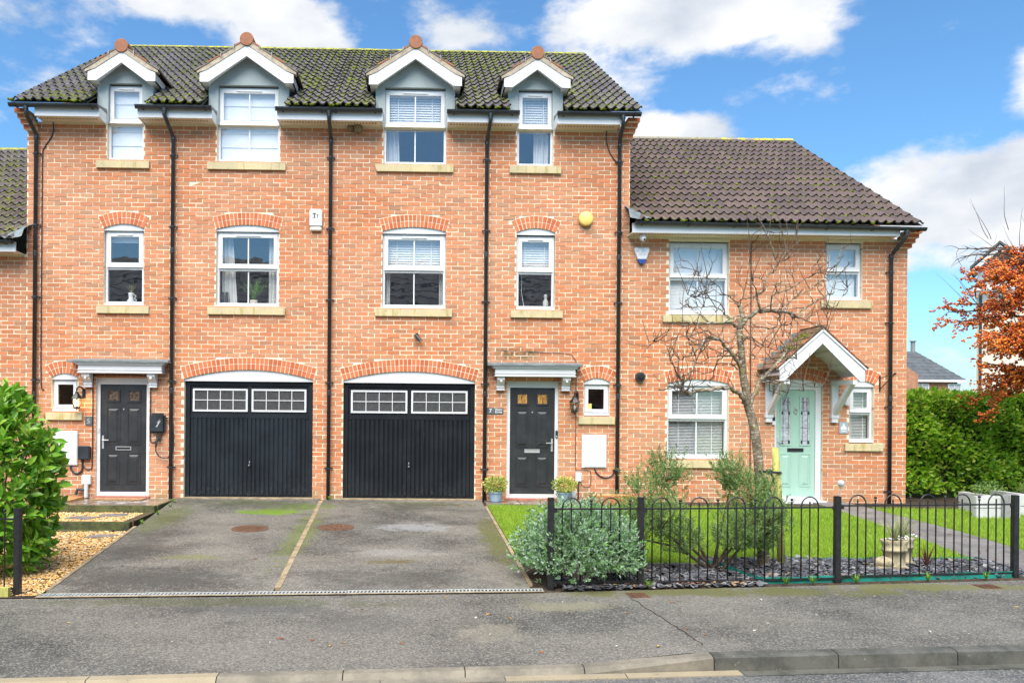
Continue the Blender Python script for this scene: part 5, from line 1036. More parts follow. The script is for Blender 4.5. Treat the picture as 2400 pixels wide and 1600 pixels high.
for x, r in ((-1.235, .055), (-1.10, .085)): MB().lathe((x, -.075, 6.545-r*1.35), [(r*.45, 0), (r*.85, r*.3), (r, r*.8), (r*.92, r*1.33)], 16).build('nest_cup', 'nest', t, smooth=True)
t = thing('wall_light', (8.78, .3, 3.13), 'small white floodlight on the end wall of the right-hand house', 'lamp'); MB().tube([(8.722, .3, 3.18), (8.76, .3, 3.18)], .02, 8).build('mount', 'white', t); MB().ball((8.80, .3, 3.17), .055, 12, 8, (1.3, 1, .7)).build('head', 'white', t, smooth=True)
box('window_sticker', 'yellow', None, 3.025, 3.085, .0745, .0765, 1.63, 1.72); tag(bpy.data.objects['window_sticker'], 'small yellow sticker in the corner of the window by door 7', 'sticker')
# things on the window ledges
t = thing('vase', (-5.16, .3, 3.45), 'white double-handled vase of dry pampas grass in the narrow first-floor window', 'vase'); MB().lathe((-5.16, .30, 3.43), [(.05, 0), (.075, .05), (.04, .10), (.042, .16), (.05, .2)], 16).build('pot', 'blind', t, smooth=True); MB().tube([(-5.11, .3, 3.60), (-5.07, .3, 3.58), (-5.10, .3, 3.53), (-5.06, .3, 3.50), (-5.09, .3, 3.46)], .009, 6).build('handle', 'blind', t)
def blades(parent, mat, c, n, ln, w, spread, rng, name='leaves', droop=.5, up=1.0):
    b = MB()
    for _ in range(n):
        a = rng.uniform(0, 2*PI); s = spread*rng.uniform(.3, 1); L = ln*rng.uniform(.6, 1.05); d = Vector((math.cos(a), math.sin(a), 0)); sd = Vector((-d.y, d.x, 0))*w/2; P = []
        for i in range(5): t = i/4; P.append(Vector(c)+d*(s*L*t)+Vector((0, 0, L*up*(t-droop*s*t*t))))
        for i in range(4):
            w0, w1 = 1-.25*i, 1-.25*(i+1)+.02; b.poly(P[i]-sd*w0, P[i]+sd*w0, P[i+1]+sd*w1, P[i+1]-sd*w1)
    return b.build(name, mat, parent)
rg = random.Random(3); blades(t, 'pale_grass', (-5.16, .3, 3.62), 60, .26, .012, .7, rg, 'plumes')
t = thing('houseplant', (-2.98, .33, 3.43), 'spiky green plant in a cream pot in the first-floor window', 'plant'); MB().lathe((-2.98, .34, 3.43), [(.055, 0), (.075, .1)], 16).build('pot', 'cream', t, smooth=True); blades(t, 'houseplant', (-2.98, .34, 3.53), 38, .56, .04, .95, rg, 'leaves', .5)
t = thing('ornament', (2.28, .3, 3.43), 'pale figurine standing in the narrow window above the hood of door 7', 'ornament'); MB().lathe((2.28, .3, 3.43), [(.045, 0), (.05, .05), (.05, .13), (.03, .16), (.022, .18), (.034, .21), (.034, .235), (.012, .26)], 16).build('figure', 'curtain', t, smooth=True)
for x, w, h, lb in ((-3.50, .05, .22, 'dark picture frame behind the left curtain of the wide first-floor window'), (-3.43, .055, .22, 'second dark picture frame behind the same curtain')): tag(box('picture_frame', 'ink', None, x-w/2, x+w/2, .19, .20, 3.43, 3.43+h), lb, 'picture')

# ------------------------------------------------------------------ steps and beds by door 5
t = thing('front_step', (-5, -.6, -.1), 'wet paved landing edged with a mossy sleeper in front of door 5', 'step')
for i, (a, b) in enumerate(((-6.0, -5.42), (-5.41, -4.85), (-4.84, -4.24))):
    for j, (c, d) in enumerate(((-.62, -.07), (-1.13, -.63))): box('paving_slab', 'slab', t, a, b, c, d, -.06, -.004+.003*((i+j) % 2))
MB().box(-6.0, -4.22, -1.26, -1.135, -.30, .004).build('sleeper', 'sleeper', t, bevel=.008); MB().box(-4.235, -4.205, -1.13, -.1, -.3, .001).build('side_board', 'sleeper', t)
t = thing('sleeper_step', (-5, -2.4, -.22), 'long mossy timber sleeper holding back gravel below the landing', 'sleeper'); MB().box(-6.6, -4.2, -2.49, -2.36, -.34, -.096).build('sleeper', 'sleeper', t, bevel=.008); MB().add([(-4.32, -2.36, -.30), (-4.18, -2.36, -.30), (-4.22, -1.27, -.30), (-4.36, -1.27, -.30), (-4.32, -2.36, -.094), (-4.18, -2.36, -.094), (-4.22, -1.27, -.094), (-4.36, -1.27, -.094)], [(0, 3, 2, 1), (4, 5, 6, 7), (0, 1, 5, 4), (1, 2, 6, 5), (2, 3, 7, 6), (3, 0, 4, 7)]).build('sleeper', 'timber', t); MB().box(-6.6, -4.42, -2.70, -2.495, -.4, -.20).build('lower_sleeper', 'sleeper', t, bevel=.006)
tag(MB().box(-5.58, -4.72, -.36, -.10, .0, .014).build('door_mat', 'mat_coir'), 'brown coir door mat on the landing of door 5', 'door mat')
tag(MB().add([(-6.35, -.85, -.09), (-5.85, -.85, -.09), (-5.72, -.3, -.05), (-6.3, -.3, -.05), (-6.35, -.85, .01), (-5.85, -.85, .01), (-5.72, -.3, .055), (-6.3, -.3, .055)], [(0, 3, 2, 1), (4, 5, 6, 7), (0, 1, 5, 4), (1, 2, 6, 5), (2, 3, 7, 6), (3, 0, 4, 7)]).build('timber_board', 'orange_board'), 'wet orange timber board lying left of the landing', 'board')
def gravel(name, n, region, zf, seed, label, sz=(.010, .021)):
    r = np.random.default_rng(seed); x0, x1, y0, y1 = region[0]; P = []
    X = r.uniform(x0, x1, n*2); Y = r.uniform(y0, y1, n*2); k = np.array([region[1](a, b) for a, b in zip(X, Y)]); X, Y = X[k][:n], Y[k][:n]; Z = np.array([zf(a, b) for a, b in zip(X, Y)])+r.uniform(-.004, .010, len(X))
    pv = np.array([(1, 0, 0), (-1, 0, 0), (0, 1, 0), (0, -1, 0), (0, 0, 1), (0, 0, -1)], float); pv = np.array([(1, 1, .1), (-1, .9, -.1), (-.9, -1, .1), (1, -1, 0), (.2, .1, .8), (-.1, 0, -.8)])*.75; pf = np.array([(0, 1, 4), (1, 2, 4), (2, 3, 4), (3, 0, 4), (1, 0, 5), (2, 1, 5), (3, 2, 5), (0, 3, 5)])
    s = r.uniform(*sz, len(X)); M_ = rot_rand(len(X), r, .7)*np.stack([s*r.uniform(.8, 1.5, len(X)), s, s*.7], -1)[:, None, :]
    return tag(scatter(name, 'gravel', pv, pf, M_, np.stack([X, Y, Z], -1)), label, 'gravel', None, 'stuff')
low_g = lambda x, y: -.235+(-y-2.7)*-.016
MB().add([(-7.5, -2.68, -.235), (DL(-2.68)-.03, -2.68, -.20), (DL(-6.3)-.03, pl(B_PTS, -3.7), -.288), (-7.5, pl(B_PTS, -7.5), -.295)], [(0, 1, 2, 3)]).build('gravel_bed', 'soil')['kind'] = 'structure'
MB().add([(-7.5, -2.37, -.115), (-4.3, -2.37, -.115), (-4.3, -.1, -.115), (-4.3, .1, -.115), (-7.5, .1, -.115)], [(0, 1, 2, 3, 4)]).build('gravel_bed', 'soil')['kind'] = 'structure'
def lowz(x, y):
    t = (-y-2.68)/3.65; e = DL(y)-.06; s = (x+7.5)/(e+7.5); return (-.235+.035*s)*(1-t)+(-.295+.007*s)*t+.002
gravel('gravel', 15000, ((-5.6, -3.6, -6.45, -2.7), lambda x, y: x < DL(y)-.05 and y > pl(B_PTS, x)+.03), lowz, 21, 'golden gravel bed between the laurel and the left drive')
gravel('gravel', 5500, ((-6.2, -4.34, -2.35, -1.27), lambda x, y: True), lambda x, y: -.112, 22, 'golden gravel strip between the landing and the long sleeper')
for i, (x, y, a) in enumerate(((-4.75, -1.62, .3), (-5.1, -1.95, -.2))):
    c, s = math.cos(a), math.sin(a); q = [(x+c*u-s*v, y+s*u+c*v) for u, v in ((-.2, -.14), (.2, -.16), (.22, .13), (-.17, .15))]
    tag(MB().prism(q, 'Z', -.12, -.092).build('stepping_stone', 'path'), ('flat dark stepping stone nearer the landing in the gravel', 'flat dark stepping stone nearer the long sleeper in the gravel')[i], 'stepping stone')
tag(MB().prism([(-4.55, -3.25), (-4.2, -3.2), (-4.16, -2.98), (-4.5, -2.95)], 'Z', -.24, -.196).build('stepping_stone', 'path'), 'dark stepping stone half buried in the lower gravel bed', 'stepping stone')

# ------------------------------------------------------------------ railings
def railing(name, label, panels, posts, zt, zb, gbase, pt):
    t = thing(name, (posts[0][0], posts[0][1], gbase), label, 'railing')
    for x, y in posts: MB().box(x-.031, x+.031, y-.031, y+.031, gbase-.05, pt).build('post', 'iron', t, bevel=.003)
    for (xa, ya, xb, yb, xs, zt_, zb_) in panels:
        Y = lambda x: ya+(yb-ya)*(x-xa)/(xb-xa)
        for z, h in ((zt_, .008), (zb_, .010)):
            d = Vector((xb-xa, yb-ya, 0)).normalized(); n = Vector((-d.y, d.x, 0))*.013; A, B = Vector((xa, ya, z)), Vector((xb, yb, z)); v = []
            for p in (A, B): v += [p-n-Vector((0, 0, h)), p+n-Vector((0, 0, h)), p+n+Vector((0, 0, h)), p-n+Vector((0, 0, h))]
            MB().add(v, [(0, 1, 5, 4), (1, 2, 6, 5), (2, 3, 7, 6), (3, 0, 4, 7), (0, 3, 2, 1), (4, 5, 6, 7)]).build('rail', 'iron', t)
        for x, s in ((xa, 1), (xb, -1)):
            for z in (zt_, zb_): MB().box(x+s*.035-.008, x+s*.035+.03, Y(x)-.022, Y(x)+.022, z-.035, z+.012).build('rail_bracket', 'iron', t)
        for i, kind in xs:
            x = i; y = Y(x)
            if kind == 'hoop':
                dx = .098; r = dx; pts = [(x-dx, Y(x-dx), zb_), (x-dx, Y(x-dx), zt_+.01)]+[(x-dx*math.cos(PI*k/12), Y(x-dx*math.cos(PI*k/12)), zt_+.01+.105*math.sin(PI*k/12)) for k in range(1, 12)]+[(x+dx, Y(x+dx), zt_+.01), (x+dx, Y(x+dx), zb_)]
                MB().tube(pts, .0078, 7).build('hoop_bar', 'iron', t, smooth=True); MB().tube([(x, y, zb_), (x, y, zt_+.03), (x, y, zt_+.055), (x, y, zt_+.068)], [.0078, .0078, .009, .003], 7).build('bar', 'iron', t)
            else:
                MB().tube([(x, y, zb_), (x, y, zt_+.05)], .0078, 7).ball((x, y, zt_+.085), .017, 10, 7).lathe((x, y, zt_+.045), [(.009, 0), (.014, .006), (.014, .014), (.008, .02)], 8).build('ball_bar', 'iron', t)
def pat(x0, n, first=True):
    out = []
    for i in range(n): out.append((x0+.42*i, 'hoop'));  out.append((x0+.42*i+.21, 'ball'))
    return out[:-1] if first else out
pa, pb, pc, pd = (1.385, -6.07), (2.35, -5.98), (4.575, -5.72), (6.73, -5.46)
railing('railing', 'black hooped railing in front of the lawn, slate bed and shrubs', [(pa[0], pa[1], pb[0], pb[1], pat(1.605, 2, False), .55, -.215), (pb[0], pb[1], pc[0], pc[1], pat(2.575, 5), .548, -.225), (pc[0], pc[1], pd[0], pd[1], pat(4.815, 5), .565, -.205)], [pa, pb, pc, pd], .55, -.21, -.27, .67)
pl_, pl2 = (-3.945, -6.40), (-6.2, -6.57)
railing('railing', 'short black railing in front of the laurel at the left edge', [(pl2[0], pl2[1], pl_[0], pl_[1], pat(-5.96, 5, False), .46, -.225)], [pl2, pl_], .46, -.225, -.30, .565)
tag(MB().box(-6.3, -3.99, -6.50, -6.44, -.31, -.20).build('gravel_board', 'stake'), 'pale timber gravel board under the left railing', 'board')
# green plastic edging round the slate bed
t = thing('bed_edging', (5, -5.2, -.25), 'green plastic edging round the slate bed behind the railing', 'edging')
def ribbon(pts, h, name):
    b = MB(); vs = []
    for i, (x, y) in enumerate(pts): z = gz(y); vs += [(x, y, z-.03), (x, y, z+h+.006*math.sin(i*1.7)), (x, y+.006, z+h+.006*math.sin(i*1.7)), (x, y+.006, z-.03)]
    n = len(pts); b.add(vs, [(4*i+k, 4*i+(k+1) % 4, 4*(i+1)+(k+1) % 4, 4*(i+1)+k) for i in range(n-1) for k in range(4)]); b.build(name, 'green_edge', t)
ribbon([(3.42, -4.98), (3.5, -5.15), (3.58, -5.35), (3.64, -5.6), (3.72, -5.85)], .06, 'edging_strip'); ribbon([(3.72+.15*i, pl(B_PTS, 3.72+.15*i)+.145) for i in range(21)], .055, 'edging_strip'); ribbon([(4.35+.16*i, -4.72+.03*math.sin(i)+.018*i*.3) for i in range(17)], .03, 'edging_strip')
# slate chippings
r = np.random.default_rng(31); n = 9000; X = r.uniform(1.5, 6.95, n); Y = r.uniform(-6.2, -4.55, n); fr = np.array([pl(B_PTS, x) for x in X]); bk = np.where(X < 3.4, -5.02, -4.66); k = (Y > fr+np.where(X > 3.72, .165, .03)) & (Y < bk); X, Y = X[k], Y[k]; n = len(X); Z = .0445*Y+.004+r.uniform(0, .022, n)
pv = np.array([(1, .3, .12), (.2, 1, .1), (-.9, .5, .12), (-.7, -.8, .1), (.6, -.9, .12), (1, .3, -.12), (.2, 1, -.1), (-.9, .5, -.12), (-.7, -.8, -.1), (.6, -.9, -.12)]); pf = np.array([(0, 1, 2), (0, 2, 3), (0, 3, 4), (0, 5, 6), (0, 6, 1), (1, 6, 7), (1, 7, 2), (2, 7, 8), (2, 8, 3), (3, 8, 9), (3, 9, 4), (4, 9, 5), (4, 5, 0)])
s = r.uniform(.014, .042, n); M_ = rot_rand(n, r, .75)*np.stack([s*r.uniform(.9, 1.5, n), s*r.uniform(.6, 1, n), s], -1)[:, None, :]; tag(scatter('slate_chippings', 'slate', pv, pf, M_, np.stack([X, Y, Z], -1)), 'grey slate chippings in the bed behind the railing', 'slate', None, 'stuff')

# ------------------------------------------------------------------ pots and garden things
def leaf_cloud(name, mat, c, rad, n, ln, w, seed, parent=None, shell_=.55, kind=None, fold=.25):
    r = np.random.default_rng(seed); d = r.normal(size=(n, 3)); d /= np.linalg.norm(d, axis=1)[:, None]; q = r.uniform(shell_, 1, n)**.7; pos = np.array(c)+d*np.array(rad)*q[:, None]
    M_ = orient(d+r.normal(scale=.55, size=(n, 3))+np.array([0, 0, .25]), r)*r.uniform(.7, 1.15, n)[:, None, None]
    pv = np.array([(0, 0, 0), (-w/2, ln*.45, fold*w), (w/2, ln*.45, fold*w), (0, ln*.5, 0), (0, ln, -.1*ln)]); pf = np.array([(0, 3, 1), (0, 2, 3), (1, 3, 4), (3, 2, 4)])
    return scatter(name, mat, pv, pf, M_, pos, parent)
def orient(d, r, hint=None):
    """rotation matrices whose local y points along d"""
    d = d/np.linalg.norm(d, axis=1)[:, None]; b = r.normal(size=d.shape) if hint is None else hint+r.normal(scale=.45, size=d.shape); b = b-(b*d).sum(1)[:, None]*d; b /= np.linalg.norm(b, axis=1)[:, None]+1e-9; a = np.cross(d, b); return np.stack([a, d, b], -1)
def pot_plant(x, y, label, seed):
    t = thing('potted_shrub', (x, y, 0), label, 'potted plant', 'potted shrubs beside door 7'); p = MB().lathe((x, y, .006), [(.085, 0), (.095, .02), (.118, .15), (.13, .155), (.13, .178), (.118, .178), (.11, .14)], 24).build('pot', 'blue_pot', t, smooth=False); leaf_cloud('foliage', 'variegated', (x, y, .30), (.21, .19, .14), 620, .055, .028, seed, t, .3)
pot_plant(1.345, -.33, 'yellow-green shrub in a ribbed blue pot left of door 7', 1); pot_plant(2.535, -.36, 'yellow-green shrub in a pale blue pot right of door 7', 2)
tag(MB().lathe((2.70, -.25, 0), [(.06, 0), (.065, .16), (.055, .2)], 14).build('watering_pot', 'grey_plastic', smooth=True), 'small grey pot tucked behind the right-hand potted shrub', 'pot')
tag(MB().add([(3.03, -.48, -.02), (3.68, -.48, -.02), (3.68, -.24, -.02), (3.03, -.24, -.02), (2.98, -.52, .14), (3.73, -.52, .14), (3.73, -.2, .14), (2.98, -.2, .14), (3.0, -.50, .14), (3.71, -.50, .14), (3.71, -.22, .14), (3.0, -.22, .14), (3.04, -.46, .05), (3.66, -.46, .05), (3.66, -.26, .05), (3.04, -.26, .05)], [(0, 1, 5, 4), (1, 2, 6, 5), (2, 3, 7, 6), (3, 0, 4, 7), (4, 5, 9, 8), (5, 6, 10, 9), (6, 7, 11, 10), (7, 4, 8, 11), (8, 9, 13, 12), (9, 10, 14, 13), (10, 11, 15, 14), (11, 8, 12, 15), (12, 13, 14, 15), (0, 3, 2, 1)]).build('trough', 'terracotta'), 'long orange plastic trough against the wall behind the railing', 'trough')
t = thing('potted_grass', (5.83, -1.0, -.04), 'white pot of pale dry grass behind the tree trunk, left of the mint door', 'potted plant'); MB().lathe((5.83, -1.0, -.04), [(.09, 0), (.13, .28), (.14, .285), (.14, .31), (.12, .31)], 22).build('pot', 'white_pot', t, smooth=True); blades(t, 'pale_grass', (5.83, -1.0, .25), 90, .5, .010, .5, random.Random(8), 'grass', .4)
t = thing('solar_light', (6.93, -1.2, -.05), 'glass ball solar light on a steel stake near the mint door', 'lamp'); MB().tube([(6.90, -1.2, -.06), (6.93, -1.2, .36)], .011, 8).build('stake', 'chrome', t); MB().lathe((6.93, -1.2, .35), [(.012, 0), (.03, .03), (.035, .05)], 14).build('socket', 'chrome', t); MB().ball((6.935, -1.2, .435), .058, 18, 12).build('globe', 'frost', t, smooth=True)
def boot(x, y, sc, label, seed, flowers):
    z = gz(y)+.012; t = thing('boot_planter', (x, y, z), label, 'planter', 'stone boot planters'); n = 18; b = MB(); rings = [(.0, .128, .0), (.03, .132, .0), (.034, .122, .0), (.10, .122, .0), (.19, .126, .0), (.193, .142, .0), (.222, .144, .0), (.226, .132, .0), (.28, .142, .0), (.318, .158, .0), (.328, .15, .0), (.30, .128, .0)]
    for h, r_, o in rings: b.v += [(x+sc*(r_*math.cos(2*PI*k/n)), y+sc*r_*.82*math.sin(2*PI*k/n), z+sc*h) for k in range(n)]
    m = len(rings); b.f = [(i*n+k, i*n+(k+1) % n, (i+1)*n+(k+1) % n, (i+1)*n+k) for i in range(m-1) for k in range(n)]+[tuple(reversed(range(n))), tuple((m-1)*n+k for k in range(n))]; b.build('boot_shaft', 'stone_pot', t, smooth=True)
    MB().ball((x-sc*.125, y-.02, z+sc*.062), sc*.092, 16, 10, (1.35, 1.0, .80)).build('boot_toe', 'stone_pot', t, smooth=True); MB().box(x-sc*.245, x+sc*.125, y-sc*.11, y+sc*.10, z-.005, z+sc*.028).build('boot_sole', 'stone_pot', t, bevel=.012)
    blades(t, 'pale_grass', (x, y, z+sc*.29), 120, .42, .009, .75, random.Random(seed), 'grass', .45); blades(t, 'weed', (x+.02, y, z+sc*.29), 40, .2, .012, .5, random.Random(seed+1), 'leaves', .3)
    if flowers:
        r = random.Random(seed); f = MB()
        for i in range(20): u = r.uniform(-.14, .14); f.ball((x+u, y-.05+r.uniform(-.06, .05), z+sc*.33+r.uniform(.0, .05)), .010, 6, 4, (1, 1, .8))
        f.build('flowers', 'flower', t)
boot(5.555, -5.12, 1.0, 'larger cream stone boot planter with white flowers on the slate bed', 4, True); boot(5.80, -4.86, .92, 'smaller cream stone boot planter behind the larger boot', 9, True)
t = thing('cordyline', (5.98, -5.05, -.21), 'small dark red spiky plant beside the boot planters', 'plant'); blades(t, 'red_leaf', (5.98, -5.05, -.21), 26, .30, .018, .75, random.Random(6), 'leaves', .3)
# whitewashed sleeper planters on the right
for i, (x0, x1, y, lb) in enumerate(((8.9, 9.62, -1.62, 'nearer white sleeper planter beyond the right railing post'), (9.66, 10.9, -1.30, 'further white sleeper planter at the right edge'))):
    t = thing('sleeper_planter', ((x0+x1)/2, y, -.08), lb, 'planter', 'white sleeper planters')
    for k in range(2): MB().box(x0, x1, y, y+.10, -.10+.19*k, .085+.19*k).build('sleeper', 'whitewash', t, bevel=.008); MB().box(x0+.30, x0+.40, y+.105, y+.9, -.10+.19*k, .085+.19*k).build('sleeper', 'whitewash', t, bevel=.008)
    box('soil', 'soil', t, x0+.4, x1-.02, y+.1, y+.9, .15, .24); leaf_cloud('planting', 'needle', ((x0+x1)/2+.1, y+.4, .34), (.26, .22, .15), 500, .05, .012, 40+i, t, .2)
    if i == 0: MB().box(x0+.40, x0+.52, y-.04, y-.002, -.10, .31).build('post', 'grey_post', t)
# stake and tie
t = thing('tree_stake', (4.30, -4.95, -.24), 'yellow-green round timber stake leaning beside the bare tree', 'stake'); MB().tube([(4.31, -4.95, -.27), (4.27, -4.95, .45), (4.215, -4.95, 1.16)], [.047, .044, .040], 12).build('pole', 'stake', t, smooth=True)
t = thing('tree_tie', (4.1, -5.0, .9), 'black rubber tie between the bare tree and its stake', 'tie'); MB().tube([(3.96, -5.13, .895), (4.06, -5.08, .885), (4.18, -5.02, .875), (4.27, -5.0, .87)], .014, 8).build('strap', 'black', t); MB().box(4.08, 4.13, -5.09, -5.03, .855, .91).build('buckle', 'black', t); MB().tube([(4.12, -5.07, .87), (4.15, -5.07, .80), (4.14, -5.07, .73)], .010, 6).build('strap_end', 'black', t)

# tarmac joint across the pavement and a dropped loop of band
q = MB(); jr = random.Random(4); vs = []
for i in range(25):
    t = i/24; x = 2.12+.17*t+jr.uniform(-.012, .012); y = -6.40-1.72*t; w = jr.uniform(.003, .008); z = pave_z(x, y)+.0025; vs += [(x-w, y, z), (x+w, y, z)]
pv_o = bpy.data.objects['pavement']; q.add(vs, [(2*i, 2*i+1, 2*i+3, 2*i+2) for i in range(24)]).build('tarmac_joint', 'soil', pv_o)
q = MB(); n = 20; q.tube([(2.13+.075*math.cos(2*PI*k/n)*(1+.15*math.sin(4*PI*k/n)), -7.32+.03*math.sin(2*PI*k/n)+.05*math.cos(2*PI*k/n), -.306) for k in range(n+1)], .0045, 6, False)
tag(q.build('band_loop', 'white_chip'), 'pale loop of elastic band dropped on the pavement', 'band')

# ------------------------------------------------------------------ vegetation
LIMBS=[
([(4.05,-5.05,-0.24),(4.03,-5.05,0.21),(4.00,-5.05,0.66),(3.97,-5.05,1.11),(3.91,-5.05,1.46),(3.85,-5.05,1.66),(3.83,-5.05,1.80),(3.79,-5.05,2.01),(3.77,-5.05,2.26),(3.75,-5.05,2.45),(3.74,-5.05,2.54)],0.062,0.034),
([(3.74,-5.05,2.54),(3.76,-5.03,2.68),(3.78,-5.02,2.79),(3.75,-5.00,2.84)],0.032,0.02),
([(3.74,-5.05,2.54),(3.82,-4.99,2.66),(3.96,-4.93,2.75),(4.09,-4.88,2.79),(4.31,-4.82,2.79),(4.50,-4.76,2.76),(4.59,-4.70,2.73)],0.032,0.015),
([(4.59,-4.70,2.73),(4.67,-4.67,2.83),(4.82,-4.63,2.92),(5.00,-4.60,3.03),(5.09,-4.57,3.06),(5.14,-4.53,3.32),(5.22,-4.50,3.61)],0.013,0.004),
([(4.06,-4.95,2.78),(3.98,-4.98,2.87),(3.97,-5.00,2.95),(4.03,-5.03,3.02),(4.05,-5.05,3.16),(4.12,-5.07,3.21),(4.16,-5.10,3.29),(4.10,-5.12,3.44),(4.04,-5.15,3.58),(3.94,-5.18,3.77),(3.86,-5.20,3.96)],0.015,0.003),
([(4.16,-5.10,3.29),(4.25,-5.15,3.41),(4.36,-5.20,3.54)],0.006,0.003),
([(4.38,-4.80,2.79),(4.46,-4.72,2.91),(4.59,-4.63,2.98),(4.81,-4.55,3.09),(5.02,-4.47,3.25),(5.13,-4.38,3.33),(5.19,-4.30,3.42)],0.011,0.004),
([(4.17,-4.90,2.78),(4.16,-4.98,2.95),(4.22,-5.06,2.98),(4.32,-5.14,3.03),(4.42,-5.22,3.11),(4.47,-5.30,3.14)],0.01,0.004),
([(3.97,-5.00,2.95),(3.88,-5.10,3.07),(3.82,-5.20,3.13)],0.007,0.003),
([(4.59,-4.70,2.73),(4.75,-4.63,2.70),(4.89,-4.57,2.64),(5.03,-4.50,2.61)],0.006,0.003),
([(3.85,-5.05,1.66),(3.75,-5.11,1.75),(3.65,-5.16,1.83),(3.52,-5.21,1.86),(3.33,-5.27,1.83),(3.13,-5.32,1.80),(3.02,-5.38,1.79),(2.95,-5.43,1.85),(2.95,-5.49,1.91),(2.88,-5.54,1.96),(2.84,-5.60,1.99)],0.03,0.012),
([(2.95,-5.50,1.91),(3.02,-5.48,2.00),(3.07,-5.46,2.08),(3.14,-5.44,2.23),(3.20,-5.42,2.32),(3.24,-5.40,2.37)],0.011,0.004),
([(2.97,-5.55,1.79),(2.87,-5.63,1.80),(2.73,-5.72,1.83),(2.58,-5.80,1.81)],0.008,0.003),
([(2.92,-5.55,1.83),(2.89,-5.57,1.76),(2.85,-5.60,1.71)],0.007,0.003),
([(2.87,-5.60,1.95),(2.75,-5.70,2.11),(2.69,-5.80,2.18)],0.007,0.003),
([(3.76,-5.05,2.10),(3.65,-5.12,2.23),(3.53,-5.19,2.34),(3.42,-5.27,2.40),(3.29,-5.34,2.42),(3.20,-5.41,2.37),(3.15,-5.48,2.30),(3.05,-5.56,2.26),(2.92,-5.63,2.17),(2.79,-5.70,2.11)],0.022,0.004),
([(3.37,-5.40,2.38),(3.28,-5.32,2.40),(3.21,-5.25,2.34),(3.13,-5.18,2.39),(3.12,-5.10,2.44)],0.008,0.003),
([(3.71,-5.05,2.58),(3.62,-5.10,2.62),(3.43,-5.15,2.61),(3.27,-5.20,2.59),(3.12,-5.25,2.59),(3.00,-5.30,2.54)],0.02,0.006),
([(3.64,-5.05,2.62),(3.60,-4.98,2.73),(3.52,-4.91,2.81),(3.40,-4.84,2.83),(3.26,-4.77,2.83),(3.21,-4.70,2.88)],0.01,0.004),
([(3.59,-5.00,2.73),(3.59,-4.88,2.86),(3.48,-4.75,2.94),(3.36,-4.62,2.98),(3.31,-4.50,3.02)],0.008,0.003),
([(3.52,-4.90,2.81),(3.43,-4.88,2.97),(3.34,-4.85,3.15),(3.25,-4.82,3.33),(3.17,-4.80,3.38)],0.006,0.003),
([(3.37,-4.90,2.83),(3.41,-4.87,2.97),(3.44,-4.83,3.16),(3.46,-4.80,3.27)],0.005,0.003),
([(3.75,-5.00,2.84),(3.79,-5.03,2.95),(3.83,-5.07,3.15),(3.85,-5.10,3.39)],0.006,0.003),
([(3.75,-5.00,2.84),(3.65,-5.06,2.90),(3.55,-5.12,2.94),(3.37,-5.18,3.08),(3.21,-5.24,3.14),(3.12,-5.30,3.18)],0.006,0.003),
([(3.32,-5.20,2.51),(3.09,-5.32,2.45),(2.95,-5.45,2.41),(2.72,-5.57,2.36),(2.50,-5.70,2.33)],0.006,0.003),
([(3.87,-5.05,1.66),(3.99,-4.99,1.90),(4.10,-4.92,2.01),(4.25,-4.86,2.14),(4.37,-4.79,2.24),(4.42,-4.73,2.31),(4.45,-4.66,2.38),(4.44,-4.60,2.45)],0.026,0.009),
([(4.45,-4.60,2.26),(4.58,-4.50,2.26),(4.72,-4.40,2.25)],0.012,0.009),
([(4.15,-4.80,2.01),(4.23,-4.75,1.97),(4.25,-4.70,1.84)],0.007,0.004),
([(4.02,-4.90,1.90),(4.16,-4.75,1.95),(4.49,-4.60,1.96),(4.77,-4.45,1.92),(5.11,-4.30,1.91)],0.006,0.003),
([(4.59,-4.40,1.96),(4.60,-4.40,1.88),(4.55,-4.40,1.67)],0.004,0.003),
([(3.77,-5.05,2.40),(3.84,-5.14,2.45),(3.93,-5.22,2.35),(3.97,-5.31,2.31),(4.04,-5.40,2.28)],0.009,0.004),
([(3.90,-5.30,2.34),(3.95,-5.30,2.41),(4.05,-5.30,2.53),(4.08,-5.30,2.62)],0.006,0.003),
([(3.77,-5.05,2.60),(3.84,-5.11,2.47),(3.88,-5.18,2.37),(3.81,-5.24,2.24),(3.76,-5.30,2.14)],0.007,0.003),
([(4.30,-4.85,2.78),(4.33,-4.82,2.63),(4.36,-4.80,2.48)],0.006,0.003),
([(4.50,-4.75,2.74),(4.46,-4.82,2.61),(4.39,-4.90,2.47)],0.005,0.003),
([(3.62,-5.20,2.23),(3.53,-5.12,2.22),(3.48,-5.05,2.15),(3.46,-4.98,2.00),(3.46,-4.90,1.91)],0.009,0.004),
([(3.74,-5.10,2.22),(3.61,-5.02,2.30),(3.57,-4.95,2.26),(3.44,-4.88,2.21),(3.36,-4.80,2.16)],0.008,0.003),
([(3.74,-5.10,2.05),(3.69,-4.97,2.13),(3.61,-4.83,2.16),(3.54,-4.70,2.07)],0.007,0.003),
([(4.50,-4.90,2.98),(4.44,-4.85,3.24),(4.43,-4.80,3.45)],0.004,0.002),
([(4.28,-5.10,3.15),(4.26,-5.05,3.41),(4.25,-5.00,3.54)],0.004,0.002),
([(5.06,-4.50,3.04),(5.00,-4.45,3.31),(4.95,-4.40,3.54)],0.004,0.002),
([(5.06,-4.50,2.59),(5.19,-4.45,2.89),(5.35,-4.40,3.15)],0.004,0.002),
([(5.07,-4.50,2.62),(5.04,-4.50,2.88),(5.03,-4.50,3.15)],0.003,0.002),
]
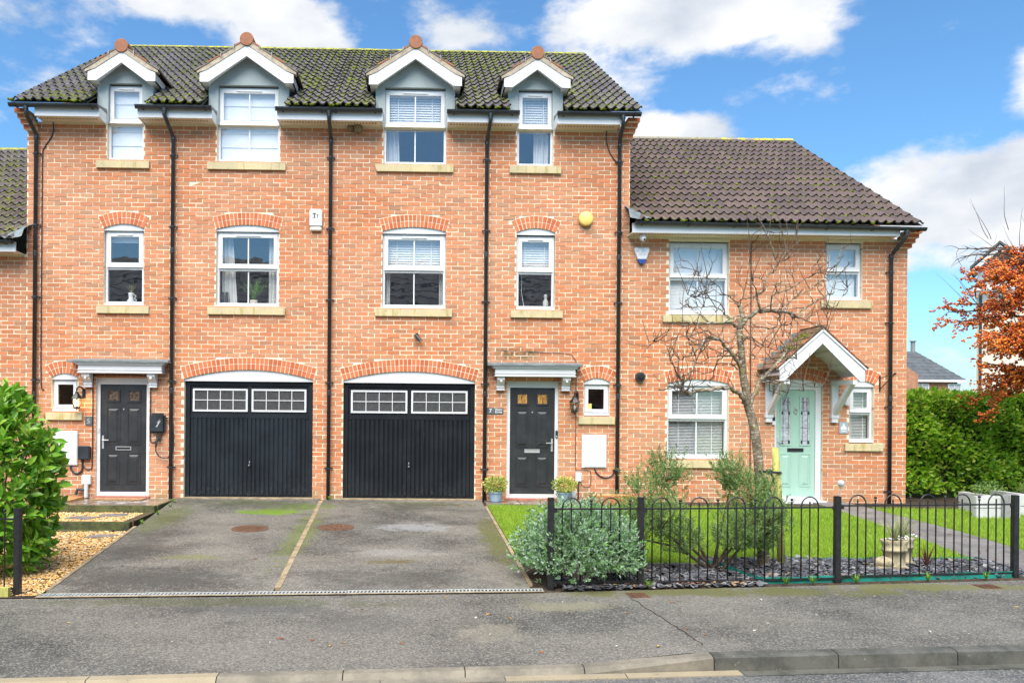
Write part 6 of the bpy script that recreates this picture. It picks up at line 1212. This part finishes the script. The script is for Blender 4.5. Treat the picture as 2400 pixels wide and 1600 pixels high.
def grow(b, p, d, L, r, rng, depth, curl=.5, seg=.07):
    """a crooked twig with side shoots"""
    pts = [p]; n = max(3, int(L/seg)); rr = []
    for i in range(n):
        d = (d+Vector((rng.uniform(-1, 1), rng.uniform(-1, 1), rng.uniform(-.7, 1)))*curl).normalized(); pts.append(pts[-1]+d*seg)
        if depth > 0 and rng.random() < .42: grow(b, pts[-1], (d+Vector((rng.uniform(-1, 1), rng.uniform(-1, 1), rng.uniform(-.5, 1)))*1.1).normalized(), L*rng.uniform(.3, .6), r*.7, rng, depth-1, curl, seg*.85)
    b.tube(pts, [max(.0016, r*(1-.75*i/n)) for i in range(n+1)], 5 if r > .004 else 4)
tree = thing('bare_tree', (4.05, -5.05, -.24), 'bare gnarled tree with twisted twigs in front of the right-hand house', 'tree')
rg = random.Random(12); tw = MB()
for i, (pts, ra, rb) in enumerate(LIMBS):
    P = [Vector(p) for p in pts]; out = []
    for k in range(len(P)-1):
        a, b_, c, d = P[max(k-1, 0)], P[k], P[k+1], P[min(k+2, len(P)-1)]
        for q in range(4): t = q/4; out.append(.5*((2*b_)+(-a+c)*t+(2*a-5*b_+4*c-d)*t*t+(-a+3*b_-3*c+d)*t**3)+(Vector((rg.uniform(-1, 1), rg.uniform(-1, 1), rg.uniform(-1, 1)))*.012 if i and (k or q) else Vector()))
    out.append(P[-1]); m = len(out)-1; rad = [ra+(rb-ra)*k/m for k in range(m+1)]
    if i == 0: rad[0] *= 1.45; rad[1] *= 1.25; rad[2] *= 1.1
    MB().tube(out, rad, 12 if ra > .02 else 7).build('trunk' if i == 0 else 'branch', 'bark' if ra > .009 else 'twig', tree, smooth=True)
    if i == 0: continue
    L = sum((out[k+1]-out[k]).length for k in range(m)); nt = int(L*7)+1
    for _ in range(nt):
        k = rg.randint(int(m*.25), m); d = (Vector((rg.uniform(-1, 1), rg.uniform(-1, 1), rg.uniform(-.5, 1)))).normalized(); grow(tw, out[k], d, rg.uniform(.08, .36), .006, rg, 1, .45, .045)
for _ in range(46):
    pts, ra, rb = rg.choice(LIMBS[1:]); p = Vector(rg.choice(pts[1:])); d = Vector((rg.uniform(-.5, .5), rg.uniform(-.4, .4), 1)).normalized(); q = [p]; l = rg.uniform(.25, .6)
    for k in range(6): d = (d+Vector((rg.uniform(-1, 1), rg.uniform(-1, 1), rg.uniform(-.3, .8)))*.12).normalized(); q.append(q[-1]+d*l/6)
    tw.tube(q, [.0055, .005, .0045, .004, .0035, .003, .002], 4)
o = tw.build('twigs', 'twig', tree); o['kind'] = 'stuff'
# grass
def grass(name, n, region, seed, label, h=(.022, .06)):
    r = np.random.default_rng(seed); X, Y = region(r, n); n = len(X); Z = .0445*Y+.004
    pv = np.array([(-.5, 0, 0), (.5, 0, 0), (.35, .12, .55), (-.35, .12, .55), (0, .45, 1)]); pf = np.array([(0, 1, 2), (0, 2, 3), (3, 2, 4)])
    a = r.uniform(0, 2*PI, n); hh = r.uniform(*h, n); M_ = rz(a)*np.stack([r.uniform(.0028, .006, n), hh*r.uniform(.3, 1.3, n), hh], -1)[:, None, :]
    return tag(scatter(name, 'grass', pv, pf, M_, np.stack([X, Y, Z], -1)), label, 'grass', None, 'stuff')
def reg1(r, n):
    Y = -.62-4.4*r.uniform(0, 1, n)**.8; t = r.uniform(0, 1, n); a = np.array([DR(y)+.055 for y in Y]); b = np.array([px_(PATH_L, y) for y in Y]); X = a+(b-a)*t; k = ~((X > 3.35) & (Y < -4.72)); return X[k], Y[k]
def reg2(r, n):
    Y = r.uniform(-5.6, -.75, n); a = np.array([px_(PATH_R, y) for y in Y]); X = a+(10.4-a)*r.uniform(0, 1, n)**1.3; return X, Y
grass('grass', 78000, reg1, 41, 'bright lawn between the drive and the garden path'); grass('grass', 36000, reg2, 42, 'bright lawn strip right of the garden path')
LEAF_V = lambda ln, w: [(0, 0, 0), (-w*.42, ln*.28, .02*ln), (w*.42, ln*.28, .02*ln), (-w*.5, ln*.58, .035*ln), (w*.5, ln*.58, .035*ln), (0, ln*.3, -.03*ln), (0, ln*.6, -.04*ln), (0, ln, -.10*ln)]
LEAF_F = [(0, 5, 1), (0, 2, 5), (1, 5, 6), (1, 6, 3), (5, 2, 4), (5, 4, 6), (3, 6, 7), (6, 4, 7)]
def big_leaf_shrub(root, mat, pos, d, ln, w, rng, hint=None, nsep=300, cam_=(0, -14.7, 1.55)):
    """300 leaves nearest the camera as pieces of their own, the rest joined"""
    M_ = orient(d, rng, hint); sc = rng.uniform(.7, 1.15, len(pos)); dist = ((pos-np.array(cam_))**2).sum(1); order = np.argsort(dist); me = raw_mesh('leaf', LEAF_V(ln, w), LEAF_F, mat)
    for i in order[:nsep]:
        o = piece('leaf', me, root, pos[i]); o.rotation_euler = Matrix(M_[i].tolist()).to_euler(); o.scale = (sc[i],)*3
    k = order[nsep:]; o = scatter('foliage', mat, LEAF_V(ln, w), LEAF_F, M_[k]*sc[k][:, None, None], pos[k], root); o['kind'] = 'stuff'
def sprays(rng, centers, dirs, n_per, length, jit=.35):
    """leaves set along short shoots"""
    P = []; D = []
    for c, d in zip(centers, dirs):
        for j in range(n_per):
            t = (j+.5)/n_per; a = rng.uniform(0, 2*PI); u = np.cross(d, [0, 0, 1.]); u /= np.linalg.norm(u)+1e-6; v = np.cross(u, d); s = u*math.cos(a)+v*math.sin(a); P.append(c+d*length*t); D.append(d*(.35+.6*t)+s*.9+rng.normal(scale=.2, size=3)+np.array([0, 0, .1]))
    return np.array(P), np.array(D)
# laurel at the left edge
r = np.random.default_rng(51); la = thing('laurel_shrub', (-4.75, -5.55, -.28), 'glossy green laurel shrub behind the left railing', 'shrub'); n = 620; C = []; D = []
while len(C) < n:
    z = r.uniform(-.2, 1.62); t = (z+.28)/1.95; rx_ = .69*(.80+.28*math.sin(PI*min(1, t*1.05)))*(1 if t < .72 else max(.25, 1-(t-.72)*2.1)); a = r.uniform(0, 2*PI); q = r.uniform(.72, 1.0); x = -4.80+rx_*q*math.cos(a); y = -5.45+.72*rx_*q*math.sin(a)
    if y < -6.33: continue
    C.append((x, y, z)); D.append(np.array([math.cos(a), .8*math.sin(a), .75+.5*t])/1.4)
Pp, Dd = sprays(r, np.array(C), D, 8, .20); keep = (Pp[:, 1] > -6.36); Pp, Dd = Pp[keep], Dd[keep]; hn = Pp-np.array([-4.8, -5.45, .6]); hn[:, 2] = np.maximum(hn[:, 2], 0)+.45; big_leaf_shrub(la, 'laurel', Pp, Dd, .145, .058, r, hn/np.linalg.norm(hn, axis=1)[:, None]); b = MB()
for i in range(14):
    a = 2*PI*i/14+r.uniform(-.2, .2); q = r.uniform(.3, .6); b.tube([(-4.75+.1*math.cos(a), -5.5+.1*math.sin(a), -.3), (-4.75+.5*q*math.cos(a), -5.5+.4*q*math.sin(a), .4), (-4.75+q*math.cos(a), -5.5+.7*q*math.sin(a), 1.25)], [.02, .014, .006], 6)
b.build('stems', 'stem', la)
# hedge on the right
hd = thing('hedge', (12.5, 1.6, 0), 'tall clipped green hedge right of the brick houses', 'hedge'); r = np.random.default_rng(52); n = 13500
f = r.uniform(0, 1, n); X = np.where(r.uniform(0, 1, n) < .8, r.uniform(8.85, 12.6, n), r.uniform(12.6, 16, n)); top = f < .22; lump = .07*np.sin(X*5.1)+.05*np.sin(X*11.3+2); H_ = 1.94-.012*(X-9)+lump*.6
Y = np.where(top, r.uniform(1.0, 2.2, n), 1.0+lump+r.uniform(-.06, .16, n)); Z = np.where(top, H_+r.uniform(-.07, .07, n), r.uniform(.03, 1, n)**.9*H_); Y = Y+.10*np.sin(Z*6+X*3)*~top; D = np.stack([r.normal(0, .5, n), np.where(top, -.3, -.8)+r.normal(0, .35, n), np.where(top, 1, .35)+r.normal(0, .45, n)], -1)
big_leaf_shrub(hd, 'hedge', np.stack([X, Y, Z], -1), D, .105, .05, r, np.stack([0*X, np.where(top, -.2, -.75), np.where(top, 1, .6)], -1))
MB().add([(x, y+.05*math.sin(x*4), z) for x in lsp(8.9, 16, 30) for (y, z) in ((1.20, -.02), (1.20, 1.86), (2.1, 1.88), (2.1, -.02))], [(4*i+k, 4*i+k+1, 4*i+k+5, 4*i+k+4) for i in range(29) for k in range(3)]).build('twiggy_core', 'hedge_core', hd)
# silver-leaved shrub through the railing
sv = thing('silver_shrub', (1.72, -5.75, -.26), 'silver-grey leafy shrub growing through the left end of the long railing', 'shrub'); r = np.random.default_rng(53); n = 2100; d = r.normal(size=(n, 3)); d[:, 2] = np.abs(d[:, 2])*1.0-.15; d /= np.linalg.norm(d, axis=1)[:, None]; q = r.uniform(.35, 1.0, n)**.6
C = np.array([1.75, -5.72, -.06])+d*np.array([.60, .50, .56])*(q*(1+.12*np.sin(7*np.arctan2(d[:, 1], d[:, 0]))))[:, None]; P, D = sprays(r, C, list(d+np.array([0, 0, .35])), 11, .12); pv = np.array([(0, 0, 0), (-.0095, .019, .002), (.0095, .019, .002), (0, .040, 0)]); pf = np.array([(0, 2, 1), (1, 2, 3)]); k = (P[:, 2] > -.27); P, D = P[k], D[k]; o = scatter('foliage', 'silver', pv, pf, orient(D, r)*r.uniform(.7, 1.3, len(P))[:, None, None], P, sv); o['kind'] = 'stuff'; b = MB()
for i in range(60):
    a = 2*PI*i/60; e = Vector(C[r.integers(0, n)]); b.tube([(1.75+.1*math.cos(a), -5.72+.1*math.sin(a), -.28), ((1.75+e.x)/2+.04*math.cos(3*a), (-5.72+e.y)/2, (e.z-.2)/2+.06), tuple(e)], [.008, .005, .002], 4)
b.build('stems', 'pale_stem', sv)
# grey-green needle shrub with open stems
nd = thing('needle_shrub', (3.37, -5.2, -.25), 'feathery grey-green evergreen shrub with open branching stems in the slate bed', 'shrub'); r = np.random.default_rng(54); base = np.array([3.40, -5.2, -.26]); tops = []; b = MB()
for (x, y, z, w, h) in ((2.60, -5.15, .56, .26, .24), (2.90, -5.05, .84, .20, .20), (2.48, -5.3, .26, .22, .24), (3.64, -5.1, .82, .17, .18), (3.84, -5.2, .60, .24, .24), (3.76, -5.35, .34, .34, .20), (2.76, -5.4, .36, .24, .2), (2.45, -5.1, -.02, .14, .14), (4.0, -5.35, .36, .16, .18), (2.95, -5.4, .12, .22, .14), (3.55, -5.45, .14, .20, .13), (3.9, -5.3, .10, .18, .13)):
    m1 = base*.55+np.array([x, y, z-h*.5])*.45+r.normal(0, .03, 3)+np.array([0, 0, .05])
    if z > .2: b.tube([base+np.array([r.normal(0, .03), r.normal(0, .03), 0]), m1, (x, y, z-h*.5), (x, y, z+h*.4)], [.020, .014, .009, .004], 7)
    k = 170; d = r.normal(size=(k, 3)); d /= np.linalg.norm(d, axis=1)[:, None]; q = r.uniform(.15, 1, k)**.6*np.where(r.uniform(0, 1, k) < .18, 1.45, 1.05); c = np.array([x, y, z])+d*np.array([w, w*.8, h])*q[:, None]; tops += [(p, dd*.6+np.array([0, 0, .75])) for p, dd in zip(c, d)]
    for i in range(0, k, 7): b.tube([(x, y, z-h*.4), (np.array([x, y, z-h*.2])+c[i])/2, c[i]], [.005, .0035, .0015], 4)
b.build('stems', 'stem', nd, smooth=True); P, D = sprays(r, np.array([t[0] for t in tops]), [t[1] for t in tops], 22, .13); pv = np.array([(0, 0, 0), (-.0045, .014, .001), (.0045, .014, .001), (0, .034, 0)]); o = scatter('foliage', 'needle', pv, pf, orient(D, r)*r.uniform(.7, 1.3, len(P))[:, None, None], P, nd); o['kind'] = 'stuff'
# berry tree at the right edge
bt_ = thing('berry_tree', (11.0, -.5, -.05), 'tree laden with orange berries at the right edge over the hedge', 'tree'); rg = random.Random(77); MB().tube([(11.0, -.5, -.1), (10.95, -.5, 1.0), (10.85, -.5, 2.1), (10.9, -.5, 3.4), (10.8, -.5, 4.9)], [.10, .085, .07, .05, .02], 10).build('trunk', 'bark', bt_, smooth=True); tips = []; tw = MB()
for i in range(96):
    z0 = rg.uniform(2.1, 4.5); a = rg.uniform(0, 2*PI) if i % 2 else rg.uniform(PI*.55, PI*1.45); L = rg.uniform(.7, 1.75)*(1-.25*abs(z0-3.2)/1.5); p = Vector((10.9, -.5, z0)); d = Vector((math.cos(a), math.sin(a)*.8, rg.uniform(-.1, .6))).normalized(); pts = [p]
    for k in range(9):
        d = (d+Vector((rg.uniform(-1, 1), rg.uniform(-1, 1), rg.uniform(-1.1, .7)))*.22).normalized(); pts.append(pts[-1]+d*L/9)
        if k > 1:
            for _ in range(2):
                e = (d+Vector((rg.uniform(-1, 1), rg.uniform(-1, 1), rg.uniform(-1, .8)))).normalized(); q = [pts[-1]]; l = rg.uniform(.12, .4)
                for _k in range(4): e = (e+Vector((rg.uniform(-1, 1), rg.uniform(-1, 1), rg.uniform(-1, .6)))*.3).normalized(); q.append(q[-1]+e*l/4); tips.append((q[-1], k))
                tw.tube(q, [.006, .005, .004, .003, .002], 4)
    MB().tube(pts, [.026*(1-.085*k) for k in range(10)], 6).build('branch', 'twig', bt_, smooth=True)
for i in range(26):
    p = Vector((rg.uniform(9.6, 10.9), rg.uniform(-1, 0), rg.uniform(2.9, 4.8))); d = Vector((rg.uniform(-.9, .1), 0, rg.uniform(.3, 1))).normalized(); q = [p]
    for k in range(7): d = (d+Vector((rg.uniform(-1, 1), rg.uniform(-1, 1), rg.uniform(-.6, .8)))*.14).normalized(); q.append(q[-1]+d*rg.uniform(.08, .13))
    tw.tube(q, [.006-.0007*k for k in range(8)], 4)
o = tw.build('twigs', 'twig', bt_); o['kind'] = 'stuff'; r = np.random.default_rng(5); pos = []
for p, k in tips:
    if p.z > 5.0 or p.z < 1.45 or (p.z > 4.25 and p.x < 10.35) or (p.x < 9.15 and rg.random() < .6): continue
    if rg.random() < .92:
        for _ in range(rg.randint(2, 5)): pos.append((p.x+rg.gauss(0, .028), p.y+rg.gauss(0, .028), p.z+rg.gauss(-.01, .018)))
pos = np.array(pos); pv_, pf_ = ico(); s = r.uniform(.015, .023, len(pos)); o = scatter('berries', 'berry', pv_, pf_, rot_rand(len(pos), r)*np.stack([s, s*1.1, s*.85], -1)[:, None, :], pos, bt_, True); o['kind'] = 'stuff'
# weeds and fallen leaves
def tuft(x, y, n, ln, label, name='weed', mat='weed', w=.012, zoff=0, sp=.8):
    t = thing(name, (x, y, gz(y)+zoff), label, 'weed', 'weeds along the edges'); blades(t, mat, (x, y, gz(y)+zoff), n, ln, w, sp, random.Random(int(x*1000)), 'leaves', .35)
for x, y, lb in ((-1.55, -.12, 'green weed at the foot of the middle downpipe'), (-4.05, -1.0, 'bright green weed beside the corner of the landing'), (-4.12, -.55, 'small green weed between the landing and the left drive'), (-4.02, -1.75, 'bright green weed at the end of the long sleeper'), (-4.0, -2.55, 'grassy weed at the start of the drive edging')): tuft(x, y, 26, .10, lb)
for x, o_, lb in ((3.95, .05, 'pale weed under the railing left of the third post'), (4.75, .04, 'grey-green weed right of the third railing post'), (5.6, .05, 'grass tuft under the middle of the right railing panel'), (6.3, .05, 'grass tuft near the right end of the railing'), (2.42, .03, 'small weed at the foot of the second railing post'), (4.25, .045, 'yellowish weed beside the third railing post')): tuft(x, pl(B_PTS, x)+o_, 30, .12, lb)
r = np.random.default_rng(99)
def litter(name, mat, X, Y, Z, label, sz=(.35, .9)):
    pv = np.array([(0, 0, 0), (-.02, .03, .008), (.018, .03, .004), (-.012, .058, .003), (.014, .055, .009), (0, .08, 0)]); pf = np.array([(0, 2, 1), (1, 2, 4), (1, 4, 3), (3, 4, 5)]); n = len(X)
    tag(scatter(name, mat, pv, pf, rot_rand(n, r, .25)*r.uniform(*sz, n)[:, None, None], np.stack([X, Y, Z], -1)), label, 'leaves', None, 'stuff')
X = r.uniform(-3.4, 6, 26); Y = np.array([pl(K_PTS, x)+.1+r.random()*(pl(B_PTS, x)-pl(K_PTS, x)-.2) for x in X]); litter('fallen_leaves', 'dry_leaf', X, Y, np.array([pave_z(x, y)+.003 for x, y in zip(X, Y)]), 'dry brown leaves scattered over the pavement')
X = r.uniform(-2, 5, 16); Y = np.array([pl(K_PTS, x)+.1+r.random()*(pl(B_PTS, x)-pl(K_PTS, x)-.2) for x in X]); litter('paper_scraps', 'white_chip', X, Y, np.array([pave_z(x, y)+.003 for x, y in zip(X, Y)]), 'pale scraps scattered over the pavement', (.2, .6))
Y = np.concatenate([r.uniform(-5.8, -.3, 24), -.35-r.random(16)**2*.6]); X = np.concatenate([r.uniform(-3.5, 1.0, 24), r.uniform(.2, 1.1, 16)]); litter('fallen_leaves', 'dry_leaf', X, Y, .0445*Y+.009, 'dry brown leaves scattered over the two drives')
Y = r.uniform(-5.2, -1.5, 22); X = r.uniform(6.95, 7.7, 22); litter('fallen_leaves', 'dry_leaf', X, Y, .0445*Y+.014, 'red-brown leaves scattered on the garden path')
X = r.uniform(1.5, 3.6, 60); Y = np.array([pl(B_PTS, x) for x in X])+r.uniform(.02, .12, 60); litter('leaf_mulch', 'dry_leaf', X, Y, .0445*Y+.03, 'brown dead leaves under the first railing panels')
# two leaf litters in the gutter
tuft(3.9, pl(K_PTS, 3.9)-.16, 14, .09, 'wisp of dead leaves in the gutter by the kerb', 'leaf_litter', 'pale_grass', .014, -.24)

# ------------------------------------------------------------------ background and the far side of the street
cr = thing('cream_house', (0, 0, -.5), 'cream rendered house with grey tiled gable behind the berry tree', 'house')
X0, Yc = 0, 0
MB().box(X0, X0+10, Yc, Yc+8, -.6, 6.6).build('wall', 'far_render', cr); MB().prism([(X0-.12, 6.45), (X0-.12, 6.6), (X0+.75, 7.1), (X0+1.7, 6.6), (X0+1.7, 6.45)], 'Y', Yc+2, Yc+8.2).build('side_roof', 'tile_far', cr); MB().prism([(Yc-.4, 6.5), (Yc+4, 9.3), (Yc+8.4, 6.5)], 'X', X0+1.7, X0+10).build('roof', 'tile_far', cr)
gx = X0+.75
MB().prism([(gx-.72, 5.6), (gx+.72, 5.6), (gx+.72, 7.3), (gx, 7.95), (gx-.72, 7.3)], 'Y', Yc-.05, Yc+2).build('gable', 'render', cr)
for s in (-1, 1):
    MB().prism([(gx+s*.85, 7.05), (gx+s*.85, 7.24), (gx, 8.05), (gx, 7.85)], 'Y', Yc-.3, Yc-.25).build('bargeboard', 'white', cr); MB().prism([(gx+s*.95, 7.2), (gx+s*.95, 7.3), (gx, 8.2), (gx, 8.1)], 'Y', Yc-.35, Yc+2.5).build('gable_roof', 'tile_far', cr)
    MB().prism([(gx+s*.85, 7.05), (gx+s*.85, 7.10), (gx+s*.7, 7.10), (gx+s*.7, 7.05)], 'Y', Yc-.3, Yc+.5).build('soffit', 'white', cr)
box('fascia', 'white', cr, X0-.1, X0+10, Yc-.42, Yc-.4, 6.35, 6.55); MB().tube([(X0+.15, Yc-.1, 6.3), (X0+.15, Yc-.1, -.5)], .05, 8).build('downpipe', 'black', cr)
for x, z0, z1 in ((X0+1.6, 3.4, 4.7), (X0+1.6, .6, 2.0), (X0+4.2, 3.4, 4.7)): w = MB().ring(x, x+.9, z0, z1, .07, Yc-.06, Yc-.01).build('window', 'white', cr); box('pane', 'ink', w, x+.07, x+.83, Yc-.03, Yc-.015, z0+.07, z1-.07)
cr.location = (21.5, 17, -.5); cr.rotation_euler = (0, 0, R(-36))
fh = thing('far_house', (50, 68, -.6), 'distant brick house with grey tiled roof and flue above the hedge', 'house')
MB().box(45.5, 53.2, 66.4, 74, -.6, 5.2).build('wall', 'arch_brick_far', fh); rb = MB(); A = [(45, 66, 5.15), (53.8, 66, 5.15), (53.8, 74.4, 5.15), (45, 74.4, 5.15), (45, 70.2, 8.2), (51.3, 70.2, 8.2)]; rb.add(A, [(0, 1, 5, 4), (1, 2, 5), (2, 3, 4, 5), (0, 4, 3)]); rf = rb.build('roof', 'tile_far', fh)
for k in range(9): t0, t1 = k/9, (k+1)/9; Pq = lambda t, u: (45+u*(8.8-2.5*t), 66+4.2*t-.02, 5.15+3.05*t+.03); MB().add([Pq(t0, 0), Pq(t0, 1), tuple(np.array(Pq(t1, 1))-(0, 0, .05)), tuple(np.array(Pq(t1, 0))-(0, 0, .05)), tuple(np.array(Pq(t0, 0))-(0, 0, .09)), tuple(np.array(Pq(t0, 1))-(0, 0, .09))], [(0, 1, 2, 3), (4, 5, 1, 0)]).build('tile_course', 'tile_far', rf)
box('fascia', 'white', fh, 45, 53.8, 65.95, 66, 4.9, 5.12); MB().tube([(51.0, 70.2, 8.0), (51.0, 70.2, 9.2)], .22, 10).tube([(51, 70.2, 9.2), (51, 70.2, 9.3)], .32, 10).build('flue', 'grey_post', fh)
for x in (49.0, 52.2): w = MB().ring(x, x+1.3, 3.3, 4.75, .1, 66.3, 66.39).build('window', 'white', fh); box('pane', 'frost', w, x+.1, x+1.2, 66.35, 66.38, 3.4, 4.65); box('mullion', 'white', w, x+.6, x+.7, 66.32, 66.36, 3.4, 4.65)
MB().prism([(43, -.6), (46.6, -.6), (46.6, 5.4), (44.8, 6.6), (43, 5.4)], 'Y', 62, 66).build('wing', 'arch_brick_far', fh)
# the house across the road, seen only mirrored in the windows
ac = thing('opposite_house', (0, -24, -.4), 'brown brick house with dark roof mirrored in the first-floor windows', 'house')
MB().box(-16, 12, -29, -21, -.4, 4.7).build('wall', 'arch_brick_far', ac); MB().prism([(-20.6, 4.65), (-25, 8.75), (-29.4, 4.65)], 'X', -16.3, 12.3).build('roof', 'tile_dark', ac)
for k in range(12): t = k/12; y, z = -20.6-4.4*t, 4.65+4.1*t; MB().add([(-16.3, y, z+.06), (12.3, y, z+.06), (12.3, y-.37, z+.342+.02), (-16.3, y-.37, z+.342+.02), (-16.3, y, z-.02), (12.3, y, z-.02)], [(0, 1, 2, 3), (4, 5, 1, 0)]).build('tile_course', 'tile_dark', ac)
for x in (-13, -9, -5, -1, 3, 7):
    for z in (.7, 3.0): w = MB().ring(x, x+1.2, z, z+1.25, .07, -20.99, -20.93).build('window', 'white', ac); box('pane', 'ink', w, x+.07, x+1.13, -20.98, -20.95, z+.07, z+1.18)
